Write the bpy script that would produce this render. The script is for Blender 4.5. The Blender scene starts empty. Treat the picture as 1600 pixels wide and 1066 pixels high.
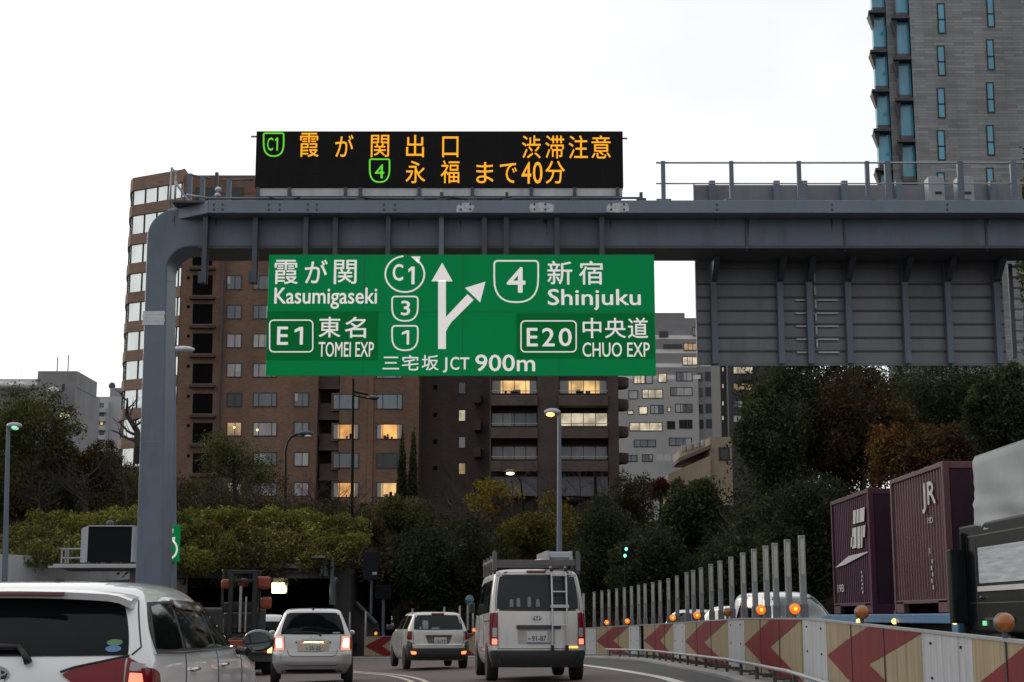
import bpy, math, random
import numpy as np
from mathutils import Vector

# ------------------------------------------------------------------ camera, world, sun, exposure
SC = bpy.context.scene
COL = SC.collection
F = 2400.0                      # focal length in photo pixels (1600 wide)
HC = 1.28                       # eye height
PITCH = math.atan(433 / F)
cs, sn = math.cos(PITCH), math.sin(PITCH)
cam_d = bpy.data.cameras.new('camera')
cam_d.sensor_width = 36.0
cam_d.lens = F / 1600 * 36.0
cam_d.clip_start = 0.1
cam_d.clip_end = 3000
cam = bpy.data.objects.new('camera', cam_d)
cam.location = (0, 0, HC)
cam.rotation_euler = (math.pi / 2 + PITCH, 0, 0)
COL.objects.link(cam)
SC.camera = cam

SUN_EL, SUN_AZ = math.radians(14), math.radians(-38)      # low, ahead and to the left
wd = bpy.data.worlds.new('World')
SC.world = wd
wd.use_nodes = True
nt = wd.node_tree
for n in list(nt.nodes):
    nt.nodes.remove(n)
def N(t, **k):
    n = nt.nodes.new(t)
    for a, b in k.items():
        setattr(n, a, b)
    return n
out = N('ShaderNodeOutputWorld')
bg = N('ShaderNodeBackground')
bg.inputs['Strength'].default_value = 0.1
sky = N('ShaderNodeTexSky', sky_type='NISHITA')
sky.sun_disc = False
sky.sun_elevation = SUN_EL
sky.sun_rotation = SUN_AZ
tc = N('ShaderNodeTexCoord')
dot = N('ShaderNodeVectorMath', operation='DOT_PRODUCT')
dot.inputs[1].default_value = (math.sin(SUN_AZ) * .9, math.cos(SUN_AZ) * .9, 0.42)
nt.links.new(tc.outputs['Generated'], dot.inputs[0])
rp = N('ShaderNodeValToRGB')
rp.color_ramp.elements[0].position = 0.0
rp.color_ramp.elements[0].color = (.50, .50, .505, 1)
rp.color_ramp.elements[1].position = 1.0
rp.color_ramp.elements[1].color = (1.0, .99, .965, 1)
e = rp.color_ramp.elements.new(.55); e.color = (.68, .675, .68, 1)
e = rp.color_ramp.elements.new(.80); e.color = (.93, .935, .945, 1)
mr = N('ShaderNodeMapRange')
mr.inputs['From Min'].default_value = -1
mr.inputs['From Max'].default_value = 1
nt.links.new(dot.outputs['Value'], mr.inputs['Value'])
nt.links.new(mr.outputs['Result'], rp.inputs['Fac'])
ns = N('ShaderNodeTexNoise')
ns.inputs['Scale'].default_value = 3.2
ns.inputs['Detail'].default_value = 4
ns.inputs['Roughness'].default_value = .5
mp = N('ShaderNodeMapping')
mp.inputs['Scale'].default_value = (1, 1, 2.2)
nt.links.new(tc.outputs['Generated'], mp.inputs['Vector'])
nt.links.new(mp.outputs['Vector'], ns.inputs['Vector'])
mr2 = N('ShaderNodeMapRange')
mr2.inputs['From Min'].default_value = .35
mr2.inputs['From Max'].default_value = .65
mr2.inputs['To Min'].default_value = 9.0
mr2.inputs['To Max'].default_value = 11.2
nt.links.new(ns.outputs['Fac'], mr2.inputs['Value'])
mul = N('ShaderNodeVectorMath', operation='SCALE')
nt.links.new(rp.outputs['Color'], mul.inputs[0])
nt.links.new(mr2.outputs['Result'], mul.inputs['Scale'])
mx = N('ShaderNodeMixRGB')
mx.inputs['Fac'].default_value = .88
nt.links.new(sky.outputs['Color'], mx.inputs['Color1'])
nt.links.new(mul.outputs['Vector'], mx.inputs['Color2'])
nt.links.new(mx.outputs['Color'], bg.inputs['Color'])
nt.links.new(bg.outputs['Background'], out.inputs['Surface'])

sun_d = bpy.data.lights.new('sun', 'SUN')
sun_d.energy = 0.55
sun_d.angle = math.radians(20)
sun_d.color = (1.0, .93, .84)
sun = bpy.data.objects.new('sun', sun_d)
sun.rotation_euler = (-(math.pi / 2 - SUN_EL), 0, -SUN_AZ)
_d = Vector((-math.sin(SUN_AZ) * math.cos(SUN_EL), -math.cos(SUN_AZ) * math.cos(SUN_EL), -math.sin(SUN_EL)))
sun.rotation_euler = _d.to_track_quat('-Z', 'Y').to_euler()
COL.objects.link(sun)
SC.view_settings.view_transform = 'Standard'
SC.view_settings.look = 'None'
SC.view_settings.exposure = 0.28
SC.view_settings.gamma = 1.0

# ------------------------------------------------------------------ helpers
rnd = random.Random(7)
FH = F / cs
def P(px, py, Y):
    """the point of the vertical plane at distance Y that the photo shows at pixel (px, py)"""
    x = (px - 800) / F; y = (533 - py) / F
    t = Y / (cs - y * sn)
    return (x * t, Y, HC + t * (sn + y * cs))
def gz(x, y):
    """height of the banked, gently falling carriageway"""
    return 0.04 * (max(-14, min(12, x)) + 4) * (1 if y < 50 else max(0.3, 1 - (y - 50) / 60)) - 0.01 * max(0, min(y, 100) - 27) - .02 * max(0, min(15, 21 - y)) * max(0, min(1, x / 3))

class MB:
    def __init__(s):
        s.v = []; s.f = []
    def add(s, v, f):
        o = len(s.v)
        s.v.extend(tuple(p) for p in v)
        s.f.extend(tuple(i + o for i in q) for q in f)
        return s
    def box(s, x0, x1, y0, y1, z0, z1):
        if x0 > x1: x0, x1 = x1, x0
        if y0 > y1: y0, y1 = y1, y0
        if z0 > z1: z0, z1 = z1, z0
        v = [(x0, y0, z0), (x1, y0, z0), (x1, y1, z0), (x0, y1, z0), (x0, y0, z1), (x1, y0, z1), (x1, y1, z1), (x0, y1, z1)]
        return s.add(v, [(0, 3, 2, 1), (4, 5, 6, 7), (0, 1, 5, 4), (1, 2, 6, 5), (2, 3, 7, 6), (3, 0, 4, 7)])
    def hexa(s, bot, top):
        return s.add(list(bot) + list(top), [(0, 3, 2, 1), (4, 5, 6, 7), (0, 1, 5, 4), (1, 2, 6, 5), (2, 3, 7, 6), (3, 0, 4, 7)])
    def prism(s, poly, y0, y1):
        """poly of (x, z) counter-clockwise seen from -Y, from y0 (front) to y1"""
        n = len(poly)
        v = [(x, y0, z) for x, z in poly] + [(x, y1, z) for x, z in poly]
        f = [tuple(range(n)), tuple(range(2 * n - 1, n - 1, -1))]
        for i in range(n):
            j = (i + 1) % n
            f.append((i, i + n, j + n, j))
        return s.add(v, f)
    def tube(s, pts, r, n=8):
        pts = [Vector(p) for p in pts]
        m = len(pts)
        rs = r if isinstance(r, (list, tuple)) else [r] * m
        v = []; f = []
        prev = None
        for i, p in enumerate(pts):
            d = (pts[min(i + 1, m - 1)] - pts[max(i - 1, 0)])
            if d.length < 1e-9: d = Vector((0, 0, 1))
            d.normalize()
            if prev is None:
                a = d.orthogonal().normalized()
            else:
                a = prev - d * prev.dot(d)
                a = a.normalized() if a.length > 1e-6 else d.orthogonal().normalized()
            prev = a
            b = d.cross(a)
            for k in range(n):
                t = 2 * math.pi * k / n
                v.append(p + (a * math.cos(t) + b * math.sin(t)) * rs[i])
        for i in range(m - 1):
            for k in range(n):
                l = (k + 1) % n
                f.append((i * n + k, i * n + l, (i + 1) * n + l, (i + 1) * n + k))
        f.append(tuple(range(n - 1, -1, -1)))
        f.append(tuple(range((m - 1) * n, m * n)))
        return s.add(v, f)
    def lathe(s, c, axis, prof, n=20):
        """prof: (radius, height along axis) pairs, closed with caps"""
        axis = Vector(axis).normalized(); a = axis.orthogonal().normalized(); b = axis.cross(a); c = Vector(c)
        v = []; f = []
        for r, h in prof:
            for k in range(n):
                t = 2 * math.pi * k / n
                v.append(c + axis * h + (a * math.cos(t) + b * math.sin(t)) * r)
        for i in range(len(prof) - 1):
            for k in range(n):
                l = (k + 1) % n
                f.append((i * n + k, i * n + l, (i + 1) * n + l, (i + 1) * n + k))
        f.append(tuple(range(n - 1, -1, -1)))
        f.append(tuple(range((len(prof) - 1) * n, len(prof) * n)))
        return s.add(v, f)
    def ball(s, c, rx, ry, rz, n=14, m=8):
        v = []; f = []
        for i in range(m + 1):
            th = math.pi * i / m
            for k in range(n):
                ph = 2 * math.pi * k / n
                v.append((c[0] + rx * math.sin(th) * math.cos(ph), c[1] + ry * math.sin(th) * math.sin(ph), c[2] + rz * math.cos(th)))
        for i in range(m):
            for k in range(n):
                l = (k + 1) % n
                f.append((i * n + k, (i + 1) * n + k, (i + 1) * n + l, i * n + l))
        return s.add(v, f)
    def stroke(s, pts, w, closed=False):
        """flat ribbon of width w along points of one Y plane, facing -Y"""
        n = len(pts); q = [Vector((p[0], 0, p[2])) for p in pts]; y = pts[0][1]
        L = []; R = []
        for i in range(n):
            if closed:
                a, b = q[(i - 1) % n], q[(i + 1) % n]
            else:
                a, b = q[max(i - 1, 0)], q[min(i + 1, n - 1)]
            d1 = (q[i] - a); d2 = (b - q[i])
            d1 = d1.normalized() if d1.length > 1e-9 else d2.normalized()
            d2 = d2.normalized() if d2.length > 1e-9 else d1
            nn = Vector((-(d1.z + d2.z), 0, d1.x + d2.x))
            nn = nn.normalized() if nn.length > 1e-6 else Vector((-d1.z, 0, d1.x))
            c = max(.4, nn.dot(Vector((-d1.z, 0, d1.x))))
            L.append(q[i] + nn * (w / 2 / c)); R.append(q[i] - nn * (w / 2 / c))
        v = [(p.x, y, p.z) for p in L + R]
        f = []
        for i in range(n if closed else n - 1):
            j = (i + 1) % n
            f.append((i, n + i, n + j, j))
        return s.add(v, f)
    def flat(s, pts):
        return s.add(pts, [tuple(range(len(pts)))])
    def text(s, body, x0, x1, z0, z1, y, bold=0.0):
        if body == '1':
            w = x1 - x0; h = z1 - z0; k = h * (.17 if bold > .015 else .11)
            return s.flat([(x1 - k, y, z0), (x1, y, z0), (x1, y, z1), (x1 - k * 1.1, y, z1), (x0, y, z1 - h * .16), (x0, y, z1 - h * .16 - k * .95), (x1 - k, y, z1 - h * .20)])
        cu = bpy.data.curves.new('lettering', 'FONT')
        cu.body = body; cu.size = 1; cu.resolution_u = 3
        ob = bpy.data.objects.new('lettering', cu)
        me = bpy.data.meshes.new_from_object(ob)
        if len(me.vertices):
            co = np.empty(len(me.vertices) * 3); me.vertices.foreach_get('co', co); co = co.reshape(-1, 3)
            a = co.min(0); b = co.max(0)
            X = x0 + (co[:, 0] - a[0]) / max(1e-6, b[0] - a[0]) * (x1 - x0)
            Z = z0 + (co[:, 1] - a[1]) / max(1e-6, b[1] - a[1]) * (z1 - z0)
            e = bold * (z1 - z0) * .62
            fs = [tuple(p.vertices) for p in me.polygons]
            for j, (dx, dz) in enumerate(((0, 0), (e, .4 * e), (-e, -.4 * e), (.4 * e, -e), (-.4 * e, e)) if bold > 0 else ((0, 0),)):
                s.add([(X[i] + dx, y - j * .0007, Z[i] + dz) for i in range(len(X))], fs)
        bpy.data.meshes.remove(me); bpy.data.objects.remove(ob); bpy.data.curves.remove(cu)
        return s
    def build(s, name, mat, parent=None, smooth=False, bevel=0, local=False):
        v = s.v
        if parent is not None and not local:
            o = ORG.get(parent.name, (0, 0, 0))
            v = [(p[0] - o[0], p[1] - o[1], p[2] - o[2]) for p in v]
        me = bpy.data.meshes.new(name)
        me.from_pydata([tuple(p) for p in v], [], s.f)
        me.materials.append(mat)
        if smooth:
            me.polygons.foreach_set('use_smooth', [True] * len(me.polygons))
            if smooth != 'all':
                me.set_sharp_from_angle(angle=math.radians(40))
        ob = bpy.data.objects.new(name, me)
        COL.objects.link(ob)
        if parent is not None:
            ob.parent = parent
            ORG[ob.name] = ORG.get(parent.name, (0, 0, 0))
        if bevel:
            b = ob.modifiers.new('bevel', 'BEVEL'); b.width = bevel; b.segments = 2; b.limit_method = 'ANGLE'
        return ob
    def top(s, name, mat, label=None, cat=None, group=None, kind=None, origin=None, **k):
        """one-mesh top-level object"""
        if origin is None:
            if s.v:
                a = np.array(s.v); lo = a.min(0); hi = a.max(0)
                origin = ((lo[0] + hi[0]) / 2, (lo[1] + hi[1]) / 2, lo[2])
            else:
                origin = (0, 0, 0)
        s.v = [(p[0] - origin[0], p[1] - origin[1], p[2] - origin[2]) for p in s.v]
        ob = s.build(name, mat, None, **k)
        ob.location = origin
        ORG[ob.name] = origin
        tag(ob, label, cat, group, kind)
        return ob
ORG = {}
def tag(o, label=None, cat=None, group=None, kind=None):
    if label: o['label'] = label
    if cat: o['category'] = cat
    if group: o['group'] = group
    if kind: o['kind'] = kind
    return o
def thing(name, label, cat, loc=(0, 0, 0), rz=0.0, group=None):
    o = bpy.data.objects.new(name, None)
    o.empty_display_size = .3
    COL.objects.link(o)
    o.location = loc; o.rotation_euler = (0, 0, rz)
    ORG[o.name] = tuple(loc)
    return tag(o, label, cat, group)
def copy_thing(src, loc, label=None, group=None):
    c = src.copy(); COL.objects.link(c); c.location = loc
    if label: c['label'] = label
    if group: c['group'] = group
    for ch in [x for x in src.children]:
        d = ch.copy(); COL.objects.link(d); d.parent = c
        for g in ch.children:
            h = g.copy(); COL.objects.link(h); h.parent = d
    return c

# ------------------------------------------------------------------ materials
MATS = {}
def M(name, col, rough=.6, metal=0.0, var=.12, scale=3.0, bump=0.0, emit=0.0, ecol=None, coat=0.0, stretch=(1, 1, 1), spec=.5, island=0.0, trans=0.0, grime=0.0):
    if name in MATS: return MATS[name]
    m = bpy.data.materials.new(name); m.use_nodes = True
    t = m.node_tree; b = t.nodes['Principled BSDF']
    def n(k, **a):
        q = t.nodes.new(k)
        for x, y in a.items(): setattr(q, x, y)
        return q
    b.inputs['Roughness'].default_value = rough
    b.inputs['Metallic'].default_value = metal
    b.inputs['Coat Weight'].default_value = coat
    b.inputs['Coat Roughness'].default_value = .04
    b.inputs['Specular IOR Level'].default_value = spec
    base = (col[0], col[1], col[2], 1)
    b.inputs['Base Color'].default_value = base
    if var > 0 or bump > 0:
        g = n('ShaderNodeTexCoord'); mp = n('ShaderNodeMapping'); mp.inputs['Scale'].default_value = stretch
        t.links.new(g.outputs['Object'], mp.inputs['Vector'])
        no = n('ShaderNodeTexNoise'); no.inputs['Scale'].default_value = scale; no.inputs['Detail'].default_value = 6; no.inputs['Roughness'].default_value = .62
        t.links.new(mp.outputs['Vector'], no.inputs['Vector'])
        r = n('ShaderNodeMapRange'); r.inputs['From Min'].default_value = .3; r.inputs['From Max'].default_value = .7
        r.inputs['To Min'].default_value = 1 - var; r.inputs['To Max'].default_value = 1 + var
        t.links.new(no.outputs['Fac'], r.inputs['Value'])
        fac = r.outputs['Result']
        if island > 0:
            ge = n('ShaderNodeNewGeometry')
            r2 = n('ShaderNodeMapRange'); r2.inputs['To Min'].default_value = 1 - island; r2.inputs['To Max'].default_value = 1 + island
            t.links.new(ge.outputs['Random Per Island'], r2.inputs['Value'])
            mu = n('ShaderNodeMath', operation='MULTIPLY')
            t.links.new(fac, mu.inputs[0]); t.links.new(r2.outputs['Result'], mu.inputs[1])
            fac = mu.outputs['Value']
        if grime > 0:
            g2 = n('ShaderNodeTexNoise'); g2.inputs['Scale'].default_value = scale * .37; g2.inputs['Detail'].default_value = 8; g2.inputs['Roughness'].default_value = .7
            m2 = n('ShaderNodeMapping'); m2.inputs['Scale'].default_value = (stretch[0] * 2.4, stretch[1] * 2.4, stretch[2] * .5)
            t.links.new(g.outputs['Object'], m2.inputs['Vector']); t.links.new(m2.outputs['Vector'], g2.inputs['Vector'])
            r3 = n('ShaderNodeMapRange'); r3.inputs['From Min'].default_value = .48; r3.inputs['From Max'].default_value = .7
            r3.inputs['To Min'].default_value = 1; r3.inputs['To Max'].default_value = 1 - grime
            t.links.new(g2.outputs['Fac'], r3.inputs['Value'])
            mu = n('ShaderNodeMath', operation='MULTIPLY')
            t.links.new(fac, mu.inputs[0]); t.links.new(r3.outputs['Result'], mu.inputs[1])
            fac = mu.outputs['Value']
        sc = n('ShaderNodeVectorMath', operation='SCALE'); sc.inputs[0].default_value = col[:3]
        t.links.new(fac, sc.inputs['Scale'])
        t.links.new(sc.outputs['Vector'], b.inputs['Base Color'])
        if bump > 0:
            bp = n('ShaderNodeBump'); bp.inputs['Strength'].default_value = bump; bp.inputs['Distance'].default_value = .02
            t.links.new(no.outputs['Fac'], bp.inputs['Height']); t.links.new(bp.outputs['Normal'], b.inputs['Normal'])
        if trans > 0:
            tr = n('ShaderNodeBsdfTranslucent'); t.links.new(sc.outputs['Vector'], tr.inputs['Color'])
            ms = n('ShaderNodeMixShader'); ms.inputs['Fac'].default_value = trans
            t.links.new(b.outputs['BSDF'], ms.inputs[1]); t.links.new(tr.outputs['BSDF'], ms.inputs[2])
            t.links.new(ms.outputs['Shader'], t.nodes['Material Output'].inputs['Surface'])
    if emit > 0:
        b.inputs['Emission Color'].default_value = (*(ecol or col)[:3], 1)
        b.inputs['Emission Strength'].default_value = emit
    MATS[name] = m
    return m
def sRGB(r, g, b):
    f = lambda c: (c / 255 / 12.92) if c <= 10 else ((c / 255 + .055) / 1.055) ** 2.4
    return (f(r), f(g), f(b))

steel = M('grey_steel_paint', (.125, .160, .208), .45, .0, .10, 1.2, bump=.04, grime=.34)
steel_dark = M('dark_steel_paint', (.055, .068, .083), .5, 0, .12, 2, grime=.3)
galv = M('galvanised_steel', (.34, .35, .36), .45, .55, .15, 6)
black_plastic = M('black_plastic', (.012, .012, .013), .45, 0, .1, 4)
rubber = M('tyre_rubber', (.012, .012, .013), .8, 0, .15, 8)
glass_dark = M('tinted_glass', (.005, .007, .008), .04, 0, 0, 1, spec=.17)
glass_mid = M('clear_glass', (.014, .021, .023), .04, 0, 0, 1, spec=.28)
chrome = M('chrome', (.6, .6, .62), .18, 1, .03, 5)
white_mark = M('white_road_paint', (.62, .62, .60), .7, 0, .18, 4, grime=.35)
# ------------------------------------------------------------------ ground, road
asphalt = M('grey_asphalt', (.038, .037, .038), .78, 0, .3, 5, bump=.3, grime=.3)
red_asphalt = M('red_asphalt', (.085, .058, .054), .75, 0, .22, 6, bump=.3, grime=.35)
concrete = M('concrete', (.25, .245, .235), .8, 0, .15, 1.3, bump=.2, grime=.35)
concrete_dark = M('stained_concrete', (.085, .083, .08), .85, 0, .25, 1.2, bump=.2, grime=.5)
soil = M('leafy_soil', (.035, .033, .022), .95, 0, .5, 2, bump=.5)

MB().flat([(-1500, -300, -1.9), (1500, -300, -1.9), (1500, 2500, -1.9), (-1500, 2500, -1.9)]).top('ground', soil, kind='structure', origin=(0, 0, -1.9))

def sheet(path_l, path_r, dz, n=6):
    """ribbon between two lists of (x, y), following the road height"""
    m = MB(); v = []; f = []
    for (a, b) in zip(path_l, path_r):
        for k in range(n + 1):
            t = k / n
            x = a[0] + (b[0] - a[0]) * t; y = a[1] + (b[1] - a[1]) * t
            v.append((x, y, gz(x, y) + dz))
    for i in range(len(path_l) - 1):
        for k in range(n):
            o = i * (n + 1) + k
            f.append((o, o + 1, o + n + 2, o + n + 1))
    return m.add(v, f)
ys = [(-12 + 2.5 * i) for i in range(56)]
sheet([(-32 if y < 70 else -20, y) for y in ys], [(13.5, y) for y in ys], 0, 18).top('road', asphalt, kind='structure', origin=(0, 0, 0))

def smooth_path(pts, step=1.0):
    """Catmull-Rom through (x, y) points resampled about every step metres"""
    p = [np.array(q, float) for q in pts]
    p = [2 * p[0] - p[1]] + p + [2 * p[-1] - p[-2]]
    o = []
    for i in range(1, len(p) - 2):
        L = np.linalg.norm(p[i + 1] - p[i]); n = max(2, int(L / step))
        for k in range(n):
            t = k / n
            o.append(.5 * ((2 * p[i]) + (-p[i - 1] + p[i + 1]) * t + (2 * p[i - 1] - 5 * p[i] + 4 * p[i + 1] - p[i + 2]) * t * t + (-p[i - 1] + 3 * p[i] - 3 * p[i + 1] + p[i + 2]) * t ** 3))
    o.append(p[-2])
    return [tuple(q) for q in o]
def offset(path, d):
    """shift to the right of travel by d"""
    o = []
    for i, q in enumerate(path):
        a = np.array(path[max(0, i - 1)]); b = np.array(path[min(len(path) - 1, i + 1)])
        t = (b - a) / np.linalg.norm(b - a)
        o.append((q[0] + t[1] * d, q[1] - t[0] * d))
    return o
BAR = smooth_path([(3.9, 6), (4.0, 12), (4.0, 18.6), (4.0, 27), (4.0, 36), (3.85, 43), (2.9, 50), (.8, 58), (-2.2, 65), (-5.8, 70.5), (-8.5, 74)], .5)
RLINE = smooth_path([(2.7, 4), (2.75, 16), (2.68, 24.3), (2.35, 32), (1.75, 40), (.9, 48), (-1.3, 57), (-4.3, 64.5), (-8.4, 71), (-12, 75)], 1.0)
LLINE = smooth_path([(-1.2, 4), (-1.25, 18), (-1.62, 28.4), (-2.6, 36), (-4.1, 42), (-6.3, 50), (-9.5, 58), (-13, 66), (-15, 73)], .8)
sheet(offset(RLINE, -13.2), offset(RLINE, .22), .005, 10).top('red_road_surface', red_asphalt, kind='structure', origin=(0, 0, 0))
sheet(offset(RLINE, -.10), offset(RLINE, .09), .011, 1).top('edge_line_marking', white_mark, kind='structure', origin=(0, 0, 0))
mk = MB()
for d in (-.13, .13):
    q = sheet(offset(LLINE, d - .055), offset(LLINE, d + .055), .011, 1); mk.add(q.v, q.f)
mk.top('lane_line_marking', M('worn_road_paint', (.60, .52, .40), .7, 0, .2, 4, grime=.4), kind='structure', origin=(0, 0, 0))

def sweep(path, prof, dz=0.0, closed=True):
    """profile of (lateral to the right, height above road) swept along the path"""
    m = MB(); n = len(prof); v = []; f = []
    offs = [offset(path, p[0]) for p in prof]
    for i, q in enumerate(path):
        g = gz(*q) + dz
        for k in range(n):
            v.append((offs[k][i][0], offs[k][i][1], g + prof[k][1]))
    for i in range(len(path) - 1):
        for k in range(n if closed else n - 1):
            l = (k + 1) % n
            f.append((i * n + k, i * n + l, (i + 1) * n + l, (i + 1) * n + k))
    return m.add(v, f)
sweep(BAR, [(-.52, -.3), (-.50, .02), (-.44, .05), (-.1, .06), (.35, .06), (.38, -.3)]).top('kerb', concrete, kind='structure', origin=(0, 0, 0), smooth=True)

# ------------------------------------------------------------------ chevron barrier along the kerb
def at_px(px):
    """index (float) along BAR seen at pixel column px, first crossing"""
    for i in range(len(BAR) - 1):
        a = 800 + BAR[i][0] / BAR[i][1] * FH; b = 800 + BAR[i + 1][0] / BAR[i + 1][1] * FH
        if (a - px) * (b - px) <= 0 and a != b:
            return i + (px - a) / (b - a)
    return None
def on_bar(t):
    i = int(min(max(t, 0), len(BAR) - 1.001)); u = t - i
    return (BAR[i][0] + (BAR[i + 1][0] - BAR[i][0]) * u, BAR[i][1] + (BAR[i + 1][1] - BAR[i][1]) * u)
board_tan = M('weathered_headlit_board', (.42, .345, .21), .36, .35, .26, 4, stretch=(5, 5, .3), grime=.45, bump=.08)  # yellow base colour carries headlight warmth; streaks and grime are wear
board_white = M('dirty_white_board', (.42, .43, .455), .5, 0, .16, 4, stretch=(5, 5, .4), grime=.5)
board_red = M('chevron_red_paint', (.17, .012, .018), .5, 0, .25, 4, stretch=(5, 5, .35), grime=.35, spec=.2)
bar = thing('chevron_barrier', 'curving steel crash barrier of white and yellowish boards with dark red arrowheads', 'barrier', (BAR[0][0], BAR[0][1], gz(*BAR[0])))
ZB, ZT = .10, .95
def board(t0, t1, mat, chevron, name):
    n = max(2, int(abs(t1 - t0) / 1.0) + 1)
    m = MB(); v = []; f = []
    q = [on_bar(t0 + (t1 - t0) * k / n) for k in range(n + 1)]
    def nrm(k):
        a = np.array(q[max(0, k - 1)]); b = np.array(q[min(n, k + 1)]); t = (b - a) / np.linalg.norm(b - a)
        return (-t[1], t[0]) if (t[1] > 0 or True) else None
    fl = 1 if t1 > t0 else -1
    for k in range(n + 1):
        nx, ny = nrm(k); nx *= fl; ny *= fl
        for (d, z) in ((.03, ZB), (.03, ZT), (-.03, ZT), (-.03, ZB)):
            v.append((q[k][0] + nx * d, q[k][1] + ny * d, gz(*q[k]) + z))
    for k in range(n):
        for c in range(4):
            d = (c + 1) % 4
            f.append((k * 4 + c, k * 4 + d, (k + 1) * 4 + d, (k + 1) * 4 + c))
    f.append((3, 2, 1, 0)); f.append((n * 4, n * 4 + 1, n * 4 + 2, n * 4 + 3))
    o = m.add(v, f).build(name, mat, bar)
    if not chevron:
        mb = MB()
        for u in (.2, .8):
            for w in (.12, .5, .88):
                c = on_bar(t0 + (t1 - t0) * u); g = gz(*c) + ZB + (ZT - ZB) * w
                kk = min(n, int(round(u * n))); nx, ny = nrm(kk); nx *= fl; ny *= fl
                mb.box(c[0] + nx * .034 - .012, c[0] + nx * .034 + .012, c[1] + ny * .034 - .012, c[1] + ny * .034 + .012, g - .012, g + .012)
        mb.build('bolt', black_plastic, o)
    if chevron:
        mb = MB()
        for u in (.333, .667):
            c = on_bar(t0 + (t1 - t0) * u); kk = min(n, int(round(u * n))); nx, ny = nrm(kk); nx *= fl; ny *= fl
            mb.box(c[0] + nx * .04 - .006, c[0] + nx * .04 + .006, c[1] + ny * .04 - .006, c[1] + ny * .04 + .006, gz(*c) + ZB, gz(*c) + ZT)
        mb.build('board_joint', steel_dark, o)
        # arrowhead: tip at the left (far) end; thick V drawn as columns over the board
        m = MB(); v = []; f = []; K = 26
        for s in range(2):
            base = len(v)
            for k in range(K + 1):
                u = k / K                                   # 0 at the tip side
                zc = .5 + (.5 - s) * (u) * 1.0 * (1 if s == 0 else 1)
                # arm centre line runs from the tip (u=0,z=.5) to the upper/lower corner (u=.62)
                lo = .5 + (u - .50) / .52 * .5 if u > .50 else .5
                hi = min(1.0, .5 + u / .52 * .5)
                lo = min(lo, 1.0)
                if s: lo, hi = 1 - lo, 1 - hi
                c = on_bar(t0 + (t1 - t0) * (1 - u)) if t0 < t1 else on_bar(t0 + (t1 - t0) * u)
                kk = min(n, int(round((1 - u if t0 < t1 else u) * n)))
                nx, ny = nrm(kk); nx *= fl; ny *= fl
                g = gz(*c)
                for w in (lo, hi):
                    v.append((c[0] + nx * .036, c[1] + ny * .036, g + ZB + .005 + (ZT - ZB - .01) * w))
            for k in range(K):
                a = base + 2 * k
                f.append((a, a + 2, a + 3, a + 1) if s == 0 else (a + 1, a + 3, a + 2, a))
        m.add(v, f).build('chevron', board_red, o)
spans = [(916, 932, 0), (932.5, 983, 1), (983.5, 999.5, 0), (1007, 1053, 1), (1053.5, 1072, 0), (1072.5, 1139, 1), (1139.5, 1165, 0), (1165.5, 1254, 1), (1257, 1294, 0), (1294.5, 1443, 1), (1443.5, 1522, 0), (1522.5, 1720, 1)]
for a, b, c in spans:
    ta, tb = at_px(a), at_px(b)
    if ta is None or tb is None: continue
    board(tb, ta, board_tan if c else board_white, c, 'chevron_board' if c else 'white_board')
# the far sweep, seen between the cars
ib = at_px(916)
t = ib + 1.5
while t < len(BAR) - 8:
    board(t + 2.2, t + 7.6, board_tan, 1, 'chevron_board') if False else board(t, t + 1.6, board_white, 0, 'white_board')
    board(t + 1.65, t + 6.8, board_tan, 1, 'chevron_board')
    t += 6.85
# low guide rail and its brackets
rail_path = offset(BAR, -.30)
i0 = 14; i1 = int(at_px(950))
pts = [(x, y, gz(x, y) + .27) for (x, y) in rail_path[i0:i1]]
MB().tube(pts, .028, 8).build('guide_rail', galv, bar, smooth='all')
rusty = M('rusty_bracket_steel', (.09, .085, .08), .6, .3, .3, 10, grime=.4)
for i in range(i0, i1, 3):
    x, y = rail_path[i]; bx, by = BAR[i]; g = gz(x, y)
    m = MB(); m.box(x - .025, x + .025, y - .02, y + .02, g + .05, g + .27).box(x + .02, bx, y - .015, y + .015, g + .12, g + .15)
    m.build('rail_bracket', rusty, bar)
for i in range(4, len(BAR) - 60, 2):
    bx, by = BAR[i]; g = gz(bx, by); kx = .03 * math.sin(i * 2.3)
    m = MB(); m.box(bx - .09, bx + .02, by - .05, by + .05, g + .055, g + .105).box(bx - .16 + kx, bx - .08, by - .03, by + .03, g + .055, g + .085)
    m.build('foot_bracket', rusty, bar)
sweep(BAR[6:-6], [(-.045, ZT - .01), (-.045, ZT + .016), (.045, ZT + .016), (.045, ZT - .01)]).build('cap_strip', galv, bar)
# row of slim posts standing behind the boards
def slim_post(x, y, src=None, h=1.17):
    g = gz(x, y)
    lab = 'slim grey metal post in the even row standing along the top of the barrier'
    if src is None:
        t = thing('barrier_post', lab, 'post', (x, y, g), 0, 'slim posts along the chevron barrier')
        MB().box(x - .046, x + .046, y - .04, y + .04, g + .1, g + ZT + h).build('post_channel', M('post_zinc', (.25, .255, .26), .45, .5, .2, 6, grime=.3), t, bevel=.012)
        m = MB(); m.box(x - .028, x + .028, y - .046, y - .041, g + ZT + .62, g + ZT + h - .05)
        m.build('reflector_strip', M('pale_reflector', (.42, .41, .36), .4, 0, .1, 8), t)
        MB().box(x - .058, x + .058, y - .046, y + .046, g + ZT + .0, g + ZT + .20).build('post_sleeve', M('dull_zinc', (.16, .165, .175), .55, .3, .15, 6), t)
        return t
    return copy_thing(src, (x, y, g))
first = None
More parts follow.
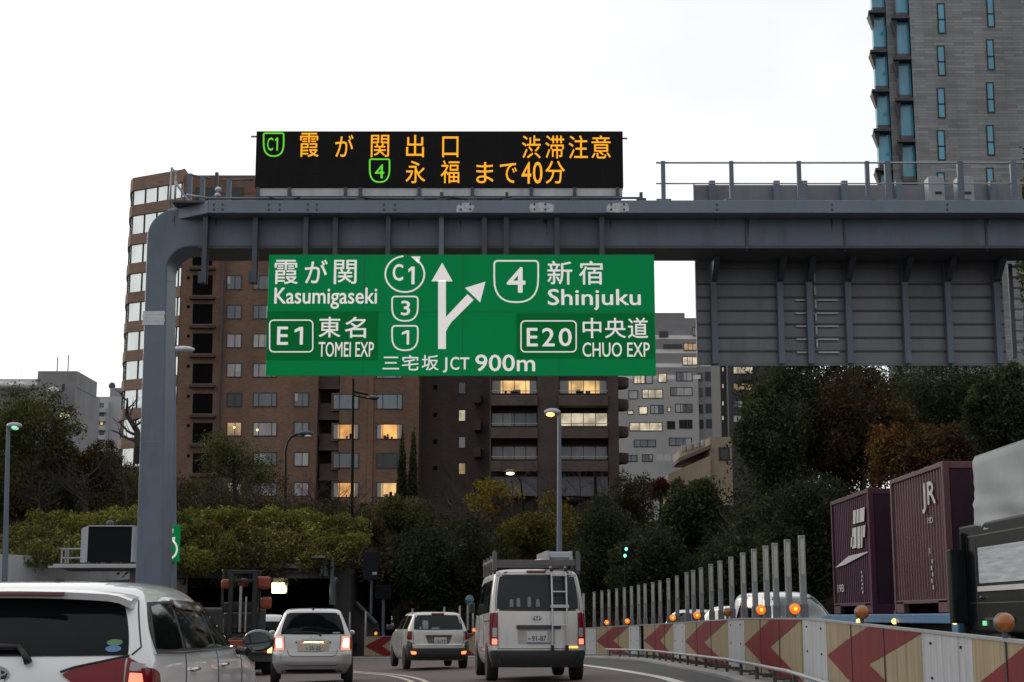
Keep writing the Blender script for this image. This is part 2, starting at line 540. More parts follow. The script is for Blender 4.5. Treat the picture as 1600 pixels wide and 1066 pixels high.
for px in (1241, 1219, 1200, 1186, 1168, 1151, 1133, 1116, 1102, 1087, 1075, 1065, 1050, 1037, 1024, 1013, 1001, 991, 980, 969, 957, 945, 934, 922):
    t = at_px(px)
    if t is None: continue
    x, y = on_bar(t)
    o = slim_post(x + .14, y, first)
    first = first or o
t = at_px(922) + 2.2
while t < len(BAR) - 3:
    x, y = on_bar(t); slim_post(x + .1, y + .1, first); t += 2.6 if int(t) % 3 else 5.2
# amber beacons
amber_lit = M('lit_amber_lens', (.9, .2, .01), .3, 0, 0, 1, emit=.75, ecol=(1, .17, .012))
amber_core = M('lit_amber_core', (1, .4, .05), .3, 0, 0, 1, emit=2.2, ecol=(1, .36, .05))
amber_off = M('unlit_amber_lens', (.36, .11, .018), .25, 0, .1, 9, coat=.5)
BEACON = {}
def beacon(px, lit, lab, cat='beacon', up=.14, sz=.082):
    t = at_px(px) if px else None
    x, y = on_bar(t); g = gz(x, y)
    k = (lit, round(sz, 3))
    if k in BEACON:
        return copy_thing(BEACON[k], (x, y, g), lab)
    r = thing('warning_beacon', lab, cat, (x, y, g), 0, 'amber warning beacons on the barrier')
    z = g + ZT + up
    MB().tube([(x, y, g + ZT - .05), (x, y, z - sz * .8)], .022, 8).build('beacon_stem', steel_dark, r)
    MB().lathe((x, y, z), (0, 1, 0), [(sz * .5, .06), (sz, .03), (sz, -.02), (sz * .95, -.035)], 20).build('beacon_housing', M('beacon_grey_housing', (.10, .09, .085), .5), r, smooth=True)
    MB().lathe((x, y, z), (0, -1, 0), [(sz * .93, .036), (sz * .86, .055), (sz * .6, .075), (sz * .3, .085)], 20).build('beacon_lens', amber_lit if lit else amber_off, r, smooth=True)
    if lit:
        m = MB(); m.lathe((x, y, z), (0, -1, 0), [(sz * .34, .083), (sz * .2, .092)], 12)
        m.build('beacon_bulb', amber_core, r)
    BEACON[k] = r
    return r
for px, lit, lab in ((948, 1, 'small lit amber beacon on the barrier directly beside the cargo van'),
                     (980, 1, 'lit amber beacon above the first red arrowhead beyond the cargo van'),
                     (1051, 1, 'lit amber beacon on the barrier in front of the oncoming silver hatchback'),
                     (1089, 1, 'lit amber beacon on the barrier between the silver hatchback and the white car'),
                     (1137, 0, 'unlit brown beacon on the barrier between the white car and the minivan'),
                     (1189, 1, 'lit amber beacon on the barrier in front of the oncoming minivan windscreen'),
                     (1242, 1, 'largest lit amber beacon, at the foot of the tallest post of the barrier row'),
                     (1347, 0, 'unlit amber beacon on the barrier below the farther purple container'),
                     (1569, 0, 'large unlit amber beacon on the barrier in front of the black truck cab')):
    beacon(px, lit, lab)
def beacon_far(px, depth_from, lab):
    best = None
    for i in range(int(at_px(916)), len(BAR) - 2):
        a = 800 + BAR[i][0] / BAR[i][1] * FH
        if best is None or abs(a - px) < best[0]: best = (abs(a - px), i)
    x, y = BAR[best[1]]
    copy_thing(BEACON[(1, .082)], (x, y, gz(x, y)), lab)
beacon_far(738, 0, 'tiny lit amber beacon on the barrier between the two silver vans')
beacon_far(588, 0, 'tiny lit amber beacon on the far barrier beside the silver hatchback with plate 25-25')

# ------------------------------------------------------------------ sign gantry
YG = 28.0
g0 = P(238, 905, YG + .4)
gantry = thing('sign_gantry', 'large grey steel gantry with one tapering post and a long beam crossing the road', 'gantry', (g0[0], YG + .5, gz(g0[0], YG)))
def XZ(px, py, Y):
    p = P(px, py, Y); return (p[0], p[2])
# post and beam web as one bent profile, front face at YW
YW = YG + .45
def arc(cx, cz, r, a0, a1, n=10):
    return [(cx + r * math.cos(math.radians(a0 + (a1 - a0) * k / n)), cz + r * math.sin(math.radians(a0 + (a1 - a0) * k / n))) for k in range(n + 1)]
xl, zt = XZ(231, 330, YW); xr, zb = XZ(262, 386, YW)
xl_b = XZ(213, 905, YW)[0]; xr_b = XZ(263, 905, YW)[0] - .06
x_end = 13.5
zt = XZ(300, 326, YW)[1]
zg = gz(xl_b, YG) - .3
zl_b = zg
poly = [(xl_b, zl_b), (xr_b, zl_b), (xr, zb - .42)] + arc(xr + .42, zb - .42, .42, 180, 90)[1:] + [(x_end, zb), (x_end, zt), (xl + .62, zt)] + arc(xl + .55, zt - .55, .55, 90, 180)[1:]
MB().prism(poly, YW, YW + .85).build('post_and_beam', steel, gantry, bevel=.03)
# soffit flange plates along the lower edge
m = MB()
m.box(xr + .6, x_end, YW - .10, YW + .95, zb - .05, zb - .003)
m.build('bottom_flange', M('brownish_steel_underside', (.075, .072, .075), .6, 0, .15, 2), gantry)
# upper walkway flange
a = P(325, 333, YG); b = P(325, 313, YG)
m = MB(); m.box(a[0], x_end, YG, YG + .42, a[2], b[2])
m.box(a[0], x_end, YW + .86, YW + 1.2, a[2], b[2])
m.build('walkway_edge_beam', M('light_grey_steel', (.165, .200, .25), .42, 0, .06, 1.2, grime=.18), gantry, bevel=.012)
c0 = P(262, 346, YG + .62); c1 = P(262, 326, YG + .62)
m = MB()
m.hexa([(c0[0], YG + .62, c0[2]), (a[0] - .004, YG, a[2]), (a[0] - .004, YG + .3, a[2]), (c0[0] + .12, YG + .85, c0[2])],
       [(c0[0], YG + .62, b[2]), (a[0] - .004, YG, b[2]), (a[0] - .004, YG + .3, b[2]), (c0[0] + .12, YG + .85, b[2])])
m.build('walkway_edge_corner', MATS['light_grey_steel'], gantry, bevel=.01)
m = MB(); m.box(c0[0] + .2, x_end, YG + .05, YW + 1.15, b[2] - .03, b[2] + .01)
m.build('walkway_grating', steel_dark, gantry)
# bolts on the edge beam and pale repainted patches
m = MB()
for px in (334, 348, 420, 437, 481, 495, 600, 617, 720, 735, 835, 852, 955, 975, 1120, 1300, 1480):
    for py in (319.5, 327.5):
        p = P(px, py, YG); m.box(p[0] - .018, p[0] + .018, YG - .012, YG - .001, p[2] - .018, p[2] + .018)
m.build('bolt', steel_dark, gantry)
m = MB()
for x0, x1, wob in ((713, 741, 1), (826, 866, 2), (947, 985, 3)):
    rr = random.Random(wob)
    q = []
    for px, py in ((x0 + 2, 331), ((x0 + x1) / 2, 332), (x1 - 3, 331), (x1, 322), (x1 - 4, 318.5), ((x0 + x1) / 2, 317), (x0 + 3, 319), (x0, 324)):
        p = P(px + rr.uniform(-2, 2), py + rr.uniform(-1, 1), YG); q.append((p[0], YG - .004, p[2]))
    MB().flat(q).build('repainted_patch', M('pale_primer', (.50, .53, .56), .6, 0, .3, 12), gantry)
# vertical ribs on the web and hangers of the sign
for i, px in enumerate((322, 400, 479, 525, 607, 690, 757, 791, 870, 940, 1168, 1322, 1545)):
    p0 = P(px, 334, YG + .22); p1 = P(px, 388, YG + .22)
    w = .045
    lo = p1[2]
    if px in (322, 400): lo = P(px, 442, YG + .22)[2]
    elif px < 1000: lo = P(px, 400, YG + .22)[2]
    m = MB()
    if px > 1000:
        m.box(p0[0] - .02, p0[0] + .02, YW - .03, YW + .0, p1[2], p0[2])
    else:
        m.box(p0[0] - w, p0[0] + w, YG + .18, YG + .20, lo, p0[2])
        m.box(p0[0] - .012, p0[0] + .012, YG + .20, YG + .36, lo, p0[2])
        m.box(p0[0] - w, p0[0] + w, YG + .36, YG + .38, lo, p0[2])
        if px in (322, 400):
            m.box(p0[0] - .11, p0[0] - .03, YG + .22, YG + .34, lo, P(px, 420, YG)[2])
    m.build('hanger', steel_dark if px != 690 else steel, gantry)
rust = M('rust_stain', (.10, .062, .042), .8, 0, .3, 9)
qr = random.Random(5)
for k in range(20):
    px = qr.choice((335, 421, 482, 601, 721, 852, 956, 1121, 1168, 1170, 1301, 1481, 1545, 270, 640, 1230)) + qr.uniform(-3, 3); py = qr.uniform(336, 345); L = qr.uniform(8, 34); w = qr.uniform(.6, 1.8)
    pts_ = [P(px - w, py, YW - .002), P(px + w, py + 1, YW - .002), P(px + w * .5, py + L * .6, YW - .002), P(px + .2, py + L, YW - .002), P(px - w * .7, py + L * .5, YW - .002)]
    MB().flat([(p[0], YW - .002, p[2]) for p in reversed(pts_)]).build('rust_stain', rust, gantry)
m = MB()
for py_ in (440, 690):
    pa_ = P(220, py_, YW); pb_ = P(262, py_, YW); m.box(xl + (xl_b - xl) * (py_ - 330) / 575 + .01, xr_b - .02, YW - .003, YW - .001, pa_[2] - .005, pa_[2] + .005)
m.build('weld_seam', MATS['light_grey_steel'], gantry)
# stickers round the post
q0 = P(222, 508, YW); q1 = P(258, 486, YW)
m = MB()
for k in range(4):
    z0 = q0[2] + (q1[2] - q0[2]) * k / 4; z1 = q0[2] + (q1[2] - q0[2]) * (k + 1) / 4
    m.box(q0[0] + .01 * (k % 2), q1[0] - .012 * ((k + 1) % 2), YW - .006, YW - .002, z0, z1 - .004)
m.build('sticker', M('faded_white_sticker', (.62, .63, .65), .5, 0, .14, 9), gantry)
# corner ladder hoop and slim pipes at the left end
m = MB()
for px, py in ((268, 262), (275, 266)):
    p = P(px, py, YG + .8); m.tube([(p[0], YG + .8, b[2]), (p[0], YG + .8, p[2])], .022, 6)
p = P(268, 262, YG + .8); p2 = P(276, 272, YG + .8)
m.tube([p, p2], .02, 6)
cpts = [P(x, y, YG + .7) for x, y in ((274, 283), (279, 292), (287, 304), (296, 315), (303, 321))]
m.tube(cpts, .024, 6)
m.build('ladder_hoop', galv, gantry, smooth='all')
for px, top in ((297, 272), (317, 276), (339, 270), (358, 280)):
    p = P(px, top, YG + .9); w = .045 if px != 339 else .03
    MB().box(p[0] - w, p[0] + w, YG + .86, YG + .94, b[2], p[2]).build('handrail_post', steel if px != 339 else steel_dark, gantry)
m = MB()
m.tube([P(292, 304, YG + .55), P(326, 310, YG + .1), P(1003, 309.5, YG + .1)], .022, 6)
m.tube([P(296, 273, YG + .9), P(330, 279, YG + .9)], .018, 6)
m.tube([P(345, 281, YG + .9), P(396, 281, YG + .9)], .018, 6)
m.build('conduit_pipe', steel, gantry, smooth='all')
# right-hand handrail
for px in (1037, 1144, 1250, 1357, 1389, 1503, 1586):
    p0 = P(px, 316, YG + .1); p1 = P(px, 252, YG + .1)
    w = .04 if px < 1370 else .055
    m = MB(); m.box(p0[0] - w, p0[0] + w, YG + .07, YG + .15, p0[2], p1[2]); m.box(p0[0] - .14, p0[0] + .14, YG + .03, YG + .19, p0[2] - .02, p0[2] + .05)
    m.build('handrail_post', steel, gantry, bevel=.006)
p0 = P(1025, 254.5, YG + .11); p1 = P(1025, 287, YG + .11)
m = MB(); m.tube([(p0[0], YG + .11, p0[2]), (x_end, YG + .11, p0[2])], .018, 6); m.tube([(p1[0], YG + .11, p1[2]), (x_end, YG + .11, p1[2])], .014, 6)
m.build('handrail', galv, gantry, smooth='all')
m = MB()
for px0_, px1_, sag in ((560, 700, .10), (700, 800, .07), (420, 470, .08)):
    a_ = P(px0_, 312, YG + .12); b_ = P(px1_, 312, YG + .12)
    m.tube([(a_[0] + (b_[0] - a_[0]) * k / 8, YG + .06, b[2] + .09 - sag * math.sin(math.pi * k / 8)) for k in range(9)], .012, 5)
m.build('cable', black_plastic, gantry, smooth='all')
# little clamp fittings along the walkway
m = MB()
for px in (452, 563, 655, 690, 738, 792, 898, 1002):
    p = P(px, 310, YG + .1)
    m.box(p[0] - .09, p[0] + .09, YG + .05, YG + .22, b[2] + .01, b[2] + .06); m.box(p[0] - .03, p[0] + .03, YG + .1, YG + .18, b[2] + .06, b[2] + .19)
    m.build('clamp', steel_dark, gantry, bevel=.008); m = MB()
flood = M('pale_lamp_casting', (.55, .57, .6), .35, .3, .05, 5)
p = P(341, 302, YG + .2)
fl = thing('floodlight', 'small pale twin lamp head standing on the cornered end of the gantry beam', 'lamp', (p[0], YG + .2, b[2]))
MB().ball((p[0], YG + .2, p[2] + .07), .06, .07, .055).ball((p[0] - .01, YG + .2, p[2] - .04), .055, .07, .05).build('lamp_head', flood, fl, smooth='all')
MB().tube([(p[0], YG + .2, b[2]), (p[0], YG + .2, p[2])], .02, 6).tube([(p[0] - .16, YG + .2, b[2] + .02), (p[0] - .08, YG + .2, b[2] + .14)], .02, 6).build('lamp_bracket', steel, fl)
for px, nm in ((1463, 'next to the slim tower rail post'), (1509, 'behind the thicker rail post')):
    p0 = P(px - 11, 313, YG + .55); p1 = P(px + 12, 276, YG + .55)
    cb = thing('control_box', 'pale grey control cabinet on the gantry beam, %s' % nm, 'cabinet', ((p0[0] + p1[0]) / 2, YG + .7, b[2]), 0, 'control cabinets on the gantry')
    MB().box(p0[0], p1[0], YG + .55, YG + .85, b[2] + .01, p1[2]).build('box_body', M('cabinet_grey', (.33, .35, .37), .45, .2, .08, 3), cb, bevel=.012)
    MB().box(p0[0] + .12, p1[0] - .06, YG + .54, YG + .548, p0[2] + .12, p0[2] + .17).build('label_plate', black_plastic, cb)

# ------------------------------------------------------------------ green guide sign
YS = YG + .12
# emission added to stand in for headlight light thrown back by the reflective sheeting
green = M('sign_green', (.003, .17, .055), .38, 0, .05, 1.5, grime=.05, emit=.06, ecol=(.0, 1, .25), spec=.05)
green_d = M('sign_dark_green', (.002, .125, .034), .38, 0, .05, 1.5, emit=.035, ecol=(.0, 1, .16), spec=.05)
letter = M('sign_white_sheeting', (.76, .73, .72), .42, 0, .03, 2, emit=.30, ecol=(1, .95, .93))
s0 = P(415, 587, YS); s1 = P(1022, 398, YS)
gs = thing('guide_sign', 'big green overhead direction sign with white Japanese and Latin lettering and a forked arrow', 'sign', ((s0[0] + s1[0]) / 2, YS, s0[2]))
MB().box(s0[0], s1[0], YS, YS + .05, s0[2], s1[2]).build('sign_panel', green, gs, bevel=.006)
def Z2(x, y, Y=YS): return P(390 + x * .40625, 190 + y * .40625, Y)
def Z2r(m, body, x0, y0, x1, y1, bold, Y):
    a = Z2(x0, y1, Y); c = Z2(x1, y0, Y)
    m.text(body, a[0], c[0], a[2], c[2], Y, bold)
for r in ((62.5, 730, 496, 918), (1026, 738, 1555, 912)):
    q0 = Z2(r[0], r[3], YS - .004); q1 = Z2(r[2], r[1], YS - .004)
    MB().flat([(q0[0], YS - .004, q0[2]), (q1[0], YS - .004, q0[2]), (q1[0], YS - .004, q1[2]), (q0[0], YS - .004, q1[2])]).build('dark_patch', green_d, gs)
YL = YS - .009
m = MB()
for xs_ in (435, 818, 1190):
    q0 = Z2(xs_, 970, YS - .002); q1 = Z2(xs_, 512, YS - .002); m.box(q0[0] - .004, q0[0] + .004, YS - .0035, YS - .001, q0[2], q1[2])
q0 = Z2(66, 733, YS - .002); q1 = Z2(1550, 733, YS - .002); m.box(q0[0], q1[0], YS - .0035, YS - .001, q0[2] - .004, q0[2] + .004)
m.build('panel_joint', M('sign_joint_green', (.002, .09, .03), .5, 0, 0), gs)
m = MB()
for body, x0, y0, x1, y1, bo in (('霞', 95, 533, 187, 625, .012), ('が', 212, 533, 300, 622, .014), ('関', 324, 533, 412, 625, .012),
        ('Kasumigaseki', 95, 640, 490, 720, .018), ('E', 106, 790, 148, 858, .025), ('1', 172, 790, 206, 858, .025),
        ('東', 266, 752, 350, 830, .014), ('名', 366, 752, 448, 832, .014), ('TOMEI EXP', 265, 848, 478, 905, .012),
        ('新', 1146, 537, 1240, 627, .012), ('宿', 1268, 537, 1358, 627, .012), ('Shinjuku', 1148, 645, 1503, 725, .02),
        ('E', 1067, 795, 1107, 864, .025), ('2', 1126, 795, 1172, 864, .025), ('0', 1190, 795, 1238, 864, .025),
        ('中', 1282, 756, 1352, 833, .014), ('央', 1368, 756, 1446, 833, .014), ('道', 1456, 755, 1531, 833, .014), ('CHUO EXP', 1281, 850, 1538, 905, .012),
        ('三', 512, 905, 575, 953, .014), ('宅', 586, 899, 650, 957, .012), ('坂', 662, 899, 727, 957, .012), ('J', 744, 908, 760, 965, .02), ('C', 772, 906, 806, 955, .02), ('T', 810, 908, 845, 953, .02), ('900m', 869, 897, 1097, 960, .025)):
    Z2r(m, body, x0, y0, x1, y1, bo, YL)
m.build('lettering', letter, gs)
def zpts(pts, Y): return [Z2(x, y, Y) for x, y in pts]
def rrect(x0, y0, x1, y1, r, n=6):
    o = []
    for cx, cy, a in ((x1 - r, y0 + r, -90), (x1 - r, y1 - r, 0), (x0 + r, y1 - r, 90), (x0 + r, y0 + r, 180)):
        for k in range(n + 1):
            t = math.radians(a + 90 * k / n); o.append((cx + r * math.cos(t), cy + r * math.sin(t)))
    return o
def shield(x0, y0, x1, y1, r=12):
    w = x1 - x0; h = y1 - y0; cx = (x0 + x1) / 2
    o = []
    for k in range(5):
        t = math.radians(180 + 90 * k / 4); o.append((x0 + r + r * math.cos(t), y0 + r + r * math.sin(t)))
    for k in range(5):
        t = math.radians(270 + 90 * k / 4); o.append((x1 - r + r * math.cos(t), y0 + r + r * math.sin(t)))
    ym = y0 + h * .42
    for k in range(15):
        t = math.pi * k / 14
        c = math.cos(t); s_ = math.sin(t)
        o.append((cx + w / 2 * (abs(c) ** .8) * (1 if c > 0 else -1), ym + (y1 - ym) * (s_ ** .8)))
    return o
PXW = .40625 / (F / 28.9)          # one zoomed sign unit in metres
def emblem(kind, box, txt, tbox, lw, bold=.03):
    m = MB()
    if kind == 'shield': m.stroke(zpts(shield(*box), YL), lw * PXW, True)
    if kind == 'rect': m.stroke(zpts(rrect(*box, 16), YL), lw * PXW, True)
    if txt: Z2r(m, txt, *tbox, bold, YL)
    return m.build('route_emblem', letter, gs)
emblem('rect', (77, 764, 243, 886), None, None, 5)
emblem('rect', (1044, 767, 1256, 886), None, None, 5)
emblem('shield', (548, 673, 647, 767), '3', (583, 690, 617, 745), 6)
emblem('shield', (548, 786, 647, 880), '1', (585, 803, 614, 858), 6)
emblem('shield', (941, 536, 1110, 695), '4', (991, 562, 1059, 657), 6.5)
m = MB()
ring = [(597 + 75 * math.cos(math.radians(a)), 587 + 69 * math.sin(math.radians(a))) for a in range(-62 + 8, 268, 8)]
m.stroke(zpts(ring, YL), 6.5 * PXW)
m.flat(zpts([(650, 547), (657, 519), (620, 519)], YL))
Z2r(m, 'C', 551, 549, 590, 612, .03, YL); Z2r(m, '1', 610, 558, 635, 626, .03, YL)
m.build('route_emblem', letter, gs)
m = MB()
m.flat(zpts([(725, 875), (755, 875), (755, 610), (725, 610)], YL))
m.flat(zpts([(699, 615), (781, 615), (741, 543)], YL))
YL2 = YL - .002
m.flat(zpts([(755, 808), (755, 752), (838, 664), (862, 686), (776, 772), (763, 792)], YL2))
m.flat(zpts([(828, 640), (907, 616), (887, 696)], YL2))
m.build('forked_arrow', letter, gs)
m = MB()
for px in (525, 607, 690, 757, 870, 940):
    p = P(px, 400, YS); m.box(p[0] - .04, p[0] + .04, YS + .052, YS + .1, s0[2] + .05, s1[2] - .02)
for k in range(4):
    z = s0[2] + (s1[2] - s0[2]) * (.1 + .27 * k); m.box(s0[0] + .1, s1[0] - .1, YS + .101, YS + .14, z, z + .05)
m.build('back_rail', galv, gs)

# ------------------------------------------------------------------ LED message board on the gantry
YD = YG + .30
d0 = P(398, 293, YD); d1 = P(973, 205, YD)
lb = thing('message_board', 'long black electronic message board with amber and green lit characters on top of the gantry', 'message board', ((d0[0] + d1[0]) / 2, YD + .4, d0[2]))
MB().box(d0[0], d1[0], YD, YD + .75, d0[2], d1[2]).build('housing', M('black_board_housing', (.008, .007, .008), .65, 0, .2, 2, spec=.15), lb, bevel=.01)
m = MB()
for k in range(1, 18):
    x = d0[0] + (d1[0] - d0[0]) * k / 18; m.box(x - .003, x + .003, YD - .003, YD - .001, d0[2] + .03, d1[2] - .03)
for k in range(1, 4):
    z = d0[2] + (d1[2] - d0[2]) * k / 4; m.box(d0[0] + .03, d1[0] - .03, YD - .003, YD - .001, z - .003, z + .003)
m.build('module_seam', M('seam_black', (.003, .003, .003), .8, 0, 0), lb)
b0 = P(402, 308, YD + .1); b1 = P(972, 293.5, YD + .1)
MB().box(b0[0], b1[0], YD + .03, YD + .62, b0[2], d0[2] - .004).build('base_plinth', M('pale_grey_plinth', (.55, .56, .58), .5, 0, .1, 2, grime=.3), lb)
m = MB()
for px in (403, 452, 540, 563, 655, 738, 830, 898, 965):
    p = P(px, 300, YD); m.box(p[0] - .03, p[0] + .03, YD - .03, YD + .025, b[2] + .012, d0[2] - .004)
    m.build('foot_bracket', steel_dark, lb); m = MB()
m = MB()
for x0, x1 in ((388, 400), (970, 982)):
    p = P(x0, 206 if x0 < 500 else 209, YD); q = P(x1, 206 if x0 < 500 else 209, YD); m.tube([(p[0], YD + .3, p[2]), (q[0], YD + .3, q[2])], .02, 6)
for px in (445, 588, 783):
    p = P(px, 203, YD + .3); m.box(p[0] - .05, p[0] + .05, YD + .25, YD + .35, d1[2], d1[2] + .03); m.tube([(p[0], YD + .3, d1[2]), (p[0], YD + .3, d1[2] + .07)], .012, 6)
m.build('lifting_eye', galv, lb)
amb = M('amber_led', (.04, .02, .005), .6, 0, 0, 1, emit=.95, ecol=(1.0, .40, .006))
grn = M('green_led', (.01, .04, .005), .6, 0, 0, 1, emit=.75, ecol=(.13, .75, .02))
YE = YD - .006
m = MB()
for body, x0, y0, x1, y1 in (('霞', 193, 44, 267, 136), ('が', 329, 52, 400, 136), ('関', 466, 52, 537, 137), ('出', 602, 52, 671, 137), ('口', 741, 58, 803, 137),
        ('渋', 1048, 54, 1119, 142), ('滞', 1138, 54, 1209, 142), ('注', 1228, 54, 1300, 142), ('意', 1315, 54, 1388, 142),
        ('永', 600, 152, 676, 237), ('福', 735, 150, 807, 237), ('ま', 872, 157, 938, 237), ('で', 963, 160, 1028, 237), ('4', 1046, 155, 1083, 239), ('0', 1090, 155, 1126, 239), ('分', 1138, 152, 1212, 239)):
    Z2r(m, body, x0, y0, x1, y1, .004, YE)
m.build('lit_characters', amb, lb)
m = MB()
for bx in ((54, 45, 131, 133), (462, 145, 538, 233)):
    m.stroke(zpts(shield(*bx, 6), YE), 6 * PXW, True)
Z2r(m, 'C', 67, 62, 91, 112, .008, YE); Z2r(m, '1', 97, 62, 110, 112, .008, YE); Z2r(m, '4', 482, 165, 518, 218, .01, YE)
m.build('lit_emblem', grn, lb)

# ------------------------------------------------------------------ sign of the opposite direction, seen from behind
YB = YW + 1.25
r0 = P(1091, 569, YB); r1 = P(1574, 569, YB)
zt1 = P(1300, 389, YB)[2]; ztop = P(1300, 288, YB)[2]; z_mid = P(1300, 443, YB)[2]
back = M('sign_back_aluminium', (.175, .18, .20), .45, .25, .09, 1.2, grime=.3)
bs = thing('reversed_sign', 'back of a large grey ribbed metal sign hanging beside the green sign on the gantry', 'sign', ((r0[0] + r1[0]) / 2, YB, r0[2]))
rows = 11
m = MB()
zz = [r0[2] + (z_mid - r0[2]) * k / 6 for k in range(7)] + [P(1300, 420, YB)[2], zt1 - .02, ztop]
for k in range(len(zz) - 1):
    m.box(r0[0], r1[0] if k < len(zz) - 2 else r1[0] + .5, YB + .03, YB + .05, zz[k] + .012, zz[k + 1] - .006)
m.box(r0[0] + .01, r1[0] - .01, YB + .051, YB + .07, r0[2] + .01, ztop - .01)
m.build('back_panel', back, bs)
m = MB()
for z in zz[1:7]:
    m.box(r0[0] + .01, r1[0] - .01, YB - .0, YB + .029, z - .022, z + .010)
m.build('horizontal_rib', steel_dark, bs)
for px in (1118, 1222, 1268, 1329, 1419, 1486, 1563):
    p = P(px, 569, YB - .1); q = P(px, 440, YB - .1)
    MB().box(p[0] - .06, p[0] + .06, YB - .16, YB - .003, r0[2] - .01, zt1 + .2).build('mullion', steel, bs, bevel=.006)
    m = MB(); e0 = P(px + 6, 388, YB - .45)
    m.hexa([(p[0] - .055, YB - .28, z_mid + .02), (p[0] + .055, YB - .28, z_mid + .02), (p[0] + .055, YB - .17, z_mid), (p[0] - .055, YB - .17, z_mid)],
           [(p[0] - .055, YB - .75, zb - .06), (p[0] + .055, YB - .75, zb - .06), (p[0] + .055, YB - .17, zb - .06), (p[0] - .055, YB - .17, zb - .06)])
    m.build('strut', steel_dark, bs)
for px in (1113, 1214, 1257, 1320, 1405, 1478, 1552):
    p = P(px, 318, YB - .1)
    MB().box(p[0] - .06, p[0] + .06, YB - .16, YB - .003, zt1 + .2, ztop + .03).build('mullion', steel, bs)
m = MB()
for k in range(7):
    z = P(1276, 425 + k * 20.5, YB - .2)[2]; x = P(1275, 500, YB)[0]
    if k < 6: m.box(x - .018, x + .018, YB - .02, YB - .002, z - .16, z)
    if k > 1: 
        for sx in (-1, 1): m.box(x - .42 * (sx < 0) + .02, x - .07 + .5 * (sx > 0), YB - .03, YB - .002, z - .02, z + .012)
m.build('ladder_rung', M('pale_zinc', (.42, .44, .46), .45, .2, .1, 4), bs)
m = MB(); m.box(r0[0] - .02, r0[0], YB - .02, YB + .075, r0[2], ztop); m.box(r0[0], r1[0], YB - .02, YB + .029, r0[2] - .03, r0[2] - .004)
m.build('edge_trim', MATS['light_grey_steel'], bs)
# second frame partly in view at the right edge of the picture
px0 = P(1581, 560, YB); px1 = P(1610, 400, YB)
sb = thing('access_ladder', 'dark steel ladder frame hanging under the gantry beam beyond the reversed sign', 'ladder', (px0[0] + .3, YB, px0[2]))
MB().box(px0[0], px0[0] + .08, YB - .1, YB - .02, px0[2], zb - .06).box(px0[0] + .55, px0[0] + .63, YB - .1, YB - .02, px0[2], zb - .06).build('stile', steel_dark, sb)
m = MB()
for k in range(9):
    z = px0[2] + (zb - px0[2]) * (k + .4) / 9; m.box(px0[0] + .08, px0[0] + .55, YB - .08, YB - .04, z, z + .04)
m.build('rung', steel, sb)
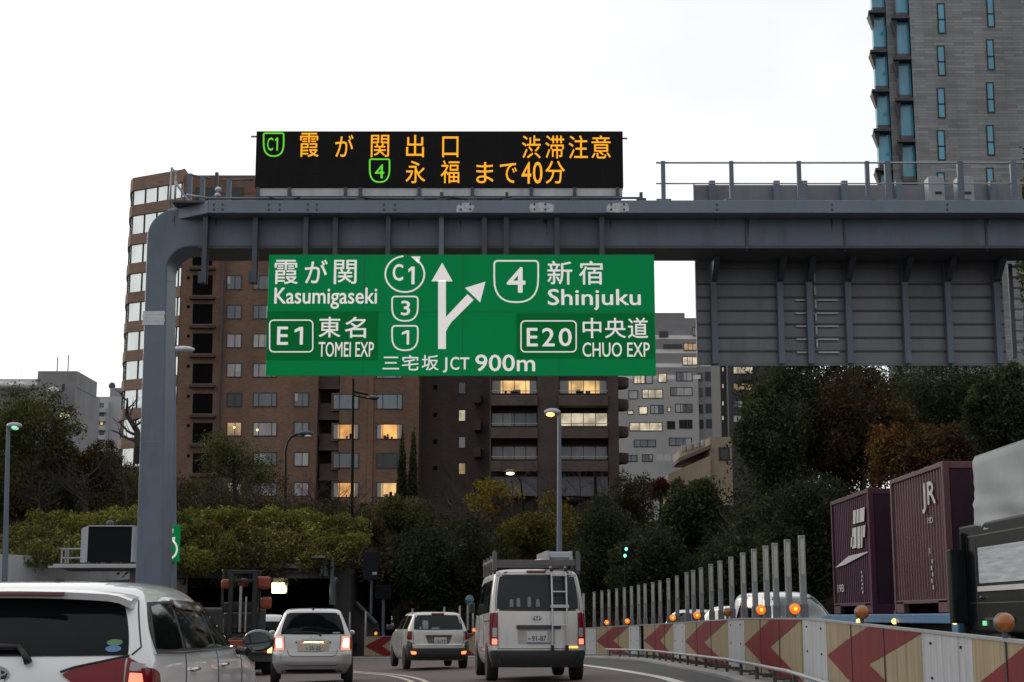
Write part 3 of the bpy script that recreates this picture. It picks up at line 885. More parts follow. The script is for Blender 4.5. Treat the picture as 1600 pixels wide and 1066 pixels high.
# ------------------------------------------------------------------ vehicles
def mono(ys, sub):
    """monotone cubic through equally spaced samples, sub points per interval"""
    y = np.array(ys, float); d = np.diff(y); n = len(y)
    m = np.zeros(n)
    for i in range(1, n - 1):
        m[i] = 0 if d[i - 1] * d[i] <= 0 else 2 * d[i - 1] * d[i] / (d[i - 1] + d[i])
    m[0] = d[0]; m[-1] = d[-1]
    o = []
    for i in range(n - 1):
        for k in range(sub):
            t = k / sub
            o.append((2 * t**3 - 3 * t**2 + 1) * y[i] + (t**3 - 2 * t**2 + t) * m[i] + (-2 * t**3 + 3 * t**2) * y[i + 1] + (t**3 - t**2) * m[i + 1])
    o.append(y[-1]); return np.array(o)
class Body:
    """car body as stacked rounded outlines; y=0 rear end, +y forward, x right. slices: z, yr, yf, hw, rr, rf"""
    def __init__(s, slices, crown=.06, sb=.05, crown_f=.15, sub=4):
        a = np.array(slices, float)
        s.D = np.stack([mono(a[:, k], sub) for k in range(6)], 1)
        s.crown, s.sb, s.cf = crown, sb, crown_f
    def par(s, z):
        return [np.interp(z, s.D[:, 0], s.D[:, k]) for k in range(1, 6)]
    def deform(s, x, y, p):
        yr, yf, hw, rr, rf = p
        ym = (yr + yf) / 2; hl = max(.01, (yf - yr) / 2)
        q = (x / hw) ** 2
        y2 = y + s.crown * q * max(0, 1 - (y - yr) / .5) - s.cf * q * max(0, 1 - (yf - y) / .8)
        return x * (1 - s.sb * min(1.2, ((y - ym) / hl) ** 2)), y2
    def outline(s, p, ns=10, ncn=6, nl=18):
        yr, yf, hw, rr, rf = p
        rr = min(rr, hw * .9, (yf - yr) * .45); rf = min(rf, hw * .9, (yf - yr) * .45)
        o = []
        for k in range(ns): o.append((-(hw - rr) + 2 * (hw - rr) * k / ns, yr))
        for k in range(ncn):
            t = math.radians(-90 + 90 * k / ncn); o.append((hw - rr + rr * math.cos(t), yr + rr + rr * math.sin(t)))
        for k in range(nl): o.append((hw, yr + rr + (yf - rf - yr - rr) * k / nl))
        for k in range(ncn):
            t = math.radians(0 + 90 * k / ncn); o.append((hw - rf + rf * math.cos(t), yf - rf + rf * math.sin(t)))
        for k in range(ns): o.append(((hw - rf) - 2 * (hw - rf) * k / ns, yf))
        for k in range(ncn):
            t = math.radians(90 + 90 * k / ncn); o.append((-(hw - rf) + rf * math.cos(t), yf - rf + rf * math.sin(t)))
        for k in range(nl): o.append((-hw, yf - rf - (yf - rf - yr - rr) * k / nl))
        for k in range(ncn):
            t = math.radians(180 + 90 * k / ncn); o.append((-(hw - rr) + rr * math.cos(t), yr + rr + rr * math.sin(t)))
        return [s.deform(x, y, p) for x, y in o]
    def mesh(s, m):
        v = []; f = []; n = None
        for r in s.D:
            o = s.outline(r[1:]); n = len(o)
            v += [(x, y, r[0]) for x, y in o]
        R = len(s.D)
        for i in range(R - 1):
            for k in range(n):
                l = (k + 1) % n; f.append((i * n + k, i * n + l, (i + 1) * n + l, (i + 1) * n + k))
        f.append(tuple(range(n - 1, -1, -1)))
        c = len(v); t = s.D[-1]; v.append((0, (t[1] + t[2]) / 2, t[0] + .004))
        for k in range(n): f.append(((R - 1) * n + k, (R - 1) * n + (k + 1) % n, c))
        return m.add(v, f)
    def rear_y(s, x, z, front=False):
        p = s.par(z); yr, yf, hw, rr, rf = p
        if front:
            rr = rf
        hl = (yf - yr) / 2
        xa = min(abs(x) / (1 - s.sb), hw - .002)
        dy = 0
        if xa > hw - rr:
            d = min(xa - (hw - rr), rr); dy = rr - math.sqrt(max(0, rr * rr - d * d))
        y = yf - dy if front else yr + dy
        return s.deform(xa, y, p)[1]
    def side_x(s, y, z):
        p = s.par(z); yr, yf, hw, rr, rf = p
        x = hw
        if y < yr + rr: d = min(rr, yr + rr - y); x = hw - rr + math.sqrt(max(0, rr * rr - d * d))
        if y > yf - rf: d = min(rf, y - yf + rf); x = hw - rf + math.sqrt(max(0, rf * rf - d * d))
        return s.deform(x, y, p)[0]
    def pos(s, face, u, z, off):
        if face == 'rear': return (u, s.rear_y(u, z) - off, z)
        if face == 'front': return (u, s.rear_y(u, z, True) + off, z)
        sg = 1 if face == 'right' else -1
        return (sg * (s.side_x(u, z) + off), u, z)
    def patch(s, m, face, quad, off=.006, k=.1, nu=10, nv=8, skirt=.02):
        """quad: 4 (u, z) corners: bottom start, bottom end, top end, top start"""
        q = [np.array(c, float) for c in quad]; v = []; f = []
        for j in range(nv + 1):
            for i in range(nu + 1):
                a = 2 * i / nu - 1; b = 2 * j / nv - 1
                A = a * math.sqrt(1 - k * b * b); B = b * math.sqrt(1 - k * a * a)
                u = (A + 1) / 2; w = (B + 1) / 2
                c = (q[0] * (1 - u) + q[1] * u) * (1 - w) + (q[3] * (1 - u) + q[2] * u) * w
                v.append(s.pos(face, c[0], c[1], off))
        W = nu + 1
        for j in range(nv):
            for i in range(nu):
                f.append((j * W + i, j * W + i + 1, (j + 1) * W + i + 1, (j + 1) * W + i))
        ring = [i for i in range(W)] + [j * W + nu for j in range(1, nv + 1)] + [nv * W + i for i in range(nu - 1, -1, -1)] + [j * W for j in range(nv - 1, 0, -1)]
        o = len(v)
        for r in ring:
            x, y, z = v[r]
            if face == 'rear': v.append((x, y + skirt, z))
            elif face == 'front': v.append((x, y - skirt, z))
            else: v.append((x - skirt * (1 if face == 'right' else -1), y, z))
        L = len(ring)
        for i in range(L):
            f.append((ring[i], o + i, o + (i + 1) % L, ring[(i + 1) % L]))
        if face in ('left', 'front'): f = [tuple(reversed(t)) for t in f]
        return m.add(v, f)
    def line(s, m, face, pts, w=.012, off=.004):
        """thin strip along (u, z) points"""
        P3 = []
        for (a, b), (c, d) in zip(pts, pts[1:]):
            n = 6
            for i in range(n): P3.append(s.pos(face, a + (c - a) * i / n, b + (d - b) * i / n, off))
        P3.append(s.pos(face, *pts[-1], off))
        return m.tube(P3, w / 2, 5)
silver = M('silver_car_paint', (.50, .495, .50), .28, .45, .03, 2, coat=.7)
pearl = M('white_pearl_paint', (.74, .75, .76), .24, .08, .02, 2, coat=.9)
silver_van = M('silver_van_paint', (.55, .535, .51), .33, .25, .06, 2, coat=.4, grime=.22)
lens_red = M('red_lamp_lens', (.17, .004, .010), .12, 0, 0, 1, coat=.25, spec=.3)
lens_lit = M('lit_tail_lamp', (.9, .05, .03), .2, 0, 0, 1, emit=1.5, ecol=(1, .22, .13))
lens_hot = M('lit_tail_lamp_core', (1, .5, .4), .2, 0, 0, 1, emit=3.5, ecol=(1, .62, .5))
lens_clear = M('clear_lamp_lens', (.30, .28, .29), .08, 0, 0, 1, coat=1)
plate_m = M('white_number_plate', (.55, .55, .53), .45, 0, .02, 3)
plate_ink = M('green_plate_ink', (.01, .045, .03), .5, 0, 0)
seam_m = M('panel_gap', (.02, .02, .021), .7, 0, 0)
grey_trim = M('dark_grey_trim', (.035, .037, .04), .5, 0, .08, 5)
def wheel(par, x, y, r=.30, w=.19, flip=1):
    m = MB(); m.lathe((x - w / 2 * flip, y, r), (flip, 0, 0), [(r * .6, 0), (r * .93, .0), (r, .03), (r, w - .03), (r * .93, w), (r * .62, w)], 22)
    t = m.build('wheel', rubber, par, smooth=True, local=True)
    m = MB(); m.lathe((x + (w / 2 - .03) * flip, y, r), (flip, 0, 0), [(r * .64, 0), (r * .62, .02), (r * .3, .012), (r * .12, .022)], 22)
    m.build('rim', M('grey_wheel_rim', (.25, .26, .27), .4, .6, .1, 9), t, smooth=True, local=True)
def arch(body, par, y, r=.34, z=.30):
    """dark wheel opening laid in each flank"""
    m = MB()
    for s_, face in ((1, 'right'), (-1, 'left')):
        v = []; f = []
        for k in range(15):
            t = math.pi * k / 14; yy = y + r * math.cos(t); zz = z + r * math.sin(t)
            v.append((s_ * (body.side_x(yy, max(zz, .26)) + .006), yy, zz))
        n = len(v)
        v.append((s_ * (body.side_x(y, .3) + .006), y, z - .03))
        for k in range(n - 1): f.append((k, k + 1, n) if s_ > 0 else (k + 1, k, n))
        m.add(v, f)
    m.build('wheel_arch', seam_m, par, local=True)
def plate(body, par, z0, z1, hw, num, small=None, off=.02, xo=0.0):
    zc = (z0 + z1) / 2
    y = min(body.rear_y(0, z0), body.rear_y(0, z1), body.rear_y(hw, zc)) - off
    m = MB(); m.box(xo - hw, xo + hw, y, y + .02, z0, z1)
    p = m.build('number_plate', plate_m, par, local=True, bevel=.003)
    m = MB(); h = z1 - z0
    m.text(num, xo - hw * .50, xo + hw * .86, z0 + h * .12, z0 + h * .60, y - .003, .02)
    if small: m.text(small, xo - hw * .88, xo - hw * .66, z0 + h * .2, z0 + h * .42, y - .003, .01)
    m.text('500', xo - hw * .05, xo + hw * .42, z0 + h * .70, z0 + h * .90, y - .003, .012) if False else None
    m.build('plate_number', plate_ink, p, local=True)
    return y
def place(x, y, deg):
    return (x, y, gz(x, y)), math.radians(deg)

# --- white pearl wagon, close on the left
loc, rz = place(-2.83, 8.60, 0.3)
loc = (loc[0], loc[1], .018)
wg = thing('station_wagon', 'large pearl white station wagon close to the camera with its red tail lamp lit', 'car', loc, rz)
B = Body([(.22, .14, 4.25, .78, .2, .3), (.42, .03, 4.40, .83, .2, .35), (.62, 0, 4.42, .848, .2, .4), (.86, .02, 4.3, .848, .2, .45), (.98, .05, 3.9, .842, .19, .5),
          (1.06, .09, 3.25, .825, .17, .45), (1.14, .14, 2.95, .800, .16, .4), (1.25, .22, 2.65, .762, .15, .36), (1.34, .29, 2.42, .725, .15, .32), (1.395, .35, 2.26, .695, .15, .3), (1.435, .44, 2.12, .655, .18, .3), (1.464, .60, 1.98, .585, .2, .3), (1.480, .82, 1.8, .47, .2, .25), (1.488, 1.1, 1.6, .28, .15, .15)], crown=.10, sb=.05)
m = B.mesh(MB()); m.build('body', pearl, wg, smooth='all', local=True)
m = MB(); B.patch(m, 'rear', [(-.70, 1.055), (.70, 1.055), (.60, 1.375), (-.60, 1.375)], .007, .05, 24, 10); m.build('rear_window', glass_dark, wg, smooth=True, local=True)
# spoiler
m = MB(); v = []; f = []
K = 20
for k in range(K + 1):
    x = -.655 + 1.31 * k / K; q = (x / .66) ** 2
    drop = .010 * q + .030 * max(0, abs(x) / .66 - .86) / .14
    yb = .20 + .10 * q
    v += [(x, yb + .33, 1.432 - .02 * q - drop * .4), (x, yb + .05, 1.425 - .016 * q - drop), (x, yb, 1.412 - .016 * q - drop), (x, yb + .015, 1.375 - .016 * q - drop * 1.2), (x, yb + .12, 1.368 - .01 * q - drop)]
for k in range(K):
    for c in range(4): f.append((k * 5 + c, k * 5 + c + 1, (k + 1) * 5 + c + 1, (k + 1) * 5 + c))
f += [(0, 4, 3, 2, 1), tuple(K * 5 + c for c in (0, 1, 2, 3, 4))]
f = [tuple(reversed(t)) for t in f]
sp = m.add(v, f).build('roof_spoiler', pearl, wg, smooth=True, local=True)
m = MB(); m.box(-.30, .30, .188, .215, 1.384, 1.408); m.build('high_brake_lamp', M('dark_red_lens', (.09, .006, .008), .2, 0, 0, coat=.6), wg, local=True, bevel=.004)
# side windows
for sd in ('right', 'left'):
    m = MB(); B.patch(m, sd, [(.36, 1.085), (1.02, 1.075), (1.02, 1.358), (.54, 1.335)], .006, .10, 10, 8)
    m.build('side_window', glass_dark, wg, smooth=True, local=True)
    m = MB(); B.patch(m, sd, [(1.08, 1.075), (2.02, 1.07), (1.90, 1.36), (1.10, 1.366)], .006, .03, 12, 8)
    m.build('side_window', glass_dark, wg, smooth=True, local=True)
    m = MB(); B.patch(m, sd, [(2.09, 1.07), (3.05, 1.08), (2.30, 1.325), (1.99, 1.355)], .006, .04, 14, 8)
    m.build('side_window', glass_dark, wg, smooth=True, local=True)
    m = MB(); B.patch(m, sd, [(.30, 1.062), (3.16, 1.058), (2.16, 1.378), (.48, 1.362)], .003, .11, 26, 8)
    m.build('window_surround', black_plastic, wg, smooth=True, local=True)
    m = MB(); B.line(m, sd, [(.33, 1.066), (.9, 1.052), (2.0, 1.050), (3.12, 1.055)], .016, .005); m.build('chrome_strip', chrome, wg, local=True)
    m = MB(); B.line(m, sd, [(1.05, 1.04), (1.03, .8), (.95, .6)], .008, .001); B.line(m, sd, [(2.05, 1.04), (2.07, .7), (2.07, .4)], .008, .001); B.line(m, sd, [(3.05, 1.02), (3.05, .7)], .008, .001)
    m.build('door_gap', seam_m, wg, local=True)
    m = MB()
    for y0 in (1.16, 2.16):
        a = B.pos(sd, y0 + .09, .945, .022); s_ = 1 if sd == 'right' else -1
        m.tube([B.pos(sd, y0, .945, -.01), B.pos(sd, y0 + .015, .947, .02), B.pos(sd, y0 + .09, .95, .026), B.pos(sd, y0 + .165, .947, .02), B.pos(sd, y0 + .18, .945, -.01)], .014, 8)
    m.build('door_handle', chrome, wg, smooth='all', local=True)
    # visor over the side glass
    m = MB(); B.patch(m, sd, [(1.06, 1.325), (2.16, 1.30), (1.98, 1.368), (1.07, 1.374)], .022, .05, 12, 3); m.build('door_visor', M('smoked_visor', (.02, .022, .02), .06, 0, 0, spec=.7), wg, smooth=True, local=True)
    s_ = 1 if sd == 'right' else -1
    mm = MB(); mm.ball((s_ * .99, 2.86, 1.10), .118, .07, .082, 18, 10); mir = mm.build('wing_mirror', M('mirror_shell', (.03, .033, .036), .15, .1, 0, coat=.6), wg, smooth='all', local=True)
    mm = MB(); mm.lathe((s_ * .99, 2.792, 1.10), (0, -1, 0), [(.07, 0), (.065, .004)], 20)
    mm.v = [(s_ * .99 + (x - s_ * .99) * 1.55, y, z) for x, y, z in mm.v]
    mm.build('mirror_glass', M('mirror_glass', (.12, .14, .15), .03, .9, 0), mir, local=True)
    mm = MB(); mm.tube([(s_ * .83, 2.92, 1.03), (s_ * .90, 2.88, 1.02), (s_ * .93, 2.87, 1.06)], .03, 8); mm.build('mirror_arm', black_plastic, mir, local=True)
# tail lamps
for s_ in (1, -1):
    m = MB()
    B.patch(m, 'rear', [(s_ * .35, .955), (s_ * .68, .72), (s_ * .675, 1.045), (s_ * .40, .985)] if s_ > 0 else [(s_ * .68, .72), (s_ * .35, .955), (s_ * .40, .985), (s_ * .675, 1.045)], .012, .02, 10, 8)
    tl = m.build('tail_lamp', lens_red, wg, smooth=True, local=True)
    m = MB()
    B.patch(m, 'rear', [(s_ * .69, .70), (s_ * .812, .70), (s_ * .800, .98), (s_ * .685, 1.05)] if s_ > 0 else [(s_ * .812, .70), (s_ * .69, .70), (s_ * .685, 1.05), (s_ * .800, .98)], .013, .02, 8, 10)
    m.build('outer_lens', lens_red, tl, smooth=True, local=True)
    m = MB()
    sd = 'right' if s_ > 0 else 'left'
    B.patch(m, sd, [(.16, .70), (.42, .72), (.36, .96), (.13, 1.0)], .010, .14, 8, 8)
    m.build('lens_wrap', lens_red, tl, smooth=True, local=True)
    m = MB()
    B.patch(m, 'rear', [(s_ * .70, .72), (s_ * .79, .72), (s_ * .785, .955), (s_ * .705, .965)] if s_ > 0 else [(s_ * .79, .72), (s_ * .70, .72), (s_ * .705, .965), (s_ * .785, .955)], .017, .04, 6, 6)
    m.build('lit_lens', lens_lit, tl, smooth=True, local=True)
    m = MB()
    B.patch(m, 'rear', [(s_ * .70, .975), (s_ * .785, .965), (s_ * .77, 1.01), (s_ * .705, 1.025)] if s_ > 0 else [(s_ * .785, .965), (s_ * .70, .975), (s_ * .705, 1.025), (s_ * .77, 1.01)], .017, .04, 6, 4)
    m.build('clear_lens', lens_clear, tl, smooth=True, local=True)
m = MB()
B.line(m, 'rear', [(.70, 1.06), (.735, 1.1), (.66, 1.36), (.63, 1.39)], .010, .003); B.line(m, 'rear', [(-.70, 1.06), (-.735, 1.1), (-.66, 1.36)], .01, .003)
B.line(m, 'rear', [(-.34, .97), (-.41, .995), (-.69, 1.052)], .014, .012); B.line(m, 'rear', [(.34, .97), (.41, .995), (.69, 1.056)], .014, .012)
m.build('panel_seam', seam_m, wg, local=True)
m = MB(); m.tube([B.pos('rear', .11, 1.105, .035), B.pos('rear', -.05, 1.108, .035), B.pos('rear', -.5, 1.112, .03)], [.02, .022, .01], 8); m.tube([B.pos('rear', .165, 1.02, .03), B.pos('rear', .14, 1.065, .04), B.pos('rear', .10, 1.105, .04)], [.024, .02, .018], 8)
m.build('rear_wiper', black_plastic, wg, smooth='all', local=True)
m = MB(); m.hexa([(.05, .78, 1.455), (.11, .78, 1.455), (.11, .92, 1.462), (.05, .92, 1.462)], [(.065, .83, 1.505), (.095, .83, 1.505), (.095, .90, 1.505), (.065, .90, 1.505)]); m.build('roof_antenna', rubber, wg, local=True, bevel=.01)
def ellipse(cx, cz, rx, rz_, y, n=28): return [(cx + rx * math.cos(2 * math.pi * k / n), y, cz + rz_ * math.sin(2 * math.pi * k / n)) for k in range(n)]
def maker_badge(par, cx, cz, rx, rz_, y, w, base=None):
    """three nested ovals on a disc"""
    if base:
        m = MB(); m.flat(ellipse(cx, cz, rx, rz_, y + .003)); m.build('badge_disc', base, par, local=True)
    m = MB()
    m.stroke(ellipse(cx, cz, rx, rz_, y), w, True)
    m.stroke(ellipse(cx, cz, rx * .30, rz_ * .93, y - .001), w, True)
    m.stroke(ellipse(cx, cz + rz_ * .30, rx * .78, rz_ * .42, y - .002), w, True)
    m.build('badge_ovals', chrome, par, local=True)
yb = B.rear_y(0, .95) - .008
maker_badge(wg, 0.0, .955, .062, .044, yb, .010, M('badge_blue', (.01, .02, .06), .3, 0, 0))
for (cx, cz, c, nm) in ((.60, 1.128, (.09, .22, .09), 'green_sticker'), (.60, 1.094, (.10, .20, .42), 'blue_sticker')):
    m = MB(); y = B.rear_y(cx, cz) - .012
    m.flat([(cx + .042 * math.cos(a / 24 * 2 * math.pi), B.rear_y(cx + .042 * math.cos(a / 24 * 2 * math.pi), cz + .018 * math.sin(a / 24 * 2 * math.pi)) - .010, cz + .018 * math.sin(a / 24 * 2 * math.pi)) for a in range(24)])
    m.build('window_sticker', M(nm, c, .5, 0, .15, 60), wg, local=True)
plate(B, wg, .70, .86, .165, '', None)
for y in (.82, 3.42):
    arch(B, wg, y)
    for s_ in (1, -1): wheel(wg, s_ * .75, y, .31, .195, s_)

# --- silver hatchback in the left lane
loc, rz = place(-4.0, 31.4, 7.6)
hb = thing('hatchback', 'small silver hatchback with bright brake lamps and the plate 25-25', 'car', loc, rz)
B = Body([(.22, .16, 3.6, .74, .2, .3), (.34, .06, 3.75, .80, .2, .35), (.46, 0, 3.83, .836, .22, .4), (.60, .0, 3.8, .838, .22, .45), (.68, .05, 3.75, .836, .2, .45), (.86, .07, 3.4, .832, .2, .5), (.97, .10, 2.95, .815, .19, .5),
          (1.06, .14, 2.75, .775, .17, .45), (1.22, .24, 2.4, .70, .16, .4), (1.36, .34, 2.1, .635, .15, .34), (1.44, .40, 1.9, .59, .16, .3), (1.485, .47, 1.75, .545, .18, .3), (1.512, .62, 1.6, .46, .2, .3), (1.525, .85, 1.4, .3, .2, .2)], crown=.08, sb=.07)
B.mesh(MB()).build('body', silver, hb, smooth='all', local=True)
m = MB(); B.patch(m, 'rear', [(-.66, 1.0), (.66, 1.0), (.53, 1.435), (-.53, 1.435)], .006, .06, 20, 10); m.build('rear_window', glass_dark, hb, smooth=True, local=True)
m = MB(); m.box(-.34, -.12, .212, .218, 1.02, 1.35) if False else None
for sd in ('right', 'left'):
    m = MB(); B.patch(m, sd, [(.42, 1.02), (2.55, .99), (1.95, 1.40), (.62, 1.40)], .005, .08, 18, 8); m.build('side_window', glass_dark, hb, smooth=True, local=True)
    s_ = 1 if sd == 'right' else -1
    m = MB(); m.ball((s_ * .85, 2.35, 1.02), .07, .05, .05, 14, 8); m.build('wing_mirror', silver, hb, smooth='all', local=True)
for s_ in (1, -1):
    o = lambda q: q if s_ > 0 else [q[1], q[0], q[3], q[2]]
    m = MB(); B.patch(m, 'rear', o([(s_ * .565, .70), (s_ * .77, .69), (s_ * .775, .955), (s_ * .60, .965)]), .012, .08, 8, 8); tl = m.build('tail_lamp', lens_lit, hb, smooth=True, local=True)
    m = MB(); B.patch(m, 'rear', o([(s_ * .60, .745), (s_ * .725, .735), (s_ * .735, .92), (s_ * .625, .925)]), .018, .2, 8, 8); m.build('lit_lens', lens_hot, tl, smooth=True, local=True)
    m = MB(); B.patch(m, 'right' if s_ > 0 else 'left', [(.20, .71), (.44, .74), (.42, .95), (.20, .95)], .008, .1); m.build('lens_wrap', lens_red, tl, smooth=True, local=True)
garn = M('plate_garnish', (.42, .38, .32), .4, .1, 0)
m = MB(); B.patch(m, 'rear', [(-.30, .67), (.33, .67), (.33, .88), (-.30, .88)], .008, .02); m.build('plate_recess', garn, hb, smooth=True, local=True)
plate(B, hb, .675, .835, .165, '25-25', 'の', .014, .02)
m = MB(); m.box(-.16, .20, B.rear_y(0, .87) - .040, B.rear_y(0, .87) - .022, .872, .884); MB().box(-.22, .26, B.rear_y(0, .87) - .062, B.rear_y(0, .87) - .046, .862, .905).box(-.22, .26, B.rear_y(0, .87) - .046, B.rear_y(0, .87) + .02, .890, .905).build('plate_lip', silver, hb, local=True); m.build('plate_lamp', M('plate_lamp_glow', (1, .8, .5), .4, 0, 0, emit=26, ecol=(1, .72, .36)), hb, local=True)
m = MB()
m.box(.34, .37, .05, .06, .83, .86).box(-.34, -.31, .05, .06, .83, .86)
B.line(m, 'rear', [(-.50, .70), (-.47, .60), (-.40, .565), (.40, .565), (.47, .60), (.50, .70)], .012, .003)
B.line(m, 'rear', [(-.55, .70), (-.56, .97)], .01, .003); B.line(m, 'rear', [(.55, .70), (.56, .97)], .01, .003)
B.line(m, 'rear', [(-.52, .42), (-.46, .385), (.46, .385), (.52, .42)], .012, .003)
m.build('panel_seam', seam_m, hb, local=True)
m = MB(); B.patch(m, 'rear', [(-.66, .24), (.66, .24), (.52, .315), (-.52, .315)], .006, .2); m.build('lower_diffuser', black_plastic, hb, smooth=True, local=True)
m = MB(); m.tube([B.pos('rear', .10, 1.02, .02), B.pos('rear', -.02, 1.045, .022), B.pos('rear', -.40, 1.04, .02)], .012, 6); m.tube([B.pos('rear', .17, .97, .015), B.pos('rear', .10, 1.03, .02)], .016, 6); m.build('rear_wiper', black_plastic, hb, smooth='all', local=True)
m = MB(); m.box(-.02, .02, .5, .56, 1.50, 1.54); m.build('roof_antenna', black_plastic, hb, local=True)
m = MB(); yy = B.rear_y(0, .93) - .006; m.stroke([(-.05, yy, .965), (-.045, yy, .90), (.045, yy, .90), (.05, yy, .965)], .012); m.stroke([(-.035, yy, .965), (-.025, yy, .93), (.025, yy, .93), (.035, yy, .965)], .01); m.build('badge', chrome, hb, local=True)
m = MB(); m.tube([(-.16 + .66, .06, .30), (.44, .3, .31)], .03, 10); m.build('exhaust_pipe', M('exhaust_steel', (.25, .2, .13), .35, .9, .1), hb, local=True)
m = MB(); B.patch(m, 'rear', [(.40, 1.02), (.55, 1.02), (.545, 1.045), (.40, 1.045)], .010, .0); m.build('window_sticker', M('pale_blue_sticker', (.3, .36, .45), .5, 0, .1, 20), hb, local=True)
for y in (.62, 3.05):
    arch(B, hb, y, .32)
    for s_ in (1, -1): wheel(hb, s_ * .74, y, .29, .175, s_)

# --- small silver van further on
loc, rz = place(-1.92, 41.2, 11.5)
av = thing('compact_van', 'small silver estate van with a black bumper, turning between the hatchback and the cargo van', 'car', loc, rz)
B = Body([(.24, .14, 4.1, .74, .15, .3), (.36, .03, 4.3, .81, .16, .35), (.50, .0, 4.38, .845, .18, .4), (.62, .0, 4.38, .847, .18, .45), (.68, .035, 4.3, .845, .17, .45), (.86, .05, 3.95, .845, .17, .5), (.98, .08, 3.45, .83, .16, .5),
          (1.08, .12, 3.1, .80, .15, .45), (1.22, .17, 2.8, .74, .14, .4), (1.36, .23, 2.5, .68, .14, .34), (1.43, .27, 2.3, .65, .15, .3), (1.47, .34, 2.2, .6, .18, .3), (1.495, .5, 2.0, .5, .2, .3), (1.505, .8, 1.7, .3, .2, .2)], crown=.06, sb=.05)
B.mesh(MB()).build('body', silver_van, av, smooth='all', local=True)
m = MB(); B.patch(m, 'rear', [(-.67, 1.035), (.67, 1.035), (.60, 1.42), (-.60, 1.42)], .006, .05, 16, 8); m.build('rear_window', glass_mid, av, smooth=True, local=True)
for sd in ('left', 'right'):
    for q in ([(.40, 1.05), (1.15, 1.04), (1.15, 1.40), (.50, 1.40)], [(1.22, 1.04), (2.05, 1.03), (1.95, 1.40), (1.22, 1.41)], [(2.12, 1.03), (3.1, 1.03), (2.4, 1.37), (2.02, 1.40)]):
        m = MB(); B.patch(m, sd, q, .005, .06); m.build('side_window', glass_dark, av, smooth=True, local=True)
    m = MB()
    for y0 in (1.18, 2.08): B.line(m, sd, [(y0, 1.03), (y0, .5)], .01, .001)
    m.build('door_gap', seam_m, av, local=True)
    s_ = 1 if sd == 'right' else -1
    m = MB(); m.box(s_ * .86, s_ * 1.06, 2.72, 2.84, 1.02, 1.16); m.build('wing_mirror', grey_trim, av, local=True, bevel=.03)
m = MB(); B.patch(m, 'rear', [(-.80, .26), (.80, .26), (.815, .56), (-.815, .56)], .03, .02, 16, 6, .06)
for sd in ('left', 'right'):
    B.patch(m, sd, [(.06, .28), (.46, .28), (.40, .64), (.04, .70)], .012, .02)
B.patch(m, 'rear', [(-.81, .54), (-.69, .54), (-.72, .72), (-.815, .75)], .02, .02); B.patch(m, 'rear', [(.69, .54), (.81, .54), (.815, .75), (.72, .72)], .02, .02)
m.build('bumper', grey_trim, av, smooth=True, local=True)
for s_ in (1, -1):
    o = lambda q: q if s_ > 0 else [q[1], q[0], q[3], q[2]]
    m = MB(); B.patch(m, 'rear', o([(s_ * .70, .78), (s_ * .80, .78), (s_ * .785, 1.0), (s_ * .70, 1.0)]), .012, .06); tl = m.build('tail_lamp', lens_red, av, smooth=True, local=True)
    m = MB(); B.patch(m, 'right' if s_ > 0 else 'left', [(.12, .78), (.27, .80), (.24, 1.0), (.14, 1.0)], .008, .1); m.build('lens_wrap', lens_red, tl, smooth=True, local=True)
    m = MB(); B.patch(m, 'rear', o([(s_ * .60, .40), (s_ * .765, .41), (s_ * .765, .49), (s_ * .60, .475)]), .04, .15); m.build('bumper_lamp', M('lit_orange_red_lamp', (.9, .1, .03), .3, 0, 0, emit=2.2, ecol=(1, .20, .05)), av, smooth=True, local=True)
m = MB(); B.patch(m, 'rear', [(-.28, .68), (.28, .68), (.36, .90), (-.36, .90)], .004, .02); m.build('plate_recess', M('shaded_recess', (.12, .115, .11), .5), av, local=True)
m = MB(); B.patch(m, 'rear', [(-.34, .85), (.34, .85), (.36, .90), (-.36, .90)], .02, .02); m.build('tailgate_handle', grey_trim, av, local=True)
plate(B, av, .685, .84, .165, '5-77', 'わ', .016, .04)
m = MB(); B.line(m, 'rear', [(-.68, 1.0), (-.66, .70), (-.60, .625), (.60, .625), (.66, .70), (.68, 1.0)], .012, .002); m.build('panel_seam', seam_m, av, local=True)
m = MB(); m.box(-.17, .17, .225, .30, 1.437, 1.475); m.build('high_brake_lamp', M('bright_red_lens', (.28, .01, .012), .2, 0, 0, coat=.5), av, local=True, bevel=.008)
for i, (x0, x1, z0, z1) in enumerate(((-.42, -.27, 1.06, 1.28), (-.18, .02, 1.05, 1.10), (-.5, -.46, 1.05, 1.12))):
    m = MB(); B.patch(m, 'rear', [(x0, z0), (x1, z0), (x1, z1), (x0, z1)], .008, .1); m.build('window_sticker', M('pale_window_paper', (.20, .22, .21), .4, 0, .2, 20), av, local=True)
m = MB(); B.patch(m, 'rear', [(.42, .70), (.58, .70), (.58, .735), (.42, .735)], .01, .05); m.build('model_badge', chrome, av, local=True)
for y in (.72, 3.25):
    arch(B, av, y, .33)
    for s_ in (1, -1): wheel(av, s_ * .76, y, .295, .17, s_)

# --- tall silver van with roof rack and ladder
loc, rz = place(.46, 27.2, 5.0)

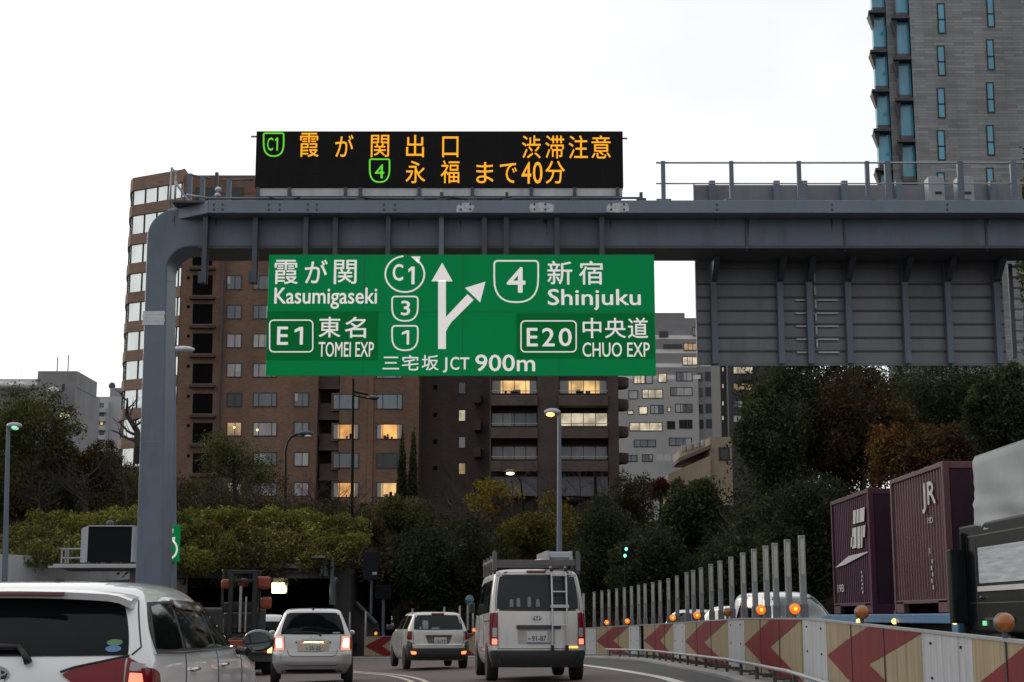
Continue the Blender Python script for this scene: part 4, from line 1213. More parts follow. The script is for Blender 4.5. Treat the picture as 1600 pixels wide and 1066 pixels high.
hv = thing('cargo_van', 'tall silver cargo van with a roof rack and rear ladder, plate 91-87', 'van', loc, rz)
B = Body([(.26, .10, 4.55, .76, .12, .3), (.40, .04, 4.66, .825, .14, .35), (.52, .02, 4.69, .845, .14, .4), (.62, .03, 4.69, .848, .14, .4), (.9, .04, 4.6, .848, .14, .42), (1.1, .055, 4.4, .845, .14, .4),
          (1.25, .075, 4.2, .835, .14, .4), (1.5, .13, 3.95, .81, .13, .35), (1.72, .19, 3.7, .775, .13, .3), (1.83, .23, 3.5, .755, .14, .3), (1.90, .28, 3.35, .72, .18, .3), (1.945, .38, 3.2, .64, .22, .3), (1.965, .55, 3.05, .5, .22, .3), (1.975, .8, 2.8, .3, .2, .2)], crown=.05, sb=.02)
B.mesh(MB()).build('body', silver_van, hv, smooth='all', local=True)
m = MB(); B.patch(m, 'rear', [(-.735, 1.255), (.735, 1.255), (.675, 1.835), (-.675, 1.835)], .006, .05, 18, 10); m.build('rear_window', glass_mid, hv, smooth=True, local=True)
m = MB(); B.patch(m, 'rear', [(-.76, 1.225), (.76, 1.225), (.70, 1.865), (-.70, 1.865)], .003, .05, 18, 10); m.build('window_surround', black_plastic, hv, smooth=True, local=True)
for sd in ('left', 'right'):
    for q in ([(.42, 1.20), (1.55, 1.18), (1.55, 1.76), (.50, 1.77)], [(1.65, 1.18), (2.75, 1.16), (2.75, 1.74), (1.65, 1.76)], [(2.88, 1.14), (3.85, 1.12), (3.45, 1.68), (2.88, 1.72)]):
        m = MB(); B.patch(m, sd, q, .006, .05); m.build('side_window', glass_dark, hv, smooth=True, local=True)
    m = MB()
    for y0 in (1.6, 2.81): B.line(m, sd, [(y0, 1.85), (y0, .4)], .012, .001)
    B.line(m, sd, [(.3, 1.06), (1.6, 1.04)], .02, .004); B.line(m, sd, [(.2, 1.90), (3.3, 1.87)], .02, .0)
    m.build('door_gap', seam_m, hv, local=True)
    s_ = 1 if sd == 'right' else -1
    m = MB(); m.box(s_ * .86, s_ * .98, 3.9, 4.0, 1.2, 1.40); m.build('wing_mirror', grey_trim, hv, local=True, bevel=.03)
m = MB(); B.patch(m, 'rear', [(-.80, .26), (.80, .26), (.82, .555), (-.82, .555)], .03, .02, 16, 6, .06)
for sd in ('left', 'right'): B.patch(m, sd, [(.05, .28), (.36, .28), (.30, .52), (.03, .55)], .012, .02)
m.build('bumper', M('bumper_charcoal', (.030, .031, .033), .42, 0, .1, 4), hv, smooth=True, local=True)
for s_ in (1, -1):
    o = lambda q: q if s_ > 0 else [q[1], q[0], q[3], q[2]]
    m = MB(); B.patch(m, 'rear', o([(s_ * .705, .64), (s_ * .822, .64), (s_ * .805, 1.20), (s_ * .715, 1.20)]), .014, .05, 8, 12); tl = m.build('tail_lamp', lens_red, hv, smooth=True, local=True)
    m = MB(); B.patch(m, 'right' if s_ > 0 else 'left', [(.10, .64), (.21, .65), (.18, 1.18), (.11, 1.2)], .01, .1); m.build('lens_wrap', lens_red, tl, smooth=True, local=True)
    m = MB(); B.patch(m, 'rear', o([(s_ * .715, .78), (s_ * .815, .78), (s_ * .81, .94), (s_ * .715, .94)]), .018, .03); m.build('clear_lens', lens_clear, tl, smooth=True, local=True)
    m = MB(); B.patch(m, 'rear', o([(s_ * .715, .655), (s_ * .81, .655), (s_ * .81, .75), (s_ * .715, .75)]), .020, .06); m.build('lit_lens', lens_lit if s_ < 0 else lens_lit, tl, smooth=True, local=True)
m = MB(); B.patch(m, 'rear', [(-.36, .66), (.30, .66), (.30, .93), (-.36, .93)], .004, .03); m.build('plate_recess', M('pale_recess', (.36, .355, .34), .5), hv, local=True)
m = MB(); B.patch(m, 'rear', [(-.38, .915), (.40, .915), (.40, .985), (-.38, .985)], .028, .03, 12, 4, .03); m.build('tailgate_handle', grey_trim, hv, smooth=True, local=True)
plate(B, hv, .69, .875, .18, '91-87', 'の', .018, -.02)
m = MB(); B.patch(m, 'rear', [(-.20, .668), (.22, .668), (.22, .684), (-.20, .684)], .022, 0); m.build('blue_strip', M('pale_blue_strip', (.12, .2, .36), .4), hv, local=True)
yb = B.rear_y(0, 1.11) - .012
maker_badge(hv, -.02, 1.105, .086, .062, yb, .015, M('badge_grey', (.10, .10, .10), .4, 0, 0))
m = MB(); m.box(-.18, .16, B.rear_y(0, 1.90) - .03, B.rear_y(0, 1.90) + .05, 1.895, 1.935); m.build('high_brake_lamp', M('dim_red_lens', (.16, .02, .02), .25, 0, 0, coat=.5), hv, local=True, bevel=.008)
m = MB(); B.patch(m, 'rear', [(.52, .585), (.70, .585), (.70, .625), (.52, .625)], .016, .02); m.build('marker_strip', M('amber_marker', (.9, .6, .1), .4, 0, 0, emit=.9, ecol=(1, .62, .12)), hv, local=True)
m = MB()
B.line(m, 'rear', [(-.70, .58), (.70, .58)], .014, .003); B.line(m, 'rear', [(-.70, .58), (-.705, 1.2)], .01, .002); B.line(m, 'rear', [(.70, .58), (.705, 1.2)], .01, .002)
m.build('panel_seam', seam_m, hv, local=True)
# things seen faintly on the parcel shelf: white bottles behind the glass line
for k, x in enumerate((-.46, -.34, -.15, .0)):
    m = MB(); y = B.rear_y(x, 1.34) - .0095
    B.patch(m, 'rear', [(x - .035, 1.30), (x + .035, 1.30), (x + .028, 1.43 + .02 * (k % 3)), (x - .028, 1.43 + .02 * (k % 3))], .0085, .1, 4, 4, .002); m.build('window_sticker', M('pale_sticker_dim', (.16, .17, .16), .3, 0, .2, 20), hv, smooth=True, local=True)
# ladder down the tailgate
alu = M('silver_ladder', (.50, .52, .55), .35, .5, .05, 4)
m = MB()
for x in (.245, .50):
    m.tube([(x, .34, 1.985), (x, .24, 2.0), (x, .12, 1.93), (x, .04, 1.60), (x, -.02, 1.28), (x, -.03, .9), (x, -.02, .58), (x, .03, .56)], .017, 8)
for z, y in ((1.84, .085), (1.56, .03), (1.32, -.01), (.98, -.03)):
    m.tube([(.245, y, z), (.50, y, z)], .014, 8)
m.build('ladder', alu, hv, smooth=True, local=True)
m = MB(); m.box(.21, .535, -.045, -.0, 1.28, 1.335); m.build('ladder_step', M('pale_blue_step', (.42, .5, .56), .4, .2, .05), hv, local=True, bevel=.006)
m = MB()
for x in (.245, .50): m.box(x - .025, x + .025, -.05, .06, .55, .64); m.box(x - .03, x + .03, .08, .2, 1.915, 1.975)
m.build('ladder_clamp', black_plastic, hv, local=True)
# roof rack
rk = M('roof_rack_grey', (.12, .115, .115), .55, .2, .15, 5)
m = MB()
for s_ in (1, -1):
    m.box(s_ * .74 - .02, s_ * .74 + .02, .30, 3.1, 2.09, 2.15)
    for y in (.32, 1.1, 2.0, 2.9):
        m.box(s_ * .74 - .025, s_ * .74 + .025, y, y + .05, 1.87, 2.15 + (.13 if y < 1.0 else .06))
for y in (.30, .9, 1.5, 2.1, 2.7):
    m.box(-.76, .76, y, y + .05, 2.06 if y > .4 else 2.02, 2.09 if y > .4 else 2.12)
m.box(-.78, -.70, .26, .34, 1.93, 2.25); m.box(.70, .78, .26, .34, 1.93, 2.25)
m.build('roof_rack', rk, hv, local=True, bevel=.006)
m = MB(); m.hexa([(.30, .5, 2.13), (.62, .5, 2.13), (.60, 1.9, 2.13), (.05, 1.9, 2.13)], [(.30, .5, 2.17), (.62, .5, 2.17), (.60, 1.9, 2.17), (.05, 1.9, 2.17)]); m.box(.18, .24, .34, 2.0, 2.10, 2.28); m.box(.60, .65, .34, 2.0, 2.10, 2.28); m.box(.22, .62, .36, .40, 2.19, 2.27)
ld = m.build('folded_ladder', M('aluminium_ladder', (.42, .44, .46), .35, .6, .1, 5), hv, local=True, bevel=.004)
m = MB(); m.box(.25, .60, .30, .335, 2.16, 2.26); m.build('white_panel', M('dull_white_panel', (.42, .45, .5), .4, 0, .05), hv, local=True, bevel=.01)
for y in (.82, 3.55):
    arch(B, hv, y, .36, .32)
    for s_ in (1, -1): wheel(hv, s_ * .755, y, .325, .2, s_)

# --- oncoming cars behind the barrier (only their upper parts show)
def oncoming(x, y, deg, lab, H, hw, L, mat, tall, name, cat):
    loc, rz = place(x, y, 180 + deg)
    r = thing(name, lab, cat, loc, rz)
    wl = .58 * H if not tall else .55 * H
    s = H
    if tall: sl = [(.22, .1, L - .3, hw - .06, .15, .3), (.45, 0, L, hw, .16, .4), (.85, .02, L - .05, hw, .16, .45), (wl, .08, L - .55, hw - .01, .16, .5), (wl + .1, .1, L - .85, hw - .03, .15, .45), (H - .30, .18, L - 1.5, hw - .10, .14, .35), (H - .12, .25, L - 1.9, hw - .16, .15, .3), (H - .04, .4, L - 2.1, hw - .25, .2, .3), (H, .9, L - 2.4, hw - .45, .2, .2)]
    else: sl = [(.22, .1, L - .3, hw - .06, .15, .3), (.45, 0, L, hw, .2, .4), (.75, .02, L - .1, hw, .2, .5), (wl, .1, L - 1.05, hw - .01, .2, .5), (wl + .1, .2, L - 1.35, hw - .05, .18, .45), (H - .25, .5, L - 1.8, hw - .15, .16, .35), (H - .1, .7, L - 2.05, hw - .22, .2, .3), (H - .03, .95, L - 2.25, hw - .32, .2, .3), (H, 1.3, L - 2.5, hw - .5, .2, .2)]
    b = Body(sl, crown=.06, sb=.05, crown_f=.18)
    b.mesh(MB()).build('body', mat, r, smooth='all', local=True)
    m = MB(); b.patch(m, 'front', [(-hw + .12, wl + .04), (hw - .12, wl + .04), (hw - .24, H - .13), (-hw + .24, H - .13)], .008, .05, 16, 8); m.build('windscreen', M('sky_lit_windscreen', (.03, .05, .06), .03, 0, 0, spec=.35), r, smooth=True, local=True)
    for sd in ('left', 'right'):
        m = MB(); b.patch(m, sd, [(.7, wl + .04), (L - 1.7, wl + .04), (L - 2.25, H - .14), (.95, H - .14)], .006, .06, 16, 6); m.build('side_window', glass_dark, r, smooth=True, local=True)
        s_ = 1 if sd == 'right' else -1
        m = MB(); m.ball((s_ * (hw + .07), L - 1.5, wl + .08), .10, .06, .075, 12, 8); m.build('wing_mirror', mat if not tall else grey_trim, r, smooth='all', local=True)
    for s_ in (1, -1):
        o = [(s_ * (hw - .42), .62), (s_ * (hw - .06), .66), (s_ * (hw - .08), .80), (s_ * (hw - .40), .74)]
        if s_ > 0: o = [o[1], o[0], o[3], o[2]]
        m = MB(); b.patch(m, 'front', o if False else [o[1], o[0], o[3], o[2]], .012, .1); m.build('headlight', M('headlight_glass', (.5, .5, .48), .1, 0, 0, coat=1), r, smooth=True, local=True)
    for y in (.75, L - .85):
        arch(b, r, y, .33)
        for s_ in (1, -1): wheel(r, s_ * (hw - .09), y, .30, .18, s_)
    return r
oncoming(6.55, 42.0, 12, 'white minivan facing the camera behind the barrier posts, its windscreen seen above the boards', 1.68, .85, 4.6, pearl, True, 'minivan', 'van')
oncoming(7.0, 54, 20, 'low white car behind the barrier directly beside the white minivan', 1.55, .84, 4.3, pearl, False, 'oncoming_car', 'car')
oncoming(6.3, 60, 26, 'silver car behind the barrier posts, nearest to the cargo van', 1.60, .84, 4.3, silver, False, 'oncoming_car', 'car')

# --- container truck on the opposite carriageway (front towards the camera)
XT, W_T = 7.15, 2.45
gT = gz(9, 27)
zbed = 1.36
tk = thing('container_truck', 'blue flatbed truck with a black cab carrying two purple containers', 'truck', (XT + 1.2, 29, gT))
blue = M('truck_blue_paint', (.07, .20, .36), .45, 0, .15, 4, grime=.3)
MB().box(XT, XT + W_T, 25.35, 36.0, zbed - .17, zbed - .004).build('flatbed', blue, tk, bevel=.015)
m = MB(); m.box(XT + .05, XT + W_T - .05, 25.1, 25.3, zbed - .3, zbed + .95); m.box(XT, XT + .1, 25.05, 25.42, zbed - .35, zbed + 1.0)
m.build('headboard', blue, tk, bevel=.02)
MB().box(XT + .7, XT + 1.7, 22.5, 35.8, zbed - .55, zbed - .20).build('chassis', grey_trim, tk)
for y in (23.2, 31.3, 32.6, 34.6):
    for s_, x in ((-1, XT + .22), (1, XT + W_T - .22)):
        m = MB(); r = .46; m.lathe((x - s_ * .15, y, gT + r), (s_, 0, 0), [(r * .6, 0), (r, .03), (r, .27), (r * .6, .3)], 22); t = m.build('wheel', rubber, tk, smooth=True)
        m = MB(); m.lathe((x + s_ * .10, y, gT + r), (s_, 0, 0), [(r * .58, 0), (r * .3, -.05), (r * .15, .03)], 18); m.build('rim', galv, t, smooth=True)
mk_l = M('amber_marker_lit', (.9, .5, .1), .3, 0, 0, emit=4, ecol=(1, .55, .10))
for px in (1343, 1399, 1494):
    Yc = XT / ((px - 800) / FH) + .05
    z = P(px, 971, Yc)[2]
    MB().ball((XT - .01, Yc, z), .05, .06, .05, 12, 8).build('marker_lamp', mk_l, tk, smooth='all')
    MB().box(XT + .01, XT + .08, Yc - .08, Yc + .08, z - .08, z + .2).build('lamp_bracket', grey_trim, tk)
blackp = M('black_cab_paint', (.007, .011, .012), .4, 0, .05, 2, coat=.08, spec=.15)
cabf, cabr = 20.6, 24.75
zc0, zc1 = gT + .55, 2.72
m = MB()
m.prism([(0, 0)], 0, 0) if False else None
side = [(cabr, zc0), (cabf, zc0), (cabf, zc0 + .9), (cabf + .12, zc1 - .5), (cabf + .45, zc1), (cabr, zc1)]
v = [(XT + .0, y, z) for y, z in side] + [(XT + W_T, y, z) for y, z in side]
n = len(side); f = [tuple(range(n)), tuple(range(2 * n - 1, n - 1, -1))] + [(i, i + n, (i + 1) % n + n, (i + 1) % n) for i in range(n)]
m.add(v, [tuple(reversed(q)) for q in f]); m.build('cab', blackp, tk, bevel=.04)
m = MB(); m.box(XT - .012, XT - .002, 21.3, 23.75, 1.80, 2.34); m.build('cab_window', M('cab_glass_reflection', (.62, .65, .70), .12, 0, .25, 1.5, stretch=(1, 1, 14)), tk, bevel=.005)  # bright sky reflection put into the window's pale base colour
m = MB(); m.box(XT - .03, XT - .002, 20.8, 23.8, 1.68, 1.755); m.build('bright_strip', M('bright_white_strip', (.85, .85, .85), .2, .2, 0), tk)
m = MB()
for y_ in (21.1, 23.9, 24.35): m.box(XT - .008, XT - .002, y_ - .008, y_ + .008, zc0 + .1, zc1 - .15)
m.box(XT - .008, XT - .002, 21.1, 24.3, 1.50, 1.515).box(XT - .008, XT - .002, 21.1, 24.3, 2.52, 2.54)
m.build('panel_gap', M('gap_grey', (.05, .055, .055), .5), tk)
m = MB(); m.box(XT - .05, XT - .002, 23.55, 23.8, 1.58, 1.62); m.build('door_handle', chrome, tk)
m = MB(); m.box(XT - .07, XT - .002, 22.2, 23.4, .95, 1.02).box(XT - .06, XT - .002, 22.2, 23.4, 1.25, 1.29); m.build('cab_step', grey_trim, tk)
m = MB(); m.box(XT - .02, XT - .002, 23.5, 23.66, 1.17, 1.24); m.build('green_marker', M('lit_green_marker', (.2, .7, .3), .4, 0, 0, emit=.6, ecol=(.2, .8, .35)), tk)
m = MB(); m.box(XT - .28, XT - .02, 24.3, 24.5, 1.2, 2.35); m.box(XT - .10, XT - .0, 24.35, 24.4, 1.0, 2.6); m.build('wing_mirror', blackp, tk, bevel=.03)
m = MB()
NV, NH = 14, 22; v = []; f = []
# tarpaulin-like silver fairing, folded along its lower hem
for j in range(NV + 1):
    for i in range(NH + 1):
        w = j / NV; u = i / NH
        y = 23.95 - u * 3.2
        z = 2.60 + 1.17 * w
        fold = .03 * math.sin(u * 9 + w * 7) * (1 - w) + .02 * math.sin(w * 22 + u * 4) * (1 - w) ** 2
        if w > .97: fold = -.05
        v.append((XT + .04 - fold, y + .03 * math.sin(w * 40) * (i == 0), z))
W2 = NH + 1
for j in range(NV):
    for i in range(NH): f.append((j * W2 + i, j * W2 + i + 1, (j + 1) * W2 + i + 1, (j + 1) * W2 + i))
m.add(v, f)
m.box(XT + .075, XT + W_T - .05, 20.77, 23.93, 2.725, 3.765)
m.build('silver_fairing', M('silver_sheet', (.31, .33, .35), .62, .1, .08, 2), tk, smooth=True)

purple = M('purple_container_paint', (.068, .020, .044), .55, 0, .15, 2, grime=.3, spec=.25)
purple2 = M('dusty_purple_paint', (.125, .060, .070), .55, 0, .12, 2, grime=.3, spec=.25)
cwhite = M('container_white_paint', (.52, .52, .52), .6, 0, .15, 6)
def container(y0, y1, mat, lab):
    H = 2.50; x0, x1 = XT + .02, XT + W_T - .02; zb_ = zbed
    r = thing('freight_container', lab, 'container', ((x0 + x1) / 2, (y0 + y1) / 2, zb_))
    m = MB(); e = .11
    for x in (x0, x1 - e):
        for y in (y0, y1 - e): m.box(x, x + e, y, y + e, zb_ + .003, zb_ + H)
    for x in (x0 + .002, x1 - e - .002):
        m.box(x, x + e, y0 + e, y1 - e, zb_ + H - .09, zb_ + H - .004); m.box(x, x + e, y0 + e, y0 + e + .55, zb_ + .01, zb_ + .22); m.box(x, x + e, y1 - e - .55, y1 - e, zb_ + .01, zb_ + .22); m.box(x, x + e, y0 + e, y1 - e, zb_ + .17, zb_ + .235)
    for y in (y0 + .002, y1 - e - .002):
        m.box(x0 + e, x1 - e, y, y + e, zb_ + H - .12, zb_ + H - .004); m.box(x0 + e, x1 - e, y, y + e, zb_ + .01, zb_ + .2)
    for k in range(4):
        m.box(x0 + .05, x1 - .05, y0 + .4 + k * .85, y0 + .5 + k * .85, zb_ + H - .01, zb_ + H + .025)
    m.build('corner_frame', mat, r, bevel=.01)
    m = MB(); v = []; f = []; nr = 19; pts = []
    L = (y1 - y0) - 2 * e
    for k in range(nr):
        a = y0 + e + L * k / nr; s = L / nr
        pts += [(a, 0), (a + s * .30, 0), (a + s * .48, .045), (a + s * .82, .045)]
    pts.append((y1 - e, 0))
    for sx, x in ((-1, x0 + .035), (1, x1 - .035)):
        b = len(v)
        for y, d in pts: v += [(x - sx * d, y, zb_ + .235), (x - sx * d, y, zb_ + H - .09)]
        for k in range(len(pts) - 1):
            q = (b + 2 * k, b + 2 * k + 1, b + 2 * k + 3, b + 2 * k + 2); f.append(q if sx < 0 else tuple(reversed(q)))
    m.add(v, f); m.box(x0 + .1, x1 - .1, y0 + .045, y1 - .045, zb_ + .2, zb_ + H - .03)
    m.build('corrugated_side', mat, r)
    m = MB()
    for k in range(6): m.box(x0 + .12 + k * .368, x0 + .462 + k * .368, y0 + .02, y0 + .044, zb_ + .21, zb_ + H - .13)
    m.tube([(x0 + .9, y0 - .02, zb_ + .2), (x0 + .9, y0 - .02, zb_ + H - .15)], .02, 6); m.tube([(x0 + 1.5, y0 - .02, zb_ + .2), (x0 + 1.5, y0 - .02, zb_ + H - .15)], .02, 6)
    m.build('end_door', M('shaded_purple_end', (.030, .013, .024), .6, 0, .15, 3, grime=.3, spec=.2), r)  # shade of the container ends put into a darker purple
    return r, x0, zb_
def side_text(m, body, ya, yb_, z0, z1, x, bold):
    """lettering on a side that faces -X: reads from far (ya) to near (yb_)"""
    t = MB(); t.text(body, 0, ya - yb_, z0, z1, 0, bold)
    m.add([(x + p[1], ya - p[0], p[2]) for p in t.v], t.f)
c2, x0, zb_ = container(25.55, 29.2, purple2, 'dusty purple freight container with two white letters, next to the truck cab')
m = MB(); side_text(m, 'JR', 26.9, 26.05, zb_ + 1.72, zb_ + 2.22, x0 - .006, .03); side_text(m, '19D', 26.62, 26.28, zb_ + 1.52, zb_ + 1.62, x0 - .006, .0)
side_text(m, 'JR', 26.62, 26.5, zb_ + .98, zb_ + 1.1, x0 - .006, .02)
m.build('lettering', cwhite, c2)
m = MB()
for k in range(5): m.box(x0 - .006, x0 - .004, 26.42 + .06 * (k % 2), 26.48 + .06 * (k % 2), zb_ + .40 + k * .11, zb_ + .47 + k * .11)
m.build('data_mark', cwhite, c2)
m = MB(); t = MB(); t.text('19G', 0, .5, 0, .16, 0, .01)
m.add([(x0 + .99 + p[2] * 1.0, 25.545, zb_ + 2.2 - p[0] * 1.0) for p in t.v], [tuple(reversed(q)) for q in t.f])
m = MB()
for k, ch in enumerate('19G'): m.text(ch, x0 + .70, x0 + .82, zb_ + 2.0 - k * .22, zb_ + 2.16 - k * .22, 25.53, .01)
m.build('lettering', cwhite, c2)
c1, x0, zb_ = container(31.0, 34.7, purple, 'darker purple freight container with a white emblem and stripe, behind the dusty purple one')
m = MB()
# slanted block emblem over the ribs
def quad(y_a, y_b, z_a, z_b, sl=.08): m.flat([(x0 - .007, y_a, z_a), (x0 - .007, y_b, z_a), (x0 - .007, y_b - sl, z_b), (x0 - .007, y_a - sl, z_b)])
for (ya, yb_, za, zb2) in ((32.45, 32.2, 1.98, 2.26), (32.12, 31.92, 1.98, 2.26), (31.84, 31.4, 1.98, 2.26), (32.75, 32.50, 1.52, 1.72), (32.6, 32.2, 1.48, 1.90), (32.12, 31.86, 1.46, 1.90), (31.8, 31.66, 1.46, 1.90), (31.6, 31.4, 1.66, 1.90)):
    quad(ya, yb_, zb_ + za - .12, zb_ + zb2 - .12)
m.flat([(x0 - .007, 34.4, zb_ + 1.02), (x0 - .007, 33.4, zb_ + 1.05), (x0 - .007, 31.2, zb_ + 1.22), (x0 - .007, 31.2, zb_ + 1.24), (x0 - .007, 33.0, zb_ + 1.22)])
side_text(m, '19B', 34.2, 33.55, zb_ + .48, zb_ + .64, x0 - .007, .02)
for k in range(6): m.box(x0 - .007, x0 - .004, 31.75 + .05 * (k % 2), 31.82 + .05 * (k % 2), zb_ + .42 + k * .08, zb_ + .47 + k * .08)
m.build('white_emblem', cwhite, c1)

# --- orange lorry with a forklift on its bed, half hidden on the left
loc, rz = place(-7.55, 43.0, 12)
ot = thing('lorry', 'low orange lorry with a lit tail lamp and plate 71-13 behind the white wagon mirror', 'truck', loc, rz)
orange = M('orange_paint', (.24, .045, .016), .45, 0, .12, 4, grime=.2)
MB().box(-1.1, 1.1, 0, 5.2, .62, .98).build('bed', orange, ot, local=True, bevel=.02)
MB().box(-1.1, 1.1, .1, 5.0, .40, .615).build('underrun', grey_trim, ot, local=True)
MB().box(-1.05, 1.05, 5.4, 7.1, .5, 1.9).build('cab', grey_trim, ot, local=True, bevel=.08)
for s_ in (1, -1):
    MB().box(s_ * .83, s_ * 1.06, -.04, -.002, .64, .82).build('tail_lamp', lens_lit if s_ < 0 else M('hot_amber_lamp', (1, .7, .2), .3, 0, 0, emit=4, ecol=(1, .62, .14)), ot, local=True, bevel=.01)
    for y in (1.1, 2.1, 6.1): wheel(ot, s_ * .92, y, .40, .25, s_)
m = MB(); m.box(.30, .72, -.03, -.002, .64, .84); pl = m.build('number_plate', M('dark_green_plate', (.02, .05, .03), .5, 0, 0), ot, local=True)
m = MB(); m.text('71-13', .32, .70, .67, .79, -.034, .02); m.build('plate_number', plate_m, pl, local=True)
p = P(375, 985, 45.5)
fk = thing('forklift', 'orange forklift with a dark mast standing on the bed of the orange lorry', 'forklift', (p[0], 45.6, loc[2] + .99), rz)
m = MB()
for x in (-.34, .34):
    m.box(x - .07, x + .07, -.9, -.78, .05, 1.95); m.box(x - .045, x + .045, -.98, -.905, .1, 1.7)
for z in (.3, .95, 1.6, 1.85): m.box(-.28, .28, -.88, -.80, z, z + .1)
m.build('mast', M('mast_black', (.018, .02, .022), .5, .2, .2, 6), fk, local=True, bevel=.01)
m = MB(); m.tube([(-.06, -.86, .2), (-.06, -.86, 1.5)], .045, 8).tube([(.1, -.86, .2), (.1, -.86, 1.2)], .03, 8); m.build('hydraulic_ram', galv, fk, local=True, smooth=True)
m = MB(); m.box(-.5, .5, -.7, 1.0, .15, .75); m.box(-.5, .5, .6, 1.15, .75, 1.05); m.build('chassis_body', black_plastic, fk, local=True, bevel=.05)
m = MB(); m.box(-.62, -.30, -.8, -.3, 1.42, 1.70); m.box(-.12, .16, -.76, -.2, 1.48, 1.72); m.box(.36, .80, -.8, -.1, 1.42, 1.78); m.box(.52, .84, -.8, -.3, .85, 1.2); m.build('orange_guard', orange, fk, local=True, bevel=.08)
m = MB()
for x in (-.55, .5):
    m.tube([(x, -.55, .6), (x, -.45, 1.95), (x, .5, 1.98), (x, .8, .9)], .035, 6)
for y in (-.4, -.1, .2, .5): m.box(-.55, .5, y, y + .04, 1.94, 1.98)
m.build('overhead_guard', black_plastic, fk, local=True)
for x in (-.42, .42):
    for y in (-.5, .7): wheel(fk, x, y, .25, .16, 1 if x > 0 else -1)
for s_ in (-.2, .2): MB().box(s_ - .05, s_ + .05, -1.9, -.98, .02, .07).build('fork', steel_dark, fk, local=True)
# white van beyond the lorry
loc, rz = place(-8.35, 53, 20)
wv = thing('white_van', 'white van beyond the orange lorry, glimpsed beside the silver hatchback', 'van', loc, rz)
B = Body([(.26, .1, 4.0, .72, .12, .3), (.5, .0, 4.2, .83, .14, .4), (.9, .02, 4.1, .84, .14, .4), (1.2, .05, 3.8, .83, .13, .35), (1.6, .12, 3.3, .78, .13, .3), (1.78, .2, 3.1, .70, .16, .3), (1.84, .5, 2.8, .5, .2, .3)], crown=.04, sb=.02)
B.mesh(MB()).build('body', pearl, wv, smooth='all', local=True)
m = MB(); B.patch(m, 'rear', [(-.68, 1.12), (.68, 1.12), (.64, 1.6), (-.64, 1.6)], .006, .05); m.build('rear_window', glass_dark, wv, smooth=True, local=True)
for sd in ('left', 'right'):
    for a, b_ in ((.4, 1.3), (1.4, 2.3), (2.4, 3.3)):
        m = MB(); B.patch(m, sd, [(a, 1.12), (b_, 1.12), (b_ - (.2 if b_ > 3 else 0), 1.58), (a, 1.58)], .006, .05); m.build('side_window', glass_dark, wv, smooth=True, local=True)
for s_ in (1, -1):
    q = [(s_ * .70, .7), (s_ * .80, .7), (s_ * .79, 1.05), (s_ * .70, 1.05)]
    if s_ < 0: q = [q[1], q[0], q[3], q[2]]
    m = MB(); B.patch(m, 'rear', q, .01, .05); m.build('tail_lamp', lens_red, wv, local=True)
plate(B, wv, .66, .82, .165, '', None)
for y in (.8, 3.3):
    for s_ in (1, -1): wheel(wv, s_ * .745, y, .29, .18, s_)
# ------------------------------------------------------------------ buildings
def brickmat(name, col, mortar, sx, sy, var=.25, rough=.85):
    m = bpy.data.materials.new(name); m.use_nodes = True; t = m.node_tree; b = t.nodes['Principled BSDF']; b.inputs['Roughness'].default_value = rough
    g = t.nodes.new('ShaderNodeTexCoord'); sp = t.nodes.new('ShaderNodeSeparateXYZ'); ad = t.nodes.new('ShaderNodeMath'); cb = t.nodes.new('ShaderNodeCombineXYZ')
    t.links.new(g.outputs['Object'], sp.inputs[0]); t.links.new(sp.outputs['X'], ad.inputs[0]); t.links.new(sp.outputs['Y'], ad.inputs[1])
    t.links.new(ad.outputs[0], cb.inputs[0]); t.links.new(sp.outputs['Z'], cb.inputs[1])
    br = t.nodes.new('ShaderNodeTexBrick'); br.inputs['Scale'].default_value = 1; br.inputs['Brick Width'].default_value = sx; br.inputs['Row Height'].default_value = sy; br.inputs['Mortar Size'].default_value = min(sx, sy) * .08
    br.inputs['Color1'].default_value = (*[c * (1 - var) for c in col], 1); br.inputs['Color2'].default_value = (*[c * (1 + var) for c in col], 1); br.inputs['Mortar'].default_value = (*mortar, 1)
    t.links.new(cb.outputs[0], br.inputs['Vector'])
    no = t.nodes.new('ShaderNodeTexNoise'); no.inputs['Scale'].default_value = .35; no.inputs['Detail'].default_value = 7
    mp = t.nodes.new('ShaderNodeMapping'); mp.inputs['Scale'].default_value = (1, 1, .35); t.links.new(g.outputs['Object'], mp.inputs['Vector']); t.links.new(mp.outputs['Vector'], no.inputs['Vector'])
    r = t.nodes.new('ShaderNodeMapRange'); r.inputs['From Min'].default_value = .3; r.inputs['From Max'].default_value = .7; r.inputs['To Min'].default_value = .78; r.inputs['To Max'].default_value = 1.15
    t.links.new(no.outputs['Fac'], r.inputs['Value'])
    sc = t.nodes.new('ShaderNodeVectorMath'); sc.operation = 'SCALE'; t.links.new(br.outputs['Color'], sc.inputs[0]); t.links.new(r.outputs['Result'], sc.inputs['Scale']); t.links.new(sc.outputs['Vector'], b.inputs['Base Color'])
    MATS[name] = m
    return m
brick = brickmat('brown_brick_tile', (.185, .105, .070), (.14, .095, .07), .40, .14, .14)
brick_d = brickmat('dark_and_shaded_brick', (.080, .056, .046), (.06, .05, .045), .40, .14, .14)  # darker brick; on the recess walls it stands in for their shade
brick_band = brickmat('parapet_brick', (.25, .16, .12), (.19, .13, .10), .40, .14, .14)
grey_brick = brickmat('grey_brick_cladding', (.262, .268, .278), (.18, .185, .19), 1.6, .24, .2)
win_frame = M('dark_window_frame', (.022, .022, .024), .5, 0, 0)
def glassy(name, col, rough=.12, emit=0, ecol=None, var=.2, scale=1.2, stretch=(1, 1, .3), spec=.5):
    return M(name, col, rough, 0, var, scale, emit=emit, ecol=ecol, stretch=stretch, spec=spec)
